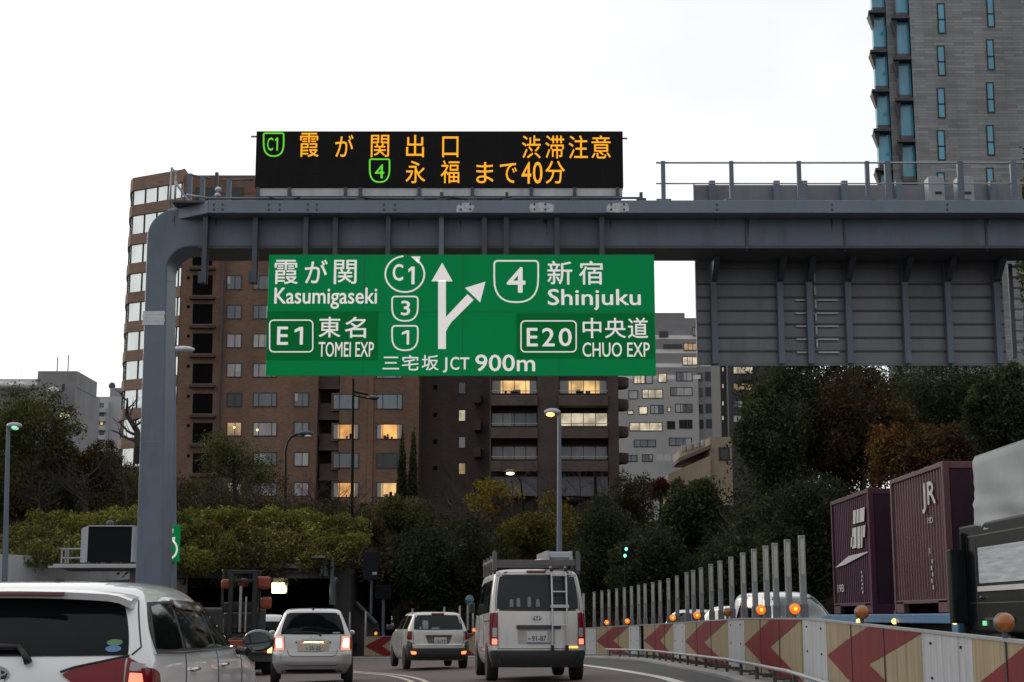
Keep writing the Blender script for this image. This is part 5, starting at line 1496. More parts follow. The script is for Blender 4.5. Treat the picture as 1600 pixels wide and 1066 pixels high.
pane_curtain = glassy('curtained_pane', (.36, .33, .35), .15)
pane_grey = glassy('grey_pane', (.14, .16, .18), .1)
pane_dark = glassy('dark_pane', (.022, .024, .026), .08)
pane_blue = glassy('pale_blue_pane', (.20, .24, .27), .08)
def lit_pane(name, c, e):
    if name in MATS: return MATS[name]
    m = bpy.data.materials.new(name); m.use_nodes = True; t = m.node_tree; b = t.nodes['Principled BSDF']
    b.inputs['Base Color'].default_value = (.1, .08, .05, 1); b.inputs['Roughness'].default_value = .15
    g = t.nodes.new('ShaderNodeTexCoord'); no = t.nodes.new('ShaderNodeTexNoise'); no.inputs['Scale'].default_value = .8; no.inputs['Detail'].default_value = 1
    t.links.new(g.outputs['Object'], no.inputs['Vector'])
    r = t.nodes.new('ShaderNodeMapRange'); r.inputs['From Min'].default_value = .35; r.inputs['From Max'].default_value = .68; r.inputs['To Min'].default_value = e * .5; r.inputs['To Max'].default_value = e * 1.25
    t.links.new(no.outputs['Fac'], r.inputs['Value']); t.links.new(r.outputs['Result'], b.inputs['Emission Strength'])
    b.inputs['Emission Color'].default_value = (*c, 1)
    MATS[name] = m; return m
pane_lit = lit_pane('warm_lit_pane', (1, .60, .22), .75)
pane_lit2 = lit_pane('orange_lit_pane', (1, .46, .12), .75)
pane_soft = lit_pane('softly_lit_pane', (1, .66, .34), .30)
pane_cream = lit_pane('cream_lit_pane', (1, .86, .60), .5)
pane_twi = glassy('sky_reflecting_pane', (.42, .43, .42), .15)
PM = dict(c=pane_curtain, g=pane_grey, d=pane_dark, b=pane_blue, l=pane_lit, o=pane_lit2, s=pane_soft, y=pane_cream, t=pane_twi)
def window(par, x0, x1, z0, z1, Y, kind, mull=(.5,), fr=.09, name='window'):
    m = MB(); d = .06
    m.box(x0, x1, Y - d, Y - .003, z0, z0 + fr).box(x0, x1, Y - d, Y - .003, z1 - fr, z1).box(x0, x0 + fr, Y - d, Y - .003, z0 + fr, z1 - fr).box(x1 - fr, x1, Y - d, Y - .003, z0 + fr, z1 - fr)
    for u in mull:
        x = x0 + (x1 - x0) * u; m.box(x - fr * .4, x + fr * .4, Y - d, Y - .003, z0 + fr, z1 - fr)
    w = m.build(name, win_frame, par)
    m = MB(); m.box(x0 + fr * .7, x1 - fr * .7, Y - .035, Y - .012, z0 + fr * .7, z1 - fr * .7)
    m.build('pane', PM[kind], w)
    q = random.Random(int(x0 * 37 + z0 * 19))
    if kind in 'cgbt' and mull and q.random() < .6:
        L = x1 - x0; u = q.uniform(.2, .55); s0_ = q.random() < .5; zz0 = z0 + fr + (z1 - z0) * (0 if q.random() < .6 else .35)
        c = MB(); c.box(x0 + fr if s0_ else x1 - L * u, x0 + L * u if s0_ else x1 - fr, Y - .042, Y - .037, zz0, z1 - fr)
        c.build('blind', pane_twi if kind != 't' else pane_grey, w)
    if kind in 'ol' and mull:
        c = MB(); L = x1 - x0; e = (z1 - z0)
        c.box(x0 + fr, x0 + L * .2, Y - .045, Y - .037, z0 + fr, z1 - fr).box(x1 - L * .17, x1 - fr, Y - .045, Y - .037, z0 + fr, z1 - fr)
        c.build('curtain', pane_curtain, w)
        c = MB(); q = random.Random(int(x0 * 31 + z0 * 17))
        for k in range(4):
            a = x0 + L * q.uniform(.25, .7); b = z0 + fr + e * q.uniform(0, .2); c.box(a, a + L * q.uniform(.04, .12), Y - .044, Y - .038, z0 + fr, b + e * .12)
        c.build('room_furniture', M('brown_furniture', (.09, .05, .025), .7), w)
    return w
def wpx(par, px0, py0, px1, py1, Y, kind, mull=(.5,), fr=.09):
    xm = (py0 + py1) / 2
    a = P(px0, xm, Y); b = P(px1, xm, Y)
    return window(par, a[0], b[0], P(px0, py1, Y)[2], P(px0, py0, Y)[2], Y, kind, mull, fr)
def bx(m, px0, px1, py0, py1, Y, D, pyx=600):
    a = P(px0, pyx, Y); b = P(px1, pyx, Y)
    return m.box(a[0], b[0], Y, Y + D, P(px0, py1, Y)[2], P(px0, py0, Y)[2])
YA = 150.0
bb = thing('brick_apartments', 'large brown brick apartment block with a curved glazed corner and lit windows', 'building', (-15, YA + 10, P(300, 810, YA)[2]))
m = MB(); bx(m, 276, 497, 302, 830, YA, 16); m.build('main_wall', brick, bb)
m = MB(); bx(m, 274, 391, 274, 302, YA - .05, 14)
a = P(391, 300, YA); b = P(400, 300, YA)
m.prism([(a[0], P(391, 301.8, YA)[2]), (b[0], P(391, 301.8, YA)[2]), (b[0], P(391, 290, YA)[2]), (a[0], P(391, 275, YA)[2])], YA - .04, YA + 12)
m.build('penthouse_wall', brick, bb)
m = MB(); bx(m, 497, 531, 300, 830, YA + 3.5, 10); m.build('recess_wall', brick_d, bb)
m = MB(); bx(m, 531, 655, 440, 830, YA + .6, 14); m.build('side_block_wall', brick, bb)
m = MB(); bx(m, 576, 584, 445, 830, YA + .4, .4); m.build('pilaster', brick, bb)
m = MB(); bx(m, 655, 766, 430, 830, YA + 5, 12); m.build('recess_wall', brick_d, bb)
for y in (436, 482, 528, 574):
    pass
# dark louvred openings with ledges
for y in (400, 446, 491, 537, 584, 631, 677, 724):
    m = MB(); bx(m, 301, 332, y - 16, y + 15, YA - .02, .01, y)
    w = m.build('balcony_opening', M('black_opening', (.008, .008, .009), .9, 0, 0, spec=0), bb)
    m = MB(); bx(m, 296, 336, y + 17, y + 21, YA - .5, .49, y); m.build('ledge', brick_d, bb)
    m = MB(); bx(m, 291.5, 296, y - 14, y - 9.5, YA - .03, .02, y); m.build('vent', M('black_opening', (.008, .008, .009), .7), bb)
m = MB()
q0 = P(336, 820, YA - .3); q1 = P(338, 390, YA - .3)
m.tube([(q0[0], YA - .3, q0[2]), (q0[0], YA - .3, q1[2])], .14, 6); m.build('drain_pipe', M('brown_pipe', (.07, .045, .05), .5), bb)
for (x0, x1, kinds, mu) in ((354, 378, 'dggccdsgc', (.55,)), (395, 433, 'dggccgcgc', (.25, .78)), (459, 483, '.....gbcc', (.55,))):
    for i, y in enumerate((396, 442, 488, 533, 579, 625, 671, 718, 765)):
        if kinds[i] == '.': continue
        wpx(bb, x0, y - 11.5, x1, y + 11, YA, kinds[i], mu)
for x0, x1 in ((305, 334), (357, 380)): wpx(bb, x0, 293, x1, 311, YA - .05, 'd', ())
for (x0, x1, row) in ((520, 561, ((628, 'b'), (675, 'o'), (720, 'g'), (766, 'o'))), (588, 629, ((580, 'b'), (628, 'b'), (675, 'o'), (720, 'd'), (766, 'l')))):
    for y, k in row:
        Yw = YA + .6
        if x0 == 520:
            m = MB(); bx(m, 518, 531.5, y - 14, y + 14, Yw, 3, y); m.build('side_block_wall', brick, bb)
        wpx(bb, x0, y - 12.5, x1, y + 12, Yw, k, (.25, .80))
for y in (592, 640, 688, 735):
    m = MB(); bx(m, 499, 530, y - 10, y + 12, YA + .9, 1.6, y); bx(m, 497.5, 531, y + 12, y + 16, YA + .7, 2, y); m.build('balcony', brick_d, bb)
for y, k in ((607, 'g'), (650, 'y'), (692, 't'), (733, 's')):
    wpx(bb, 716, y - 10, 728, y + 9, YA + 5, k, ())
    m = MB(); bx(m, 677, 683, y - 5, y + 2, YA + 4.97, .02, y); m.build('vent', M('black_opening', (.008, .008, .009), .7), bb)
    m = MB(); bx(m, 741, 751, y + 6, y + 22, YA + 3.4, 1.5, y); m.build('small_balcony', brick_d, bb)
# glazed curved wing on the left: faceted plan with brick bands
plan = [(P(px, 600, y)[0], y) for px, y in ((194, 159), (191.5, 155.5), (192, 154.2), (195, 153.4), (250, 151.2), (262, 150.8), (272, 150.35), (277, 150.0))]
def wing(z0, z1, grow, mat, name):
    m = MB(); n = len(plan); pts = []
    for i, (x, y) in enumerate(plan):
        a = plan[max(0, i - 1)]; b = plan[min(n - 1, i + 1)]
        t = np.array(b) - np.array(a); t = t / np.linalg.norm(t)
        pts.append((x + t[1] * grow, y - t[0] * grow))
    v = [(x, y, z0) for x, y in pts] + [(plan[-1][0], YA + 14, z0)] + [(x, y, z1) for x, y in pts] + [(plan[-1][0], YA + 14, z1)]
    k = n + 1
    f = [tuple(range(k - 1, -1, -1)), tuple(range(k, 2 * k))] + [(i, (i + 1) % k, (i + 1) % k + k, i + k) for i in range(k)]
    return m.add(v, f).build(name, mat, bb)
def zpx(py, px=215, Y=153.5): return P(px, py, Y)[2]
bands = [(279, 299)] + [(322 + 45.4 * k, 338.5 + 45.4 * k) for k in range(10)]
wing(zpx(830), zpx(bands[-1][1]), .0, brick_d, 'wing_wall')
pane_wing = M('greenish_glass_wall', (.78, .82, .79), .12, .75, .12, .6, stretch=(1, 1, .3))
for i, (a, b_) in enumerate(bands):
    wing(zpx(b_), zpx(a), .12, brick_band, 'parapet_band')
    nxt = bands[i + 1][0] if i + 1 < len(bands) else None
    if nxt:
        g = wing(zpx(nxt), zpx(b_), -.05, pane_wing, 'glass_band')
        m = MB()
        for j, (x, y) in enumerate(plan[2:]):
            m.box(x - .05, x + .05, y - .02 - (.0 if j else 0), y + .12, zpx(nxt), zpx(b_))
        for u in (.35, .7):
            x = plan[3][0] + (plan[4][0] - plan[3][0]) * u; y = plan[3][1] + (plan[4][1] - plan[3][1]) * u
            m.box(x - .05, x + .05, y - .05, y + .1, zpx(nxt), zpx(b_))
        m.build('glazing_bar', win_frame, g)
# balcony block on the right
YC = 146.0
m = MB()
for x0, x1 in ((765, 767.5), (840, 873), (950, 966)): bx(m, x0, x1, 430, 830, YC, 6)
m.build('balcony_pier', brick_d, bb)
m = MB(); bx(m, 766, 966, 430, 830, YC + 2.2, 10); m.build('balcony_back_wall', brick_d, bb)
for x0, x1, kk in ((767.5, 840, 'lbcg'), (873, 950, 'lycg')):
    for k, y in enumerate((605, 656, 708)):
        wpx(bb, x0 + .5, y - 11, x1 - .5, y + 11, YC + 2.2, kk[k], (.25, .5, .75), .08)
        m = MB(); bx(m, x0, x1, y + 12, y + 28.5, YC - .4, .5, y); bx(m, x0, x1, y + 25, y + 28.4, YC + .1, 2.1, y); m.build('balcony_parapet', brickmat('balcony_brick', (.10, .072, .06), (.08, .06, .05), .40, .14, .14) if 'balcony_brick' not in MATS else MATS['balcony_brick'], bb)
        m = MB(); a = P(x0, y + 6, YC - .2); b = P(x1, y + 6, YC - .2); m.tube([a, b], .035, 5); m.build('balcony_rail', galv, bb)
    m = MB(); bx(m, x0, x1, 745, 775, YC + .3, 1, 750); m.build('entrance_fascia', M('grey_fascia', (.12, .115, .125), .7), bb)
for y in (590, 625, 668, 710):
    m = MB(); a = P(972, y, YC + 3); m.lathe((a[0] - .5, YC + 3, P(972, y + 10, YC)[2]), (0, 0, 1), [(1.0, 0), (1.15, .2), (1.15, P(0, y - 6, YC)[2] - P(0, y + 10, YC)[2])], 16); m.build('round_balcony', brick_d, bb, smooth=True)
# warm ceiling lamps seen in two rooms
for px, py in ((361, 393), (364, 396), (402, 672), (366, 668), (417, 391), (425, 393)):
    p = P(px, py, YA - .12)
    MB().ball(p, .11, .05, .11, 8, 6).build('room_lamp', M('room_lamp_glow', (1, .6, .2), .4, 0, 0, emit=2, ecol=(1, .66, .28)), bb)

# --- grey tower, top right
YT = 118.0
tw = thing('grey_tower', 'tall grey brick tower with narrow blue windows and projecting ledges', 'building', (P(1500, 700, YT)[0], YT + 10, 8))
def XX(px, py=150, Y=YT): return P(px + (6 if px < 1404 else 2 if px < 1427 else 0), py, Y)[0]
zlo, zhi = 4.0, P(1500, -75, YT)[2]
m = MB(); m.hexa([(XX(1427), YT, zlo), (XX(1427) + 16, YT, zlo), (XX(1427) + 20, YT + 18, zlo), (XX(1427) + 6, YT + 18, zlo)], [(XX(1427), YT, zhi), (XX(1427) + 16, YT, zhi), (XX(1427) + 20, YT + 18, zhi), (XX(1427) + 6, YT + 18, zhi)]); m.build('front_wall', grey_brick, tw)
m = MB(); [m.hexa([(XX(a), YT + d, zlo), (XX(b), YT + d, zlo), (XX(b) + sk, YT + 16, zlo), (XX(a) + sk, YT + 16, zlo)], [(XX(a), YT + d, zhi - .5), (XX(b), YT + d, zhi - .5), (XX(b) + sk, YT + 16, zhi - .5), (XX(a) + sk, YT + 16, zhi - .5)]) for a, b, d, sk in ((1390, 1406.8, 1.2, 4.6), (1374, 1389.8, 2.2, 4.6), (1407, 1426.8, 1.0, 4.6))]; m.build('stepped_wall', grey_brick, tw)
blue_pane = glassy('sky_reflection_glass', (.085, .34, .48), .05, spec=.9, var=.35, scale=.8, stretch=(1, 1, .2))  # blue sky reflection is part of the glass base colour
PM['B'] = blue_pane
for k in range(7):
    y = 29.5 + 66 * k - 66
    if y + 47 > -60: 
        w = wpx(tw, 1464.5 + .0, y - 24, 1477, y + 23.5, YT, 'B', (), .10)
        m = MB(); a = P(1465, y + 1.5, YT); b = P(1476.5, y + 1.5, YT); m.box(a[0], b[0], YT - .06, YT - .036, a[2] - .06, a[2] + .06); m.build('transom', win_frame, w)
    y2 = 19 + 66.8 * k - 66.8
    w = wpx(tw, 1541.5, y2 - 24, 1553.5, y2 + 24, YT, 'B', (), .10)
    m = MB(); a = P(1542, y2 + 3, YT); b = P(1553, y2 + 3, YT); m.box(a[0], b[0], YT - .06, YT - .036, a[2] - .06, a[2] + .06); m.build('transom', win_frame, w)
dark_slab = M('dark_grey_slab', (.06, .06, .066), .6, 0, .1, 2)
dark_band = M('dark_spandrel', (.10, .10, .11), .6, 0, .1, 2)
for k in range(6):
    y = 55 + 64.3 * k - 64.3
    yy0, yy1 = y - 24, y + 25
    m = MB(); a = P(1405, y, YT + 1); b = P(1423.5, y, YT + 1)
    m.box(XX(1405.5), XX(1428), YT + .55, YT + .98, P(0, yy1, YT)[2], P(0, yy0, YT)[2]); w = m.build('bay_glass', blue_pane, tw)
    m = MB(); m.box(XX(1405.5), XX(1428), YT + .50, YT + .97, P(0, yy1 + 14, YT)[2], P(0, yy1 + .2, YT)[2]); m.box(XX(1405) - .02, XX(1406.2), YT + .48, YT + .9, P(0, yy1, YT)[2], P(0, yy0, YT)[2]); m.build('spandrel', dark_band, tw)
    m = MB(); z = P(0, yy0 - 1, YT)[2]; x0, x1 = XX(1391), XX(1424)
    m.hexa([(x0, YT - .2, z - .0), (x1, YT - .2, z + .0), (x1, YT + .9, z), (x0 + .3, YT + .9, z)], [(x0, YT - .2, z + .22), (x1, YT - .2, z + .28), (x1, YT + .9, z + .28), (x0 + .3, YT + .9, z + .22)])
    m.hexa([(XX(1404.5), YT + .4, z - 1.3), (XX(1405.5), YT + .4, z - 1.3), (XX(1405.5), YT + .9, z - 1.3), (XX(1404.5), YT + .9, z - 1.3)], [(x0 + .15, YT + .1, z - .01), (XX(1405.5), YT + .1, z - .01), (XX(1405.5), YT + .9, z - .01), (x0 + .15, YT + .9, z - .01)])
    m.build('canopy_ledge', dark_slab, tw)
    y = 38 + 62 * k - 62; yy0, yy1 = y - 23, y + 23
    m = MB(); m.box(XX(1371), XX(1391), YT + 1.7, YT + 2.19, P(0, yy1, YT)[2], P(0, yy0, YT)[2]); m.build('bay_glass', blue_pane, tw)
    m = MB(); m.box(XX(1371.5), XX(1391), YT + 1.72, YT + 2.19, P(0, yy1 + 15, YT)[2], P(0, yy1 + .2, YT)[2]); m.build('spandrel', dark_band, tw)
    m = MB(); z = P(0, yy0 - 2, YT)[2]; x0, x1 = XX(1361), XX(1388)
    m.hexa([(x0, YT + .9, z), (x1, YT + .9, z), (x1, YT + 2.1, z), (x0 + .2, YT + 2.1, z)], [(x0, YT + .9, z + .2), (x1, YT + .9, z + .26), (x1, YT + 2.1, z + .26), (x0 + .2, YT + 2.1, z + .2)])
    m.hexa([(XX(1370.5), YT + 1.6, z - 1.1), (XX(1371.5), YT + 1.6, z - 1.1), (XX(1371.5), YT + 2.1, z - 1.1), (XX(1370.5), YT + 2.1, z - 1.1)], [(x0 + .1, YT + 1.2, z - .01), (XX(1371.5), YT + 1.2, z - .01), (XX(1371.5), YT + 2.1, z - .01), (x0 + .1, YT + 2.1, z - .01)])
    m.build('canopy_ledge', dark_slab, tw)

# --- pale grey apartments behind, right of the sign
YP = 270.0
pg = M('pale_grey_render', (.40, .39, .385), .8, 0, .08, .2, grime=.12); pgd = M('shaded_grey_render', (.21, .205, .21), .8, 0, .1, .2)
pa = thing('terraced_apartments', 'pale grey stepped apartment building with rows of curtained windows beside the green sign', 'building', (P(1020, 700, YP)[0], YP + 8, 20))
def stair(m, px0, px1, py0, py1, dy, D=14): return bx(m, px0, px1, py0, py1, YP + dy, D, 600)
m = MB(); stair(m, 955, 1091, 592, 830, 0, 16); m.build('main_wall', pg, pa)
for k, (y0, y1, xr_) in enumerate(((574, 592, 1094), (552, 574, 1094), (530, 552, 1094), (508, 530, 1094))):
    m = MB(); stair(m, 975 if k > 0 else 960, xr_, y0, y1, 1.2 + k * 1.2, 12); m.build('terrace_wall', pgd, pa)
    m = MB(); stair(m, 970 if k > 0 else 957, xr_ + 1, y1 - 6, y1, .2 + k * 1.2, 1.0); m.build('terrace_parapet', M('light_parapet', (.66, .65, .64), .8, 0, .06, .3), pa)
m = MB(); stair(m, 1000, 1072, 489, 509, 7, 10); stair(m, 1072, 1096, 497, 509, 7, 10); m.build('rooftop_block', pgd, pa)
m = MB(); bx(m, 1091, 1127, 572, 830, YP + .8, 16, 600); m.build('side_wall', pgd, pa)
for (x0, x1, y0, y1, k) in ((990, 1008, 578, 600, 'y'), (1008, 1020, 579, 600, 't'), (1028, 1042, 583, 598, 'y'), (1056, 1082, 581, 596, 't'),
        (982, 997, 610, 624, 't'), (1003, 1036, 608, 623, 'y'), (1047, 1082, 605, 619, 't'), (980, 990, 641, 648, 'y'), (998, 1012, 635, 648, 'y'), (1016, 1037, 633, 647, 't'), (1043, 1048, 636, 644, 'y'), (1055, 1082, 631, 645, 'g'),
        (983, 1035, 660, 674, 'y'), (1042, 1055, 658, 671, 'd'), (1061, 1082, 656, 670, 'd'), (990, 1025, 687, 699, 'b'), (1045, 1081, 684, 697, 'b'), (970, 996, 711, 722, 'b'), (1003, 1020, 710, 722, 'b')):
    wpx(pa, x0, y0, x1, y1, YP, k, (.3, .62) if x1 - x0 > 16 else (), .14)
for (x0, x1, y0, y1, k) in ((1066, 1092, 557, 571, 'y'), (1036, 1066, 538, 545, 'd'), (1068, 1092, 536, 548, 's'), (1030, 1044, 518, 527, 'd'), (1082, 1092, 511, 525, 't')):
    wpx(pa, x0, y0, x1, y1, YP + (1.2 if y0 > 553 else 2.4 if y0 > 530 else 3.6), k, (.3, .6), .14)
for y in (590, 614, 640, 664):
    m = MB(); bx(m, 1102, 1125, y - 9, y + 5, YP + .7, .09, 600); m.build('balcony_opening', M('deep_shadow_opening', (.02, .024, .026), .5), pa)
    m = MB(); bx(m, 1091.5, 1098, y - 8, y + 6, YP + .72, .07, 600); m.build('side_pane', pane_dark, pa)
m = MB()
for x in range(1026, 1062, 12): bx(m, x, x + 10, 710, 720, YP - 3, .1, 700)
m.build('rooftop_rail_panel', M('white_rail_panel', (.45, .46, .48), .5), pa)
# --- dark apartments beside it
YQ = 215.0
dk = M('dark_grey_render', (.052, .050, .055), .8, 0, .15, .4)
da = thing('dark_apartments', 'dark grey apartment tower with lit windows half hidden behind the evergreen trees', 'building', (P(1155, 700, YQ)[0], YQ + 8, 15))
m = MB(); bx(m, 1138, 1230, 470, 850, YQ, 14, 620); bx(m, 1126, 1138, 470, 850, YQ + 2, 10, 620); m.build('main_wall', dk, da)
for y, k in ((579, 'y'), (605, 's'), (632, 't'), (655, 't'), (551, 'y')):
    wpx(da, 1145, y - 6.5, 1177, y + 6, YQ, k, (.25, .6), .12)
    m = MB(); bx(m, 1160, 1180, y - 14, y - 11, YQ - .6, .59, 620); m.build('ledge', dk, da)
    wpx(da, 1128, y - 5, 1131, y + 2, YQ + 2, 'y', (), .05)
# --- beige low building
YV = 150.0
bg_ = M('beige_render', (.38, .30, .215), .8, 0, .08, .5, grime=.15)
be = thing('beige_house', 'low beige building with a slanting roofline in front of the pale grey apartments', 'building', (P(1090, 740, YV)[0], YV + 5, 12))
def slope_wall(m, pts, Y0, Y1):
    """front polygon (px, py, Y per point) extruded backwards"""
    f = [P(px, py, Y) for px, py, Y in pts]; b = [(p[0], p[1] + 6, p[2]) for p in f]; n = len(f)
    return m.add(f + b, [tuple(range(n)), tuple(range(2 * n - 1, n - 1, -1))] + [(i, i + n, (i + 1) % n + n, (i + 1) % n) for i in range(n)])
m = MB(); slope_wall(m, [(1044, 790, 156), (1110, 790, 149), (1110, 712, 149), (1044, 741, 156)], 0, 0); slope_wall(m, [(1062, 722, 160), (1109, 722, 153), (1109, 684, 153), (1062, 702, 160)], 0, 0); m.build('side_wall', bg_, be)
m = MB(); bx(m, 1109, 1144, 683, 790, 150, 12, 720); m.build('end_wall', bg_, be)
m = MB(); slope_wall(m, [(1060, 722, 155.5), (1112, 700, 148.5), (1112, 694, 148.5), (1060, 716, 155.5)], 0, 0); m.build('roof_edge', M('brown_roof_edge', (.10, .07, .055), .8), be)
for x in (1068, 1078, 1089, 1100):
    Yy = 160 - (x - 1062) / 47 * 7 - .2
    p = P(x, 702 - (x - 1062) * .25, Yy); m = MB(); m.box(p[0] - .25, p[0] + .25, Yy - .3, Yy, p[2] - .3, p[2] + .3); m.build('wall_lamp', M('white_fitting', (.5, .48, .44), .5), be)
wpx(be, 1123, 699, 1140, 720, 150, 'd', (), .2)
# --- left distance: grey office and white balcony flats
YO = 245.0
go = M('grey_office_render', (.24, .24, .245), .8, 0, .1, .3, grime=.2)
of = thing('grey_office', 'grey office building with rooftop aerials behind the big loose green tree', 'building', (P(50, 700, YO)[0], YO + 8, 15))
m = MB(); bx(m, -60, 116, 602, 770, YO, 15, 640); bx(m, 56, 118, 580, 605, YO + .5, 12, 640); m.build('wall', go, of)
m = MB(); bx(m, -60, 56, 592, 603, YO + 2, 8, 640); m.build('rooftop_parapet', M('light_parapet', (.38, .375, .375), .8), of)
for x, t_ in ((89, 558), (106, 555), (34, 583)):
    a = P(x, 582, YO + 5); b = P(x, t_, YO + 5); MB().tube([(a[0], YO + 5, a[2]), (a[0], YO + 5, b[2])], .09, 5).build('aerial', steel_dark, of)
for (x0, x1, y0, y1, k) in ((92, 110, 642, 656, 'y'), (97, 101, 600, 611, 't'), (105, 111, 666, 674, 'b'), (20, 50, 640, 650, 'b'), (60, 84, 642, 652, 'g')): wpx(of, x0, y0, x1, y1, YO, k, (.5,), .15)
m = MB()
for x, w in ((84, 9), (30, 14), (5, 12)):
    p = P(x, 612 if x > 60 else 604, YO - 2); m.ball(p, w * .11, 1.5, .75, 12, 8)
m.build('rooftop_dome', M('pale_dome', (.5, .5, .5), .4), of, smooth='all')
YW2 = 420.0
wf = thing('white_flats', 'small distant white block of flats with stacked balconies', 'building', (P(160, 680, YW2)[0], YW2 + 8, 20))
wr = M('white_render', (.42, .42, .44), .8, 0, .06, .2)
m = MB(); bx(m, 130, 168, 627, 760, YW2 + 2, 14, 650); bx(m, 150, 192, 620, 760, YW2 + 4, 14, 650); m.build('wall', wr, wf)
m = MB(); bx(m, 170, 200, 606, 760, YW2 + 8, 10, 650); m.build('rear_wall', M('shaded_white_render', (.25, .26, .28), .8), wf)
for y, k in ((634, 's'), (648, 'g'), (662, 's'), (677, 'l')):
    m = MB(); bx(m, 127, 164, y + 3, y + 10, YW2, 2, 650); m.build('balcony', wr, wf)
    wpx(wf, 136, y - 4, 150, y + 3, YW2 + 2, k, (), .2); wpx(wf, 156, y - 4, 162, y + 3, YW2 + 2, 'l' if y in (662,) else 'g', (), .2)
m = MB(); a = P(175, 606, YW2 + 9); m.tube([a, P(175, 600, YW2 + 9)], .2, 5); m.ball(P(175, 603, YW2 + 9), 1.0, .5, 1.0, 10, 8); m.build('rooftop_tank', steel_dark, wf)
# ------------------------------------------------------------------ hill, retaining wall, tunnel, hedges
def wall_y(x): return 74 + 3.41 * (x + 16.6)
hill_soil = M('undergrowth_soil', (.016, .014, .010), .95, 0, .6, .8, bump=.6, spec=0)
def hz(x, y, x_edge):
    pass
def hill_height(x, y):
    if x < -16.6: yf = max(20, wall_y(x))
    elif x < -6.5: yf = 76.5
    else: yf = 88
    z0 = 3.7 if x < -6.5 else .0
    t = max(0, min(1, (y - yf) / 60)); t = t * t * (3 - 2 * t)
    top = 10.3 if x < 25 else 11.5
    return z0 + (top - z0) * t
m = MB(); v = []; f = []; xs = list(np.arange(-150, -16.6, 6)) + [-16.6, -14, -11, -8, -6.6, -6.4] + list(np.arange(-3, 200, 7)); NB = 26
for x in xs:
    yf = max(20, wall_y(x)) if x < -16.6 else 76.5 if x < -6.5 else 88
    for k in range(NB):
        y = yf + .3 + (k / (NB - 1)) ** 1.6 * (620 - yf)
        v.append((x, y, hill_height(x, y) + (.4 * math.sin(x * .7 + y * .5) if k else 0)))
for i in range(len(xs) - 1):
    for k in range(NB - 1): f.append((i * NB + k, (i + 1) * NB + k, (i + 1) * NB + k + 1, i * NB + k + 1))
m.add(v, f).top('hill', hill_soil, kind='structure', origin=(0, 0, 0), smooth='all')
# right-hand bank behind the far carriageway
m = MB(); v = []; f = []; ys_ = list(np.arange(10, 100, 5)); xs_ = [13.2, 16, 20, 30, 45, 80]; zs_ = [.3, 1.6, 3.2, 6, 9, 11]
for y in ys_:
    for x, z in zip(xs_, zs_): v.append((x + .5 * math.sin(y), y, z + .3 * math.sin(y * 1.3 + x)))
for i in range(len(ys_) - 1):
    for k in range(5): f.append((i * 6 + k, i * 6 + k + 1, (i + 1) * 6 + k + 1, (i + 1) * 6 + k))
m.add(v, f).top('bank', hill_soil, kind='structure', origin=(0, 0, 0), smooth='all')
# concrete retaining wall on the left
pale_conc = M('pale_concrete', (.40, .41, .43), .75, 0, .1, .8, bump=.1, grime=.25)
rw = thing('retaining_wall', 'long pale grey concrete retaining wall below the ivy', 'wall', (-18.5, 68, -.4))
def wallseg(y0, y1, z_of, off, thick, zb_of):
    xa = -16.6 + (y0 - 74) / 3.41; xb = -16.6 + (y1 - 74) / 3.41
    n = (-1 / math.hypot(1, 3.41) * 3.41, 1 / math.hypot(1, 3.41))
    n = (3.41 / math.hypot(1, 3.41), -1 / math.hypot(1, 3.41))
    q = [(xa + n[0] * off, y0 + n[1] * off), (xb + n[0] * off, y1 + n[1] * off), (xb - n[0] * (thick - off), y1 - n[1] * (thick - off)), (xa - n[0] * (thick - off), y0 - n[1] * (thick - off))]
    return [(x, y, zb_of(y)) for x, y in q], [(x, y, z_of(y)) for x, y in q]
m = MB(); m.hexa(*wallseg(30, 76.3, lambda y: 3.45 + max(0, y - 60) * .03, .0, .5, lambda y: -1.5)); m.build('wall_face', pale_conc, rw)
m = MB(); m.hexa(*wallseg(30, 76.2, lambda y: 2.42 + (y - 60) * .055, .10, .097, lambda y: 2.30 + (y - 60) * .055)); m.build('ledge', concrete_dark, rw)
# tunnel mouth
YU = 75.0
tp = thing('tunnel_portal', 'dark concrete tunnel mouth with a pale edge beam under the ivy', 'tunnel', (-12.6, YU, -.9))
xa, xb = P(262, 890, YU)[0], P(522, 890, YU)[0]
zt_ = P(400, 881, YU)[2]; zl = P(400, 903, YU)[2]
m = MB(); m.box(xa - .5, xb - .7, YU - .3, YU + 1.5, P(0, 888, YU)[2], zt_); m.build('edge_beam', M('weathered_beam', (.17, .175, .18), .75, 0, .15, 1, grime=.3), tp)
m = MB(); m.box(xa - .5, xb, YU, YU + 1.3, zl, P(0, 888, YU)[2] - .003); m.box(xa - .5, xb - .8, YU - .15, YU - .003, P(0, 895, YU)[2], P(0, 892, YU)[2]); m.build('lintel', concrete_dark, tp)
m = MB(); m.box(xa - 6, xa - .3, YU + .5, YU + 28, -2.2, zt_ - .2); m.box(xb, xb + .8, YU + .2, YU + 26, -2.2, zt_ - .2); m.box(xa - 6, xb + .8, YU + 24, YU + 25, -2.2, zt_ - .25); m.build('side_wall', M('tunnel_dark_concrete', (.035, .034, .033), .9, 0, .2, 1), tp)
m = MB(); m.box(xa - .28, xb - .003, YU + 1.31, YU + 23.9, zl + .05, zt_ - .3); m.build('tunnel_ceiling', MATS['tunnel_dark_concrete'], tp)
q = P(435, 918, YU + 3); q2 = P(428, 905.5, YU + 8)
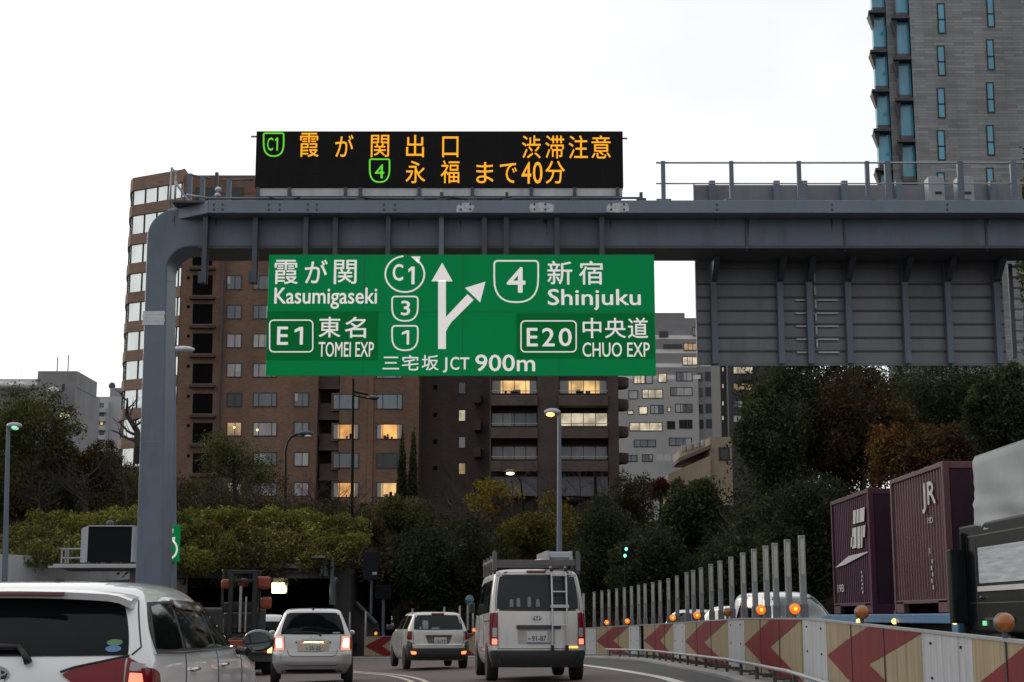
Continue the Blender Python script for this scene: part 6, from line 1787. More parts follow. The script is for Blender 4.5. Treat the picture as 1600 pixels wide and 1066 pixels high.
def lampbox(px0, px1, py0, py1, Y, mat, lab, nm='tunnel_lamp'):
    a = P(px0, py1, Y); b = P(px1, py0, Y)
    t = thing(nm, lab, 'lamp', ((a[0] + b[0]) / 2, Y, a[2]), 0, 'tunnel ceiling lamps')
    MB().hexa([(a[0], Y, a[2]), (b[0], Y, a[2]), (b[0], Y + .4, a[2] + .1), (a[0], Y + .4, a[2] + .1)], [(a[0] - .03, Y + .05, b[2]), (b[0] - .05, Y + .05, b[2]), (b[0] - .05, Y + .4, b[2]), (a[0] - .03, Y + .4, b[2])]).build('lamp_glass', mat, t)
    MB().box(a[0] - .05, b[0] + .05, Y + .41, Y + .5, a[2], zl + .05).build('lamp_housing', steel_dark, t)
lampbox(425, 446, 911, 927, YU + 2.2, M('tunnel_lamp_glow', (1, .85, .5), .4, 0, 0, emit=6, ecol=(1, .80, .38)), 'glaring yellowish white lamp under the tunnel ceiling')
lampbox(424, 446, 904, 907.5, YU + 6, M('tunnel_lamp_dim', (1, .7, .3), .4, 0, 0, emit=1.0, ecol=(1, .66, .25)), 'dim flat lamp deeper under the tunnel ceiling')
# portal pipes and lamp arm at the right corner
pp = thing('pipe_stack', 'grey green vertical pipes and a flat lamp arm at the tunnel mouth corner', 'pipes', P(512, 935, YU - .5))
m = MB()
for x in (503, 509, 519): m.tube([P(x, 900 if x < 515 else 940, YU - .5), P(x, 871, YU - .5)], .10, 6)
m.build('pipe', M('grey_green_steel', (.09, .115, .12), .45, .2, .15, 3), pp, smooth=True)
m = MB(); m.tube([P(520, 945, YU - .4), P(520, 915, YU - .4), P(522, 908, YU - .4), P(527, 904, YU - .4)], .16, 8); m.build('bent_pipe', MATS['grey_green_steel'], pp, smooth=True)
m = MB(); m.hexa([P(486, 872, YU - 1.1), P(508, 872, YU - 1.1), P(508, 871.5, YU - .6), P(486, 871.5, YU - .6)], [P(487, 869, YU - 1.1), P(508, 869, YU - 1.1), P(508, 868.5, YU - .6), P(487, 868.5, YU - .6)]); m.build('lamp_arm', MATS['grey_green_steel'], pp)
# stair-like wing wall right of the tunnel
ww = thing('wing_wall', 'sloping dark concrete wing wall descending beside the tunnel mouth', 'wall', P(570, 1000, 70))
def pxprism(m, pts, Y, D):
    f = [P(px, py, Y) for px, py in pts]; b = [(p[0], p[1] + D, p[2]) for p in f]; n = len(f)
    return m.add(f + b, [tuple(range(n)), tuple(range(2 * n - 1, n - 1, -1))] + [(i, i + n, (i + 1) % n + n, (i + 1) % n) for i in range(n)])
m = MB(); pxprism(m, [(556, 1005), (592, 1005), (588, 975), (557, 942), (545, 945), (545, 1005)], 77, 1.5); pxprism(m, [(525, 1005), (546, 1005), (546, 935), (527, 917)], 78.6, 1.2); m.build('wall_face', M('brownish_concrete', (.05, .043, .042), .85, 0, .2, 1, grime=.3), ww)
m = MB(); m.tube([P(556, 941, 76.9), P(588, 974, 76.9)], .10, 6); m.tube([P(527, 917, 78.5), P(548, 936, 78.5)], .07, 6); m.build('coping', M('pale_coping', (.14, .135, .135), .7), ww)
m = MB(); pxprism(m, [(548, 985), (556, 985), (556, 955), (548, 950)], 76.9, .08); m.build('dark_opening', M('deep_shadow_opening', (.02, .024, .026), .5), ww)
def pole_sign(nm, lab, cat, px0, px1, py0, py1, Y, mat, pybase, pole=True):
    a = P(px0, py1, Y); b = P(px1, py0, Y); t = thing(nm, lab, cat, P((px0 + px1) / 2, pybase, Y))
    MB().box(a[0], b[0], Y, Y + .12, a[2], b[2]).build('board', mat, t, bevel=.02)
    if pole: c = P((px0 + px1) / 2, pybase, Y + .2); MB().tube([c, (c[0], c[1], a[2] + .2)], .07, 6).build('pole', steel_dark, t)
    return t, a, b
dark_board = M('dark_blue_board', (.007, .009, .014), .6, 0, .1, 2, spec=.15)
t, a, b = pole_sign('notice_board', 'tall dark board with one small pale plate behind the wing wall', 'sign', 567, 592, 862, 906, 74, dark_board, 960)
q0 = P(582, 898, 74); MB().box(q0[0], P(589, 898, 74)[0], 73.97, 73.99, q0[2], P(582, 894, 74)[2]).build('pale_plate', M('pale_plate', (.3, .31, .32), .5), t)
pole_sign('signal_backboard', 'square black board on a pole standing in front of the dark bushes', 'sign', 586, 611, 914, 936, 70, M('matt_black_board', (.005, .006, .007), .7, spec=.1), 990)
mr_ = thing('traffic_mirror', 'small round blue grey mirror on a post just beyond the cargo van', 'mirror', P(734, 985, 66))
MB().lathe(P(734, 938, 66), (-.5, -1, .1), [(.20, 0), (.22, .03), (.19, .05)], 18).build('mirror_face', M('mirror_blue_grey', (.06, .11, .14), .15, .3, 0), mr_, smooth=True)
MB().tube([P(731, 985, 66.1), P(731, 931, 66.1)], .05, 6).build('post', galv, mr_)

# small board on its platform, left of the post
YM = 46.0
sp_ = thing('sign_platform', 'pale steel platform with a short railing jutting out from behind the gantry post', 'platform', P(170, 890, YM))
a = P(92, 889, YM); b = P(235, 879, YM)
m = MB(); m.box(a[0], b[0], YM - .6, YM + 1.2, a[2], b[2] - .06); m.box(a[0] - .12, b[0], YM - .7, YM - .6, a[2] + .01, b[2] - .12); m.build('deck', M('pale_galvanised', (.42, .44, .45), .45, .2, .1, 3, grime=.2), sp_)
m = MB(); m.hexa([P(110, 893, YM), P(225, 893, YM), P(225, 893, YM + .8), P(110, 893, YM + .8)], [(a[0] + .2, YM - .5, a[2] - .004), (b[0], YM - .5, a[2] - .004), (b[0], YM + 1, a[2] - .004), (a[0] + .2, YM + 1, a[2] - .004)]); m.box(b[0] - .6, b[0] - .2, YM, YM + .5, -.5, a[2] - .05); m.build('bracket_arm', M('brown_grey_beam', (.12, .115, .12), .6), sp_)
m = MB()
for x in (96, 102, 106): 
    p = P(x, 880, YM - .4); q = P(x, 856, YM - .4); m.box(p[0] - .02, p[0] + .02, YM - .42, YM - .38, p[2], q[2])
for y in (858, 872): m.tube([P(95, y, YM - .4), P(127, y, YM - .4)], .025, 6)
m.build('railing', galv, sp_)
sm = thing('small_board', 'small black electronic board standing on the pale steel platform', 'message board', P(170, 879, YM))
a = P(136, 878, YM - .2); b = P(207, 823, YM - .2)
MB().box(a[0], b[0], YM - .2, YM + .35, a[2], b[2]).build('screen', M('board_screen_black', (.005, .006, .008), .6, 0, .1, 3, spec=.15), sm, bevel=.01)
c = P(125, 878, YM + .3)
m = MB(); m.hexa([(c[0], YM + .3, a[2]), (a[0] - .003, YM - .21, a[2]), (a[0] - .003, YM + .3, a[2]), (c[0] + .02, YM + .5, a[2])], [(c[0], YM + .3, b[2] - .03), (a[0] - .003, YM - .21, b[2] + .03), (a[0] - .003, YM + .3, b[2] + .03), (c[0] + .02, YM + .5, b[2] - .03)])
m.box(a[0] + .003, b[0] + .05, YM - .23, YM + .3, b[2] + .003, b[2] + .035); m.box(b[0] + .003, b[0] + .05, YM - .23, YM + .3, a[2], b[2]); m.build('case', M('pale_case', (.40, .44, .48), .4, .2, .05), sm)
m = MB()
for x in (142, 165, 190): 
    p = P(x, 881, YM - .2); m.box(p[0] - .05, p[0] + .05, YM - .1, YM + .2, p[2] - .05, a[2])
p = P(172, 818, YM + .1); m.ball(p, .12, .12, .1, 10, 6); m.build('fitting', steel_dark, sm)
YN = 44.0
c1s = thing('route_sign', 'small green loop route sign half hidden behind the gantry post', 'sign', P(265, 905, YN))
a = P(236, 878, YN); b = P(282, 821, YN)
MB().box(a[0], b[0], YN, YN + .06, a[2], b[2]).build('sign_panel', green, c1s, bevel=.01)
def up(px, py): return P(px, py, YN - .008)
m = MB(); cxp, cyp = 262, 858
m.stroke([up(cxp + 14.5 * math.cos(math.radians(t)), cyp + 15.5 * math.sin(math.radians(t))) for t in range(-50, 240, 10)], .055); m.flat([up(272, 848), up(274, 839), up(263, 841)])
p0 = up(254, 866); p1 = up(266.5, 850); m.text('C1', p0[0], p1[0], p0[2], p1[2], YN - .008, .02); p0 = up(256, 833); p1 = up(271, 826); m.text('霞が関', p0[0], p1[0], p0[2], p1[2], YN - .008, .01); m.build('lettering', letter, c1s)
MB().tube([P(270, 985, YN + .2), P(270, 822, YN + .2)], .07, 8).build('pole', steel, c1s, smooth=True)

# ------------------------------------------------------------------ street lamps
lampgrey = M('lamp_head_grey', (.36, .37, .40), .4, .2, .05, 4)
def lamp(lab, px, py_base, py_top, Y, head, mat_pole, r, glow=None, hd=None, lean=0, arm=None):
    b0_ = P(px, py_base, Y); tp_ = P(px + lean, py_top, Y); t = thing('street_lamp', lab, 'street lamp', b0_)
    m = MB(); m.tube([b0_, ((b0_[0] + tp_[0]) / 2, Y, (b0_[2] + tp_[2]) / 2), tp_] + ([P(x, y, Y) for x, y in arm] if arm else []), [r * 1.25, r, r * .8] + ([r * .7] * len(arm) if arm else []), 8); m.build('pole', mat_pole, t, smooth=True)
    x0, x1, y0, y1 = head
    a = P(x0, y1, Y); b = P(x1, y0, Y); cx_ = (a[0] + b[0]) / 2; cz_ = (a[2] + b[2]) / 2; w = (b[0] - a[0]) / 2; h = (b[2] - a[2]) / 2
    m = MB(); m.ball((cx_, Y, cz_ + h * .1), w, .22, h * .9, 16, 8); m.build('lamp_head', hd or lampgrey, t, smooth='all')
    if glow:
        g, gx0, gx1, gy = glow
        q0 = P(gx0, gy, Y); q1 = P(gx1, gy, Y); m = MB(); m.ball(((q0[0] + q1[0]) / 2, Y - .06, q0[2]), (q1[0] - q0[0]) / 2, .2, h * .55, 12, 6); m.build('lamp_glass', g, t, smooth='all')
    return t
lamp('grey street lamp with a greenish lit glass', 7, 920, 668, 52, (10, 35, 660, 672), steel, .085, (M('greenish_lamp_glow', (.3, .9, .5), .3, 0, 0, emit=.55, ecol=(.35, 1, .55)), 19, 30, 669), lean=6)
lamp('tall grey street lamp standing close beside the gantry post', 270, 980, 546, 47, (267, 305, 541, 553), steel, .10, None, M('white_lamp_head', (.55, .55, .6), .4, .1, .03), lean=1)
lamp('dark curved street lamp in front of the brick facade above the hedge', 446, 800, 705, 92, (466, 490, 673, 682), M('brown_black_pole', (.018, .014, .013), .6, 0, .1, spec=.2), .085, (M('white_lamp_glass', (.6, .6, .58), .15, 0, 0, coat=1), 476, 487, 682), steel_dark, 0, ((449, 692), (455, 683), (463, 679), (472, 677)))
blackpole = M('black_pole_paint', (.010, .009, .009), .7, 0, .1, spec=.1)
lamp('black thin street lamp with a long side arm in front of the brick block', 549, 885, 592, 86, (574, 593, 618, 626), blackpole, .085, None, steel_dark, 3)
MB_ = MB(); MB_.tube([P(552, 612, 86), P(575, 617, 86)], .05, 6).tube([P(552, 618, 86), P(575, 623, 86)], .04, 6); MB_.build('arm', blackpole, COL.objects['street_lamp.003'])
lamp('grey street lamp with an orange lit glass standing behind the cargo van', 874, 880, 646, 62, (850, 876, 638, 651), steel, .09, (M('orange_lamp_glow', (1, .6, .2), .3, 0, 0, emit=2.2, ecol=(1, .50, .13)), 853, 867, 648), lampgrey, 0)
lamp('glowing yellow street lamp among the bare branches below the balconies', 818, 800, 752, 95, (789, 806, 733, 742), blackpole, .06, (M('yellow_lamp_glow', (1, .8, .3), .3, 0, 0, emit=5, ecol=(1, .68, .22)), 791, 804, 740), steel_dark, -4, ((806, 742),))
lamp('unlit black bell shaped lamp hanging from a horizontal arm', 930, 810, 736, 84, (884, 906, 777, 791), blackpole, .10, None, blackpole, 0)
MB_ = MB(); MB_.tube([P(930, 778, 84), P(895, 776, 84)], .07, 6); MB_.build('arm', blackpole, COL.objects['street_lamp.006'])
ts = thing('traffic_signal', 'distant traffic signal showing two small green lights in the dark trees', 'traffic light', P(978, 950, 60))
for px, py in ((978.5, 858), (976.5, 868.5)): MB().ball(P(px, py, 59.72), .055, .04, .065, 10, 6).build('green_light', M('green_signal_glow', (.2, 1, .6), .3, 0, 0, emit=2.2, ecol=(.18, 1, .62)), ts, smooth='all')
m = MB(); p = P(978, 872, 60); q = P(978, 854, 60); m.box(p[0] - .2, p[0] + .2, 59.8, 60, p[2], q[2]); m.tube([P(978, 950, 60), p], .06, 6); m.build('signal_housing', blackpole, ts)

# ------------------------------------------------------------------ trees, hedges, shrubs
def leafmat(name, col, isl=.5, trans=.3, rough=.8): return M(name, [c * .95 for c in col], rough, 0, .6, .5, island=isl, trans=trans, spec=.06)
LF = dict(dark=leafmat('dark_evergreen_leaf', (.056, .066, .028)), deep=leafmat('deep_green_leaf', (.034, .046, .022)), green=leafmat('mid_green_leaf', (.072, .082, .032)),
          olive=leafmat('olive_leaf', (.11, .108, .030)), yellow=leafmat('yellow_autumn_leaf', (.20, .135, .018)), yel2=leafmat('yellow_green_leaf', (.125, .11, .022)), orange=leafmat('orange_brown_leaf', (.15, .068, .022)),
          brown=leafmat('brown_leaf', (.062, .040, .022)), ivy=leafmat('ivy_green_leaf', (.16, .19, .04)), ivyy=leafmat('ivy_yellow_leaf', (.25, .20, .045)), ivyd=leafmat('ivy_dull_leaf', (.10, .095, .035)), toplit=leafmat('toplit_yellow_green_leaf', (.20, .215, .05)), rust=leafmat('rust_leaf', (.10, .035, .014)))
bark = M('dark_bark', (.028, .023, .020), .9, 0, .3, 3, bump=.5)
twig = M('grey_brown_twig', (.040, .032, .030), .9, 0, .2, 3)
rng = np.random.default_rng(11)
def leaf_quads(C, R, n, size, shell=.45, clump=0):
    if size < .25: n = int(n * 3.6); size = size * .48
    """n small leaf faces in ellipsoids (C: k x 3 centres, R: k x 3 radii)"""
    C = np.asarray(C, float); R = np.asarray(R, float)
    w = (R[:, 0] * R[:, 1] * R[:, 2]) ** (2 / 3); w = w / w.sum()
    k = rng.choice(len(C), n, p=w)
    d = rng.normal(size=(n, 3)); d /= np.linalg.norm(d, axis=1)[:, None]
    r = shell + (1.05 - shell) * rng.random(n) ** .6
    p = C[k] + d * R[k] * r[:, None] + rng.normal(size=(n, 3)) * size * .5
    a = rng.normal(size=(n, 3)); a /= np.linalg.norm(a, axis=1)[:, None]
    b = np.cross(a, rng.normal(size=(n, 3))); b /= np.linalg.norm(b, axis=1)[:, None]
    s = size * (.45 + 1.25 * rng.random(n) ** 1.6)[:, None]
    L = a * s; Wd = b * s * .42
    return np.stack([p - L, p - L * .1 + Wd, p + L, p - L * .1 - Wd], 1)
def leaf_mesh(name, quads, mats, par=None, top=None):
    """leaves as one mesh; mats: list of (material, share)"""
    n = len(quads); o = np.array(ORG.get(par.name, (0, 0, 0)) if par is not None else (0, 0, 0))
    me = bpy.data.meshes.new(name)
    me.vertices.add(4 * n); me.vertices.foreach_set('co', (quads.reshape(-1, 3) - o).ravel())
    me.loops.add(4 * n); me.loops.foreach_set('vertex_index', np.arange(4 * n))
    me.polygons.add(n); me.polygons.foreach_set('loop_start', np.arange(0, 4 * n, 4)); me.polygons.foreach_set('loop_total', np.full(n, 4))
    for mt, _ in mats: me.materials.append(mt)
    sh = np.array([s for _, s in mats]); me.polygons.foreach_set('material_index', rng.choice(len(mats), n, p=sh / sh.sum()))
    me.update(); me.validate()
    ob = bpy.data.objects.new(name, me); COL.objects.link(ob)
    if par is not None: ob.parent = par
    return ob
def limbs(m, base, top, r, nl, spread, seed, fine=0):
    """tapered trunk with side limbs"""
    q = random.Random(seed); b = Vector(base); t = Vector(top); ax = t - b
    pts = [b + ax * u + Vector((q.uniform(-1, 1), q.uniform(-1, 1), 0)) * r * (1.2 if 0 < u < 1 else 0) for u in (0, .25, .5, .75, 1)]
    m.tube(pts, [r * 1.25, r, r * .75, r * .5, r * .2], 7)
    for k in range(nl):
        u = .35 + .6 * k / max(1, nl - 1); p = b + ax * u
        an = q.uniform(0, 6.28); L = spread * q.uniform(.6, 1.1) * (1.15 - u * .6)
        d = Vector((math.cos(an), math.sin(an) * .8, q.uniform(.35, .9))).normalized()
        e = p + d * L; mid = p + d * L * .5 + Vector((0, 0, -.06 * L))
        rr = r * (.55 - .35 * u)
        m.tube([p, mid, e], [rr, rr * .7, rr * .2], 5)
        for j in range(fine):
            v = q.uniform(.3, 1); s = p + (e - p) * v
            d2 = (d + Vector((q.uniform(-.8, .8), q.uniform(-.8, .8), q.uniform(-.2, .8)))).normalized()
            L2 = L * q.uniform(.25, .55); m.tube([s, s + d2 * L2 * .5 + Vector((0, 0, .02)), s + d2 * L2], [rr * .32, rr * .22, rr * .08], 4)
            for h in range(2 if fine > 4 else 0):
                s2 = s + d2 * L2 * q.uniform(.3, .9); d3 = (d2 + Vector((q.uniform(-1, 1), q.uniform(-1, 1), q.uniform(-.3, .8)))).normalized()
                m.tube([s2, s2 + d3 * L2 * .55], [rr * .16, rr * .06], 3)
def tree(lab, px, py0, py1, wpx_, Y, mats, n, leaf, seed, name='tree', cat='tree', group=None, py_base=None, nb=10, fill=.62, shell=.4, depth=1.0, flat_=1.0, conic=False):
    """crown between py0 and py1 (photo pixels), wpx_ wide, at distance Y"""
    q = random.Random(seed)
    t0 = P(px, py0, Y); t1 = P(px, py1, Y); H = t0[2] - t1[2]; W = wpx_ / FH * Y
    base = P(px, py_base, Y) if py_base else (t1[0], Y, t1[2] - .25 * H)
    r = thing(name, lab, cat, base, 0, group)
    C = []; R = []; cz_ = (t0[2] + t1[2]) / 2
    if conic:
        for k in range(nb):
            u = k / (nb - 1); C.append((t0[0] + q.uniform(-.05, .05) * W, Y, t1[2] + H * (.06 + .86 * u))); s = (1 - u) ** .7 * .9 + .12
            R.append((W * .5 * s, W * .5 * s, H / nb * 1.1))
    else:
        for k in range(nb):
            while True:
                x, y, z = (q.uniform(-1, 1) for _ in range(3))
                if x * x + y * y + z * z < 1: break
            C.append((t0[0] + x * W * .5 * fill, Y + y * W * .5 * fill * depth, cz_ + z * H * .5 * fill))
            s = q.uniform(.30, .55); R.append((W * .5 * s, W * .5 * s * depth, H * .5 * s * 1.05 * flat_))
    m = MB(); limbs(m, base, (t0[0], Y, t1[2] + H * .8), max(.08, W * .028), 7, W * .42, seed, 2); m.build('trunk', bark, r)
    # stray sprigs round the outline and small dense clumps keep the crown from reading as balls
    if not conic:
        for k in range(nb * 3):
            i = q.randrange(nb); d = Vector((q.gauss(0, 1), q.gauss(0, 1), q.gauss(0, 1))).normalized()
            C.append(tuple(Vector(C[i]) + Vector((d.x * R[i][0], d.y * R[i][1], d.z * R[i][2])) * q.uniform(.7, 1.25)))
            s = q.uniform(.10, .24); R.append((W * .5 * s, W * .5 * s * depth, H * .5 * s))
    leaf_mesh('crown', leaf_quads(C, R, n, leaf, shell), mats, r)
    return r
def bare(lab, px, py_base, py_top, Y, spread, r_, seed, nl=9, fine=7, lean=0, name='bare_tree', cat='tree', group=None, mat=None):
    b = P(px, py_base, Y); t = P(px + lean, py_top, Y); o = thing(name, lab, cat, b, 0, group)
    m = MB(); limbs(m, b, t, r_, nl, spread, seed, fine); m.build('branches', mat or bark, o)
    return o
def hedge(lab, px0, px1, top_pts, py_bot, Y0, Y1, mats, n, leaf, seed, name='ivy_hedge', hang=(), cat='hedge'):
    """ivy covered bank: leaf masses over a strip; top_pts are (px, py) of its outline"""
    q = random.Random(seed); C = []; R = []
    r = thing(name, lab, cat, P((px0 + px1) / 2, py_bot, Y0))
    TOPF = []; px = px0
    while px < px1:
        py = np.interp(px, [t[0] for t in top_pts], [t[1] for t in top_pts])
        u = 0
        yy = py + 8
        while yy < py_bot:
            Y = Y0 + (Y1 - Y0) * max(0, min(1, (py_bot - yy) / max(1, py_bot - py))) + q.uniform(-.3, .3)
            c = P(px + q.uniform(-6, 6), yy + q.uniform(-4, 4), Y); s = q.uniform(.30, .55)
            if q.random() < (.86 if yy < py + 45 else .62): C.append(c); TOPF.append(yy < py + 20 or q.random() < .1); R.append((s * 1.25, s * q.uniform(.7, 1.3), s * q.uniform(.7, 1.25)))
            yy += 12
        px += 13
    for hx, h0, h1 in hang:
        for k in range(7):
            y = h0 + (h1 - h0) * k / 6; C.append(P(hx + q.uniform(-4, 4), y, Y0 - .5)); R.append((.5 * (1 - k / 12), .3, .4)); TOPF.append(False)
    top = [i for i in range(len(C)) if TOPF[i]]; low = [i for i in range(len(C)) if not TOPF[i]]
    leaf_mesh('foliage', leaf_quads([C[i] for i in low], [R[i] for i in low], int(n * .72), leaf, .5), mats, r)
    leaf_mesh('toplit_foliage', leaf_quads([C[i] for i in top], [R[i] for i in top], int(n * .36), leaf, .4), [(LF['toplit'], 3), (LF['ivy'], 2), (LF['ivyy'], 1)], r)  # brightness of the hedge top put into lighter leaf colours
    m = MB()
    for k in range(14):
        x = q.uniform(px0, px1); py = np.interp(x, [t[0] for t in top_pts], [t[1] for t in top_pts])
        m.tube([P(x, py_bot, Y0 + .6), P(x + q.uniform(-12, 12), (py + py_bot) / 2, (Y0 + Y1) / 2), P(x + q.uniform(-20, 20), py + 10, Y1)], [.05, .035, .015], 4)
    m.build('stems', bark, r)
    return r
L_ = LF
hedge('yellowish green ivy hedge along the top of the pale retaining wall', -30, 225, [(-30, 838), (20, 834), (40, 814), (58, 800), (75, 808), (95, 803), (118, 812), (140, 808), (152, 798), (185, 806), (225, 799)], 880, 63, 72, [(L_['ivy'], 3), (L_['ivyd'], 3), (L_['green'], 2), (L_['ivyy'], 1), (L_['brown'], 1)], 7500, .16, 5)
hedge('yellow green ivy hedge hanging over the tunnel mouth', 272, 565, [(272, 802), (300, 797), (335, 806), (362, 799), (395, 806), (425, 795), (455, 804), (480, 799), (505, 811), (535, 803), (565, 809)], 880, 74.2, 80, [(L_['ivyy'], 2), (L_['ivy'], 3), (L_['olive'], 2), (L_['ivyd'], 4), (L_['brown'], 2)], 11000, .17, 6, hang=((362, 880, 905), (352, 876, 890)))
# left trees
tree('big loose green tree behind the street lamp with the greenish glass', 52, 590, 735, 150, 76, [(L_['green'], 5), (L_['dark'], 2), (L_['olive'], 2)], 3600, .17, 21, py_base=880, nb=20, shell=.0, fill=.85)
tree('dark dense tree below the grey office and beside the big loose tree', 88, 655, 745, 75, 79, [(L_['brown'], 2), (L_['dark'], 4)], 3600, .17, 22, py_base=860, nb=9)
tree('round dark bush on the slope above the retaining wall hedge', 100, 745, 808, 50, 77, [(L_['deep'], 1)], 2200, .15, 23, name='bush', cat='bush', py_base=840, nb=7)
tree('brownish thin tree beside the white flats', 152, 690, 780, 95, 82, [(L_['brown'], 5), (L_['olive'], 1)], 2600, .15, 24, py_base=860, nb=10, shell=.1)
bare('bare pollarded tree with thick upright limbs leaning on the gantry post', 217, 725, 622, 74, 1.5, .20, 25, 7, 5, -18)
bare('wide bare tree with fine twigs behind the small black board', 140, 820, 735, 73, 2.6, .13, 26, 10, 8, -12)
bare('bare twiggy shrub on the slope close beside the gantry post', 195, 800, 720, 76, 2.0, .06, 27, 12, 9, 4, name='bare_shrub', cat='shrub', mat=twig)
bare('bare twiggy shrub between the round dark bush and the greenish lamp', 62, 815, 750, 75, 2.0, .06, 28, 12, 9, 0, name='bare_shrub', cat='shrub', mat=twig)
tree('loose dull green tree in front of the brick facade above the hedge', 366, 680, 785, 135, 88, [(L_['green'], 3), (L_['dark'], 3), (L_['olive'], 2)], 3600, .13, 29, py_base=805, nb=20, shell=.0, fill=.85)
for k, (px, t_) in enumerate(((318, 768), (398, 758), (450, 770), (492, 752), (530, 772))):
    bare('bare grey brown shrub above the tunnel hedge, %s' % ('under the louvred openings', 'under the dull green tree', 'at the foot of the curved lamp', 'between curved lamp and black pole', 'beyond the black lamp pole')[k], px, 812, t_, 84, 1.9, .05, 40 + k, 12, 9, 0, name='bare_shrub', cat='shrub', group='bare shrubs above the tunnel', mat=twig)
for k, (px, t_) in enumerate(((629, 674), (646, 668))):
    tree('slim pointed cypress, the %s of the pair before the dark recess' % ('shorter one' if k == 0 else 'taller one'), px, t_, 775, 17, 100, [(L_['dark'], 3), (L_['green'], 2)], 2200, .13, 50 + k, name='cypress', py_base=800, nb=9, conic=True, group='cypresses', shell=.5)
tree('bushy olive green tree under the cypresses', 622, 768, 850, 95, 86, [(L_['green'], 3), (L_['olive'], 2), (L_['dark'], 2)], 3600, .15, 53, py_base=900, nb=10)
tree('dull twiggy bush at the end of the tunnel ivy hedge', 572, 800, 880, 80, 82, [(L_['brown'], 3), (L_['ivyd'], 2)], 2600, .14, 54, name='bush', cat='bush', py_base=920, nb=9, shell=.2)
tree('large dark evergreen rising behind the small silver estate van', 665, 800, 965, 150, 78, [(L_['deep'], 4), (L_['dark'], 2)], 8000, .18, 55, py_base=1000, nb=14)
tree('dark evergreen directly under the thin yellow leaved tree', 730, 785, 960, 110, 77, [(L_['dark'], 3), (L_['deep'], 3), (L_['brown'], 1)], 6500, .18, 56, py_base=1000, nb=12)
tree('dark low shrubbery behind the tall dark notice board', 600, 850, 960, 90, 79, [(L_['deep'], 2), (L_['brown'], 2)], 4500, .16, 57, name='bush', cat='bush', py_base=1000, nb=10)
tree('thin yellow leaved tree lit under the glowing street lamp', 772, 742, 805, 75, 92, [(L_['yellow'], 4), (L_['yel2'], 1)], 260, .24, 58, py_base=880, nb=14, shell=.0, fill=1.0)
tree('yellow green tree with dull leaves above the cargo van', 830, 790, 885, 110, 80, [(L_['yel2'], 3), (L_['brown'], 2), (L_['olive'], 2)], 4200, .16, 59, py_base=960, nb=12, shell=.2)
tree('sparse yellow leaves on a thin tree by the lit street lamp pole', 870, 772, 850, 90, 84, [(L_['yel2'], 3), (L_['yellow'], 1)], 330, .22, 60, py_base=940, nb=14, shell=.0, fill=1.0)
for k, (px, t_) in enumerate(((705, 745), (740, 752), (800, 748), (850, 740), (905, 742), (945, 748))):
    bare('bare tree below the balcony block, %s' % ('nearest the taller cypress', 'behind the thin yellow leaved tree', 'directly behind the glowing yellow lamp', 'between the glowing lamp and the lit lamp pole', 'just beyond the lit lamp pole', 'above the bell shaped lamp')[k], px, 840, t_, 100 + k, 2.8, .08, 70 + k, 12, 9, 0, group='bare trees below the balconies', mat=twig)
tree('dark evergreen behind the first barrier posts beside the cargo van', 945, 775, 960, 120, 76, [(L_['deep'], 3), (L_['dark'], 3)], 7000, .18, 80, py_base=1000, nb=13)
tree('dark pine like shrub in front of the rounded balconies', 985, 728, 830, 75, 96, [(L_['dark'], 2), (L_['brown'], 1)], 2600, .16, 81, py_base=860, nb=12, fill=.8)
tree('small rust coloured bush below the beige building', 1030, 738, 790, 42, 100, [(L_['rust'], 3), (L_['brown'], 1)], 1500, .15, 82, name='bush', cat='bush', py_base=840, nb=7)
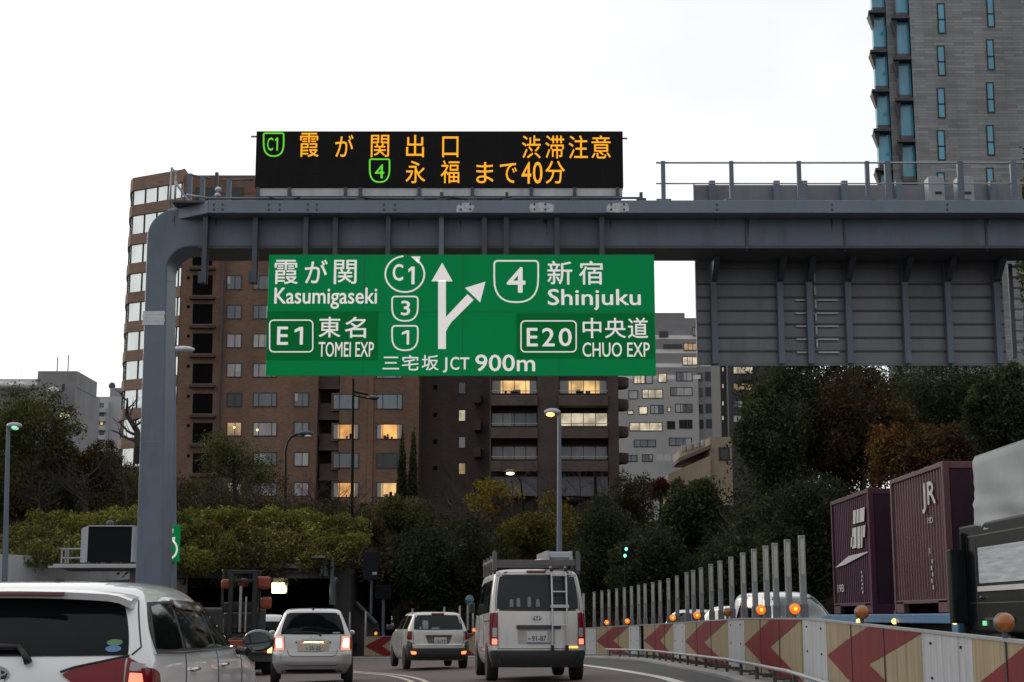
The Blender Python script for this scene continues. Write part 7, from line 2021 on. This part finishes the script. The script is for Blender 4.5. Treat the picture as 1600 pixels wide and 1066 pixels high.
# right mass
R_ = [(1085, 752, 890, 110, 72, 'dark', 8500, 'broad evergreen covering the foot of the beige building'), (1205, 595, 800, 110, 74, 'dark', 9500, 'tall evergreen in front of the dark apartment tower'), (1255, 545, 790, 190, 78, 'dark', 11000, 'tallest dark evergreen under the ladder of the reversed sign'),
      (1150, 780, 960, 200, 66, 'deep', 10000, 'dark evergreen directly behind the middle of the barrier posts'), (1255, 740, 950, 180, 62, 'deep', 9500, 'dark evergreen behind the tallest barrier posts and the minivan'), (1020, 830, 965, 150, 70, 'deep', 7000, 'low dark evergreen around the distant traffic signal'),
      (1345, 560, 800, 170, 76, 'brown', 8500, 'brown leaved tree under the middle of the reversed sign'), (1395, 660, 770, 120, 64, 'orange', 2300, 'orange brown autumn tree above the gap between the containers'), (1470, 650, 790, 150, 62, 'brown2', 4500, 'dull orange tree above the nearer container'),
      (1345, 546, 760, 120, 94, 'dark', 6000, 'dark backing tree right behind the brown leaved tree top'), (1275, 690, 900, 170, 94, 'deep', 6500, 'dark backing tree low between the farther container and the barrier posts'), (1290, 552, 760, 180, 96, 'dark', 7000, 'dark backing tree high up just under the reversed sign'), (1405, 550, 760, 190, 98, 'deep', 7000, 'dark backing tree between the brown tree and the tree above the fairing'), (1560, 560, 760, 150, 96, 'dark', 6500, 'dark backing tree behind the one above the truck fairing'),
      (1470, 545, 720, 210, 80, 'dark', 9500, 'dark tree below the far end of the reversed sign'), (1575, 575, 740, 140, 58, 'dark', 8000, 'dark green tree above the silver truck fairing'), (1340, 740, 960, 160, 70, 'deep', 7500, 'dark foliage behind the farther purple container')]
for k, (px, y0, y1, w, Y, kd, n, lab) in enumerate(R_):
    mm = {'dark': [(L_['dark'], 4), (L_['green'], 1), (L_['deep'], 2)], 'deep': [(L_['deep'], 3), (L_['dark'], 2)], 'brown': [(L_['brown'], 4), (L_['dark'], 2), (L_['rust'], 1)], 'orange': [(L_['orange'], 3), (L_['yellow'], .4), (L_['brown'], 2)], 'brown2': [(L_['orange'], 2), (L_['brown'], 3), (L_['dark'], 1)]}[kd]
    tree(lab, px, y0, y1, w, Y, mm, n, .19, 100 + k, py_base=1000, nb=15, shell=.4 if kd != 'orange' else .15, fill=.68)
tree('yellow green leafy tree rising past the end of the gantry beam', 1604, 262, 620, 62, 40, [(L_['green'], 3), (L_['olive'], 2), (L_['yel2'], 1)], 2600, .13, 120, py_base=990, nb=14, shell=.1, fill=.9)
# far wood closing the view under the trees
C = []; R = []
q = random.Random(3)
for k in range(150):
    px = q.uniform(540, 1640); Y = q.uniform(90, 110); py = q.uniform(830, 960) if px < 1040 else q.uniform(800, 960) if px < 1185 else q.uniform(585, 960)
    C.append(P(px, py, Y)); R.append((2.6, 2.0, 2.4))
ob = leaf_mesh('undergrowth', leaf_quads(C, R, 40000, .24, .2), [(L_['deep'], 3), (L_['brown'], 1)])
C = []; R = []
for k in range(760):
    x = q.uniform(-62, 8); y = 74 + 60 * q.random() ** 1.5
    if x < -16.6: y = max(y, wall_y(x) + 6)
    if x > -6.5: y = max(y, 91)
    z = hill_height(x, y); s = q.uniform(.7, 1.5)
    C.append((x, y, z + .2)); R.append((s * 1.3, s, s * .8))
o2 = leaf_mesh('scrub', leaf_quads(C, R, 90000, .2, .3), [(L_['brown'], 4), (L_['deep'], 2), (L_['ivyd'], 1)])
tag(o2, 'dull brown scrub covering the slope above the ivy', 'scrub', None, 'stuff')
tag(ob, 'dark undergrowth behind the trees along the road', 'undergrowth', None, 'stuff')
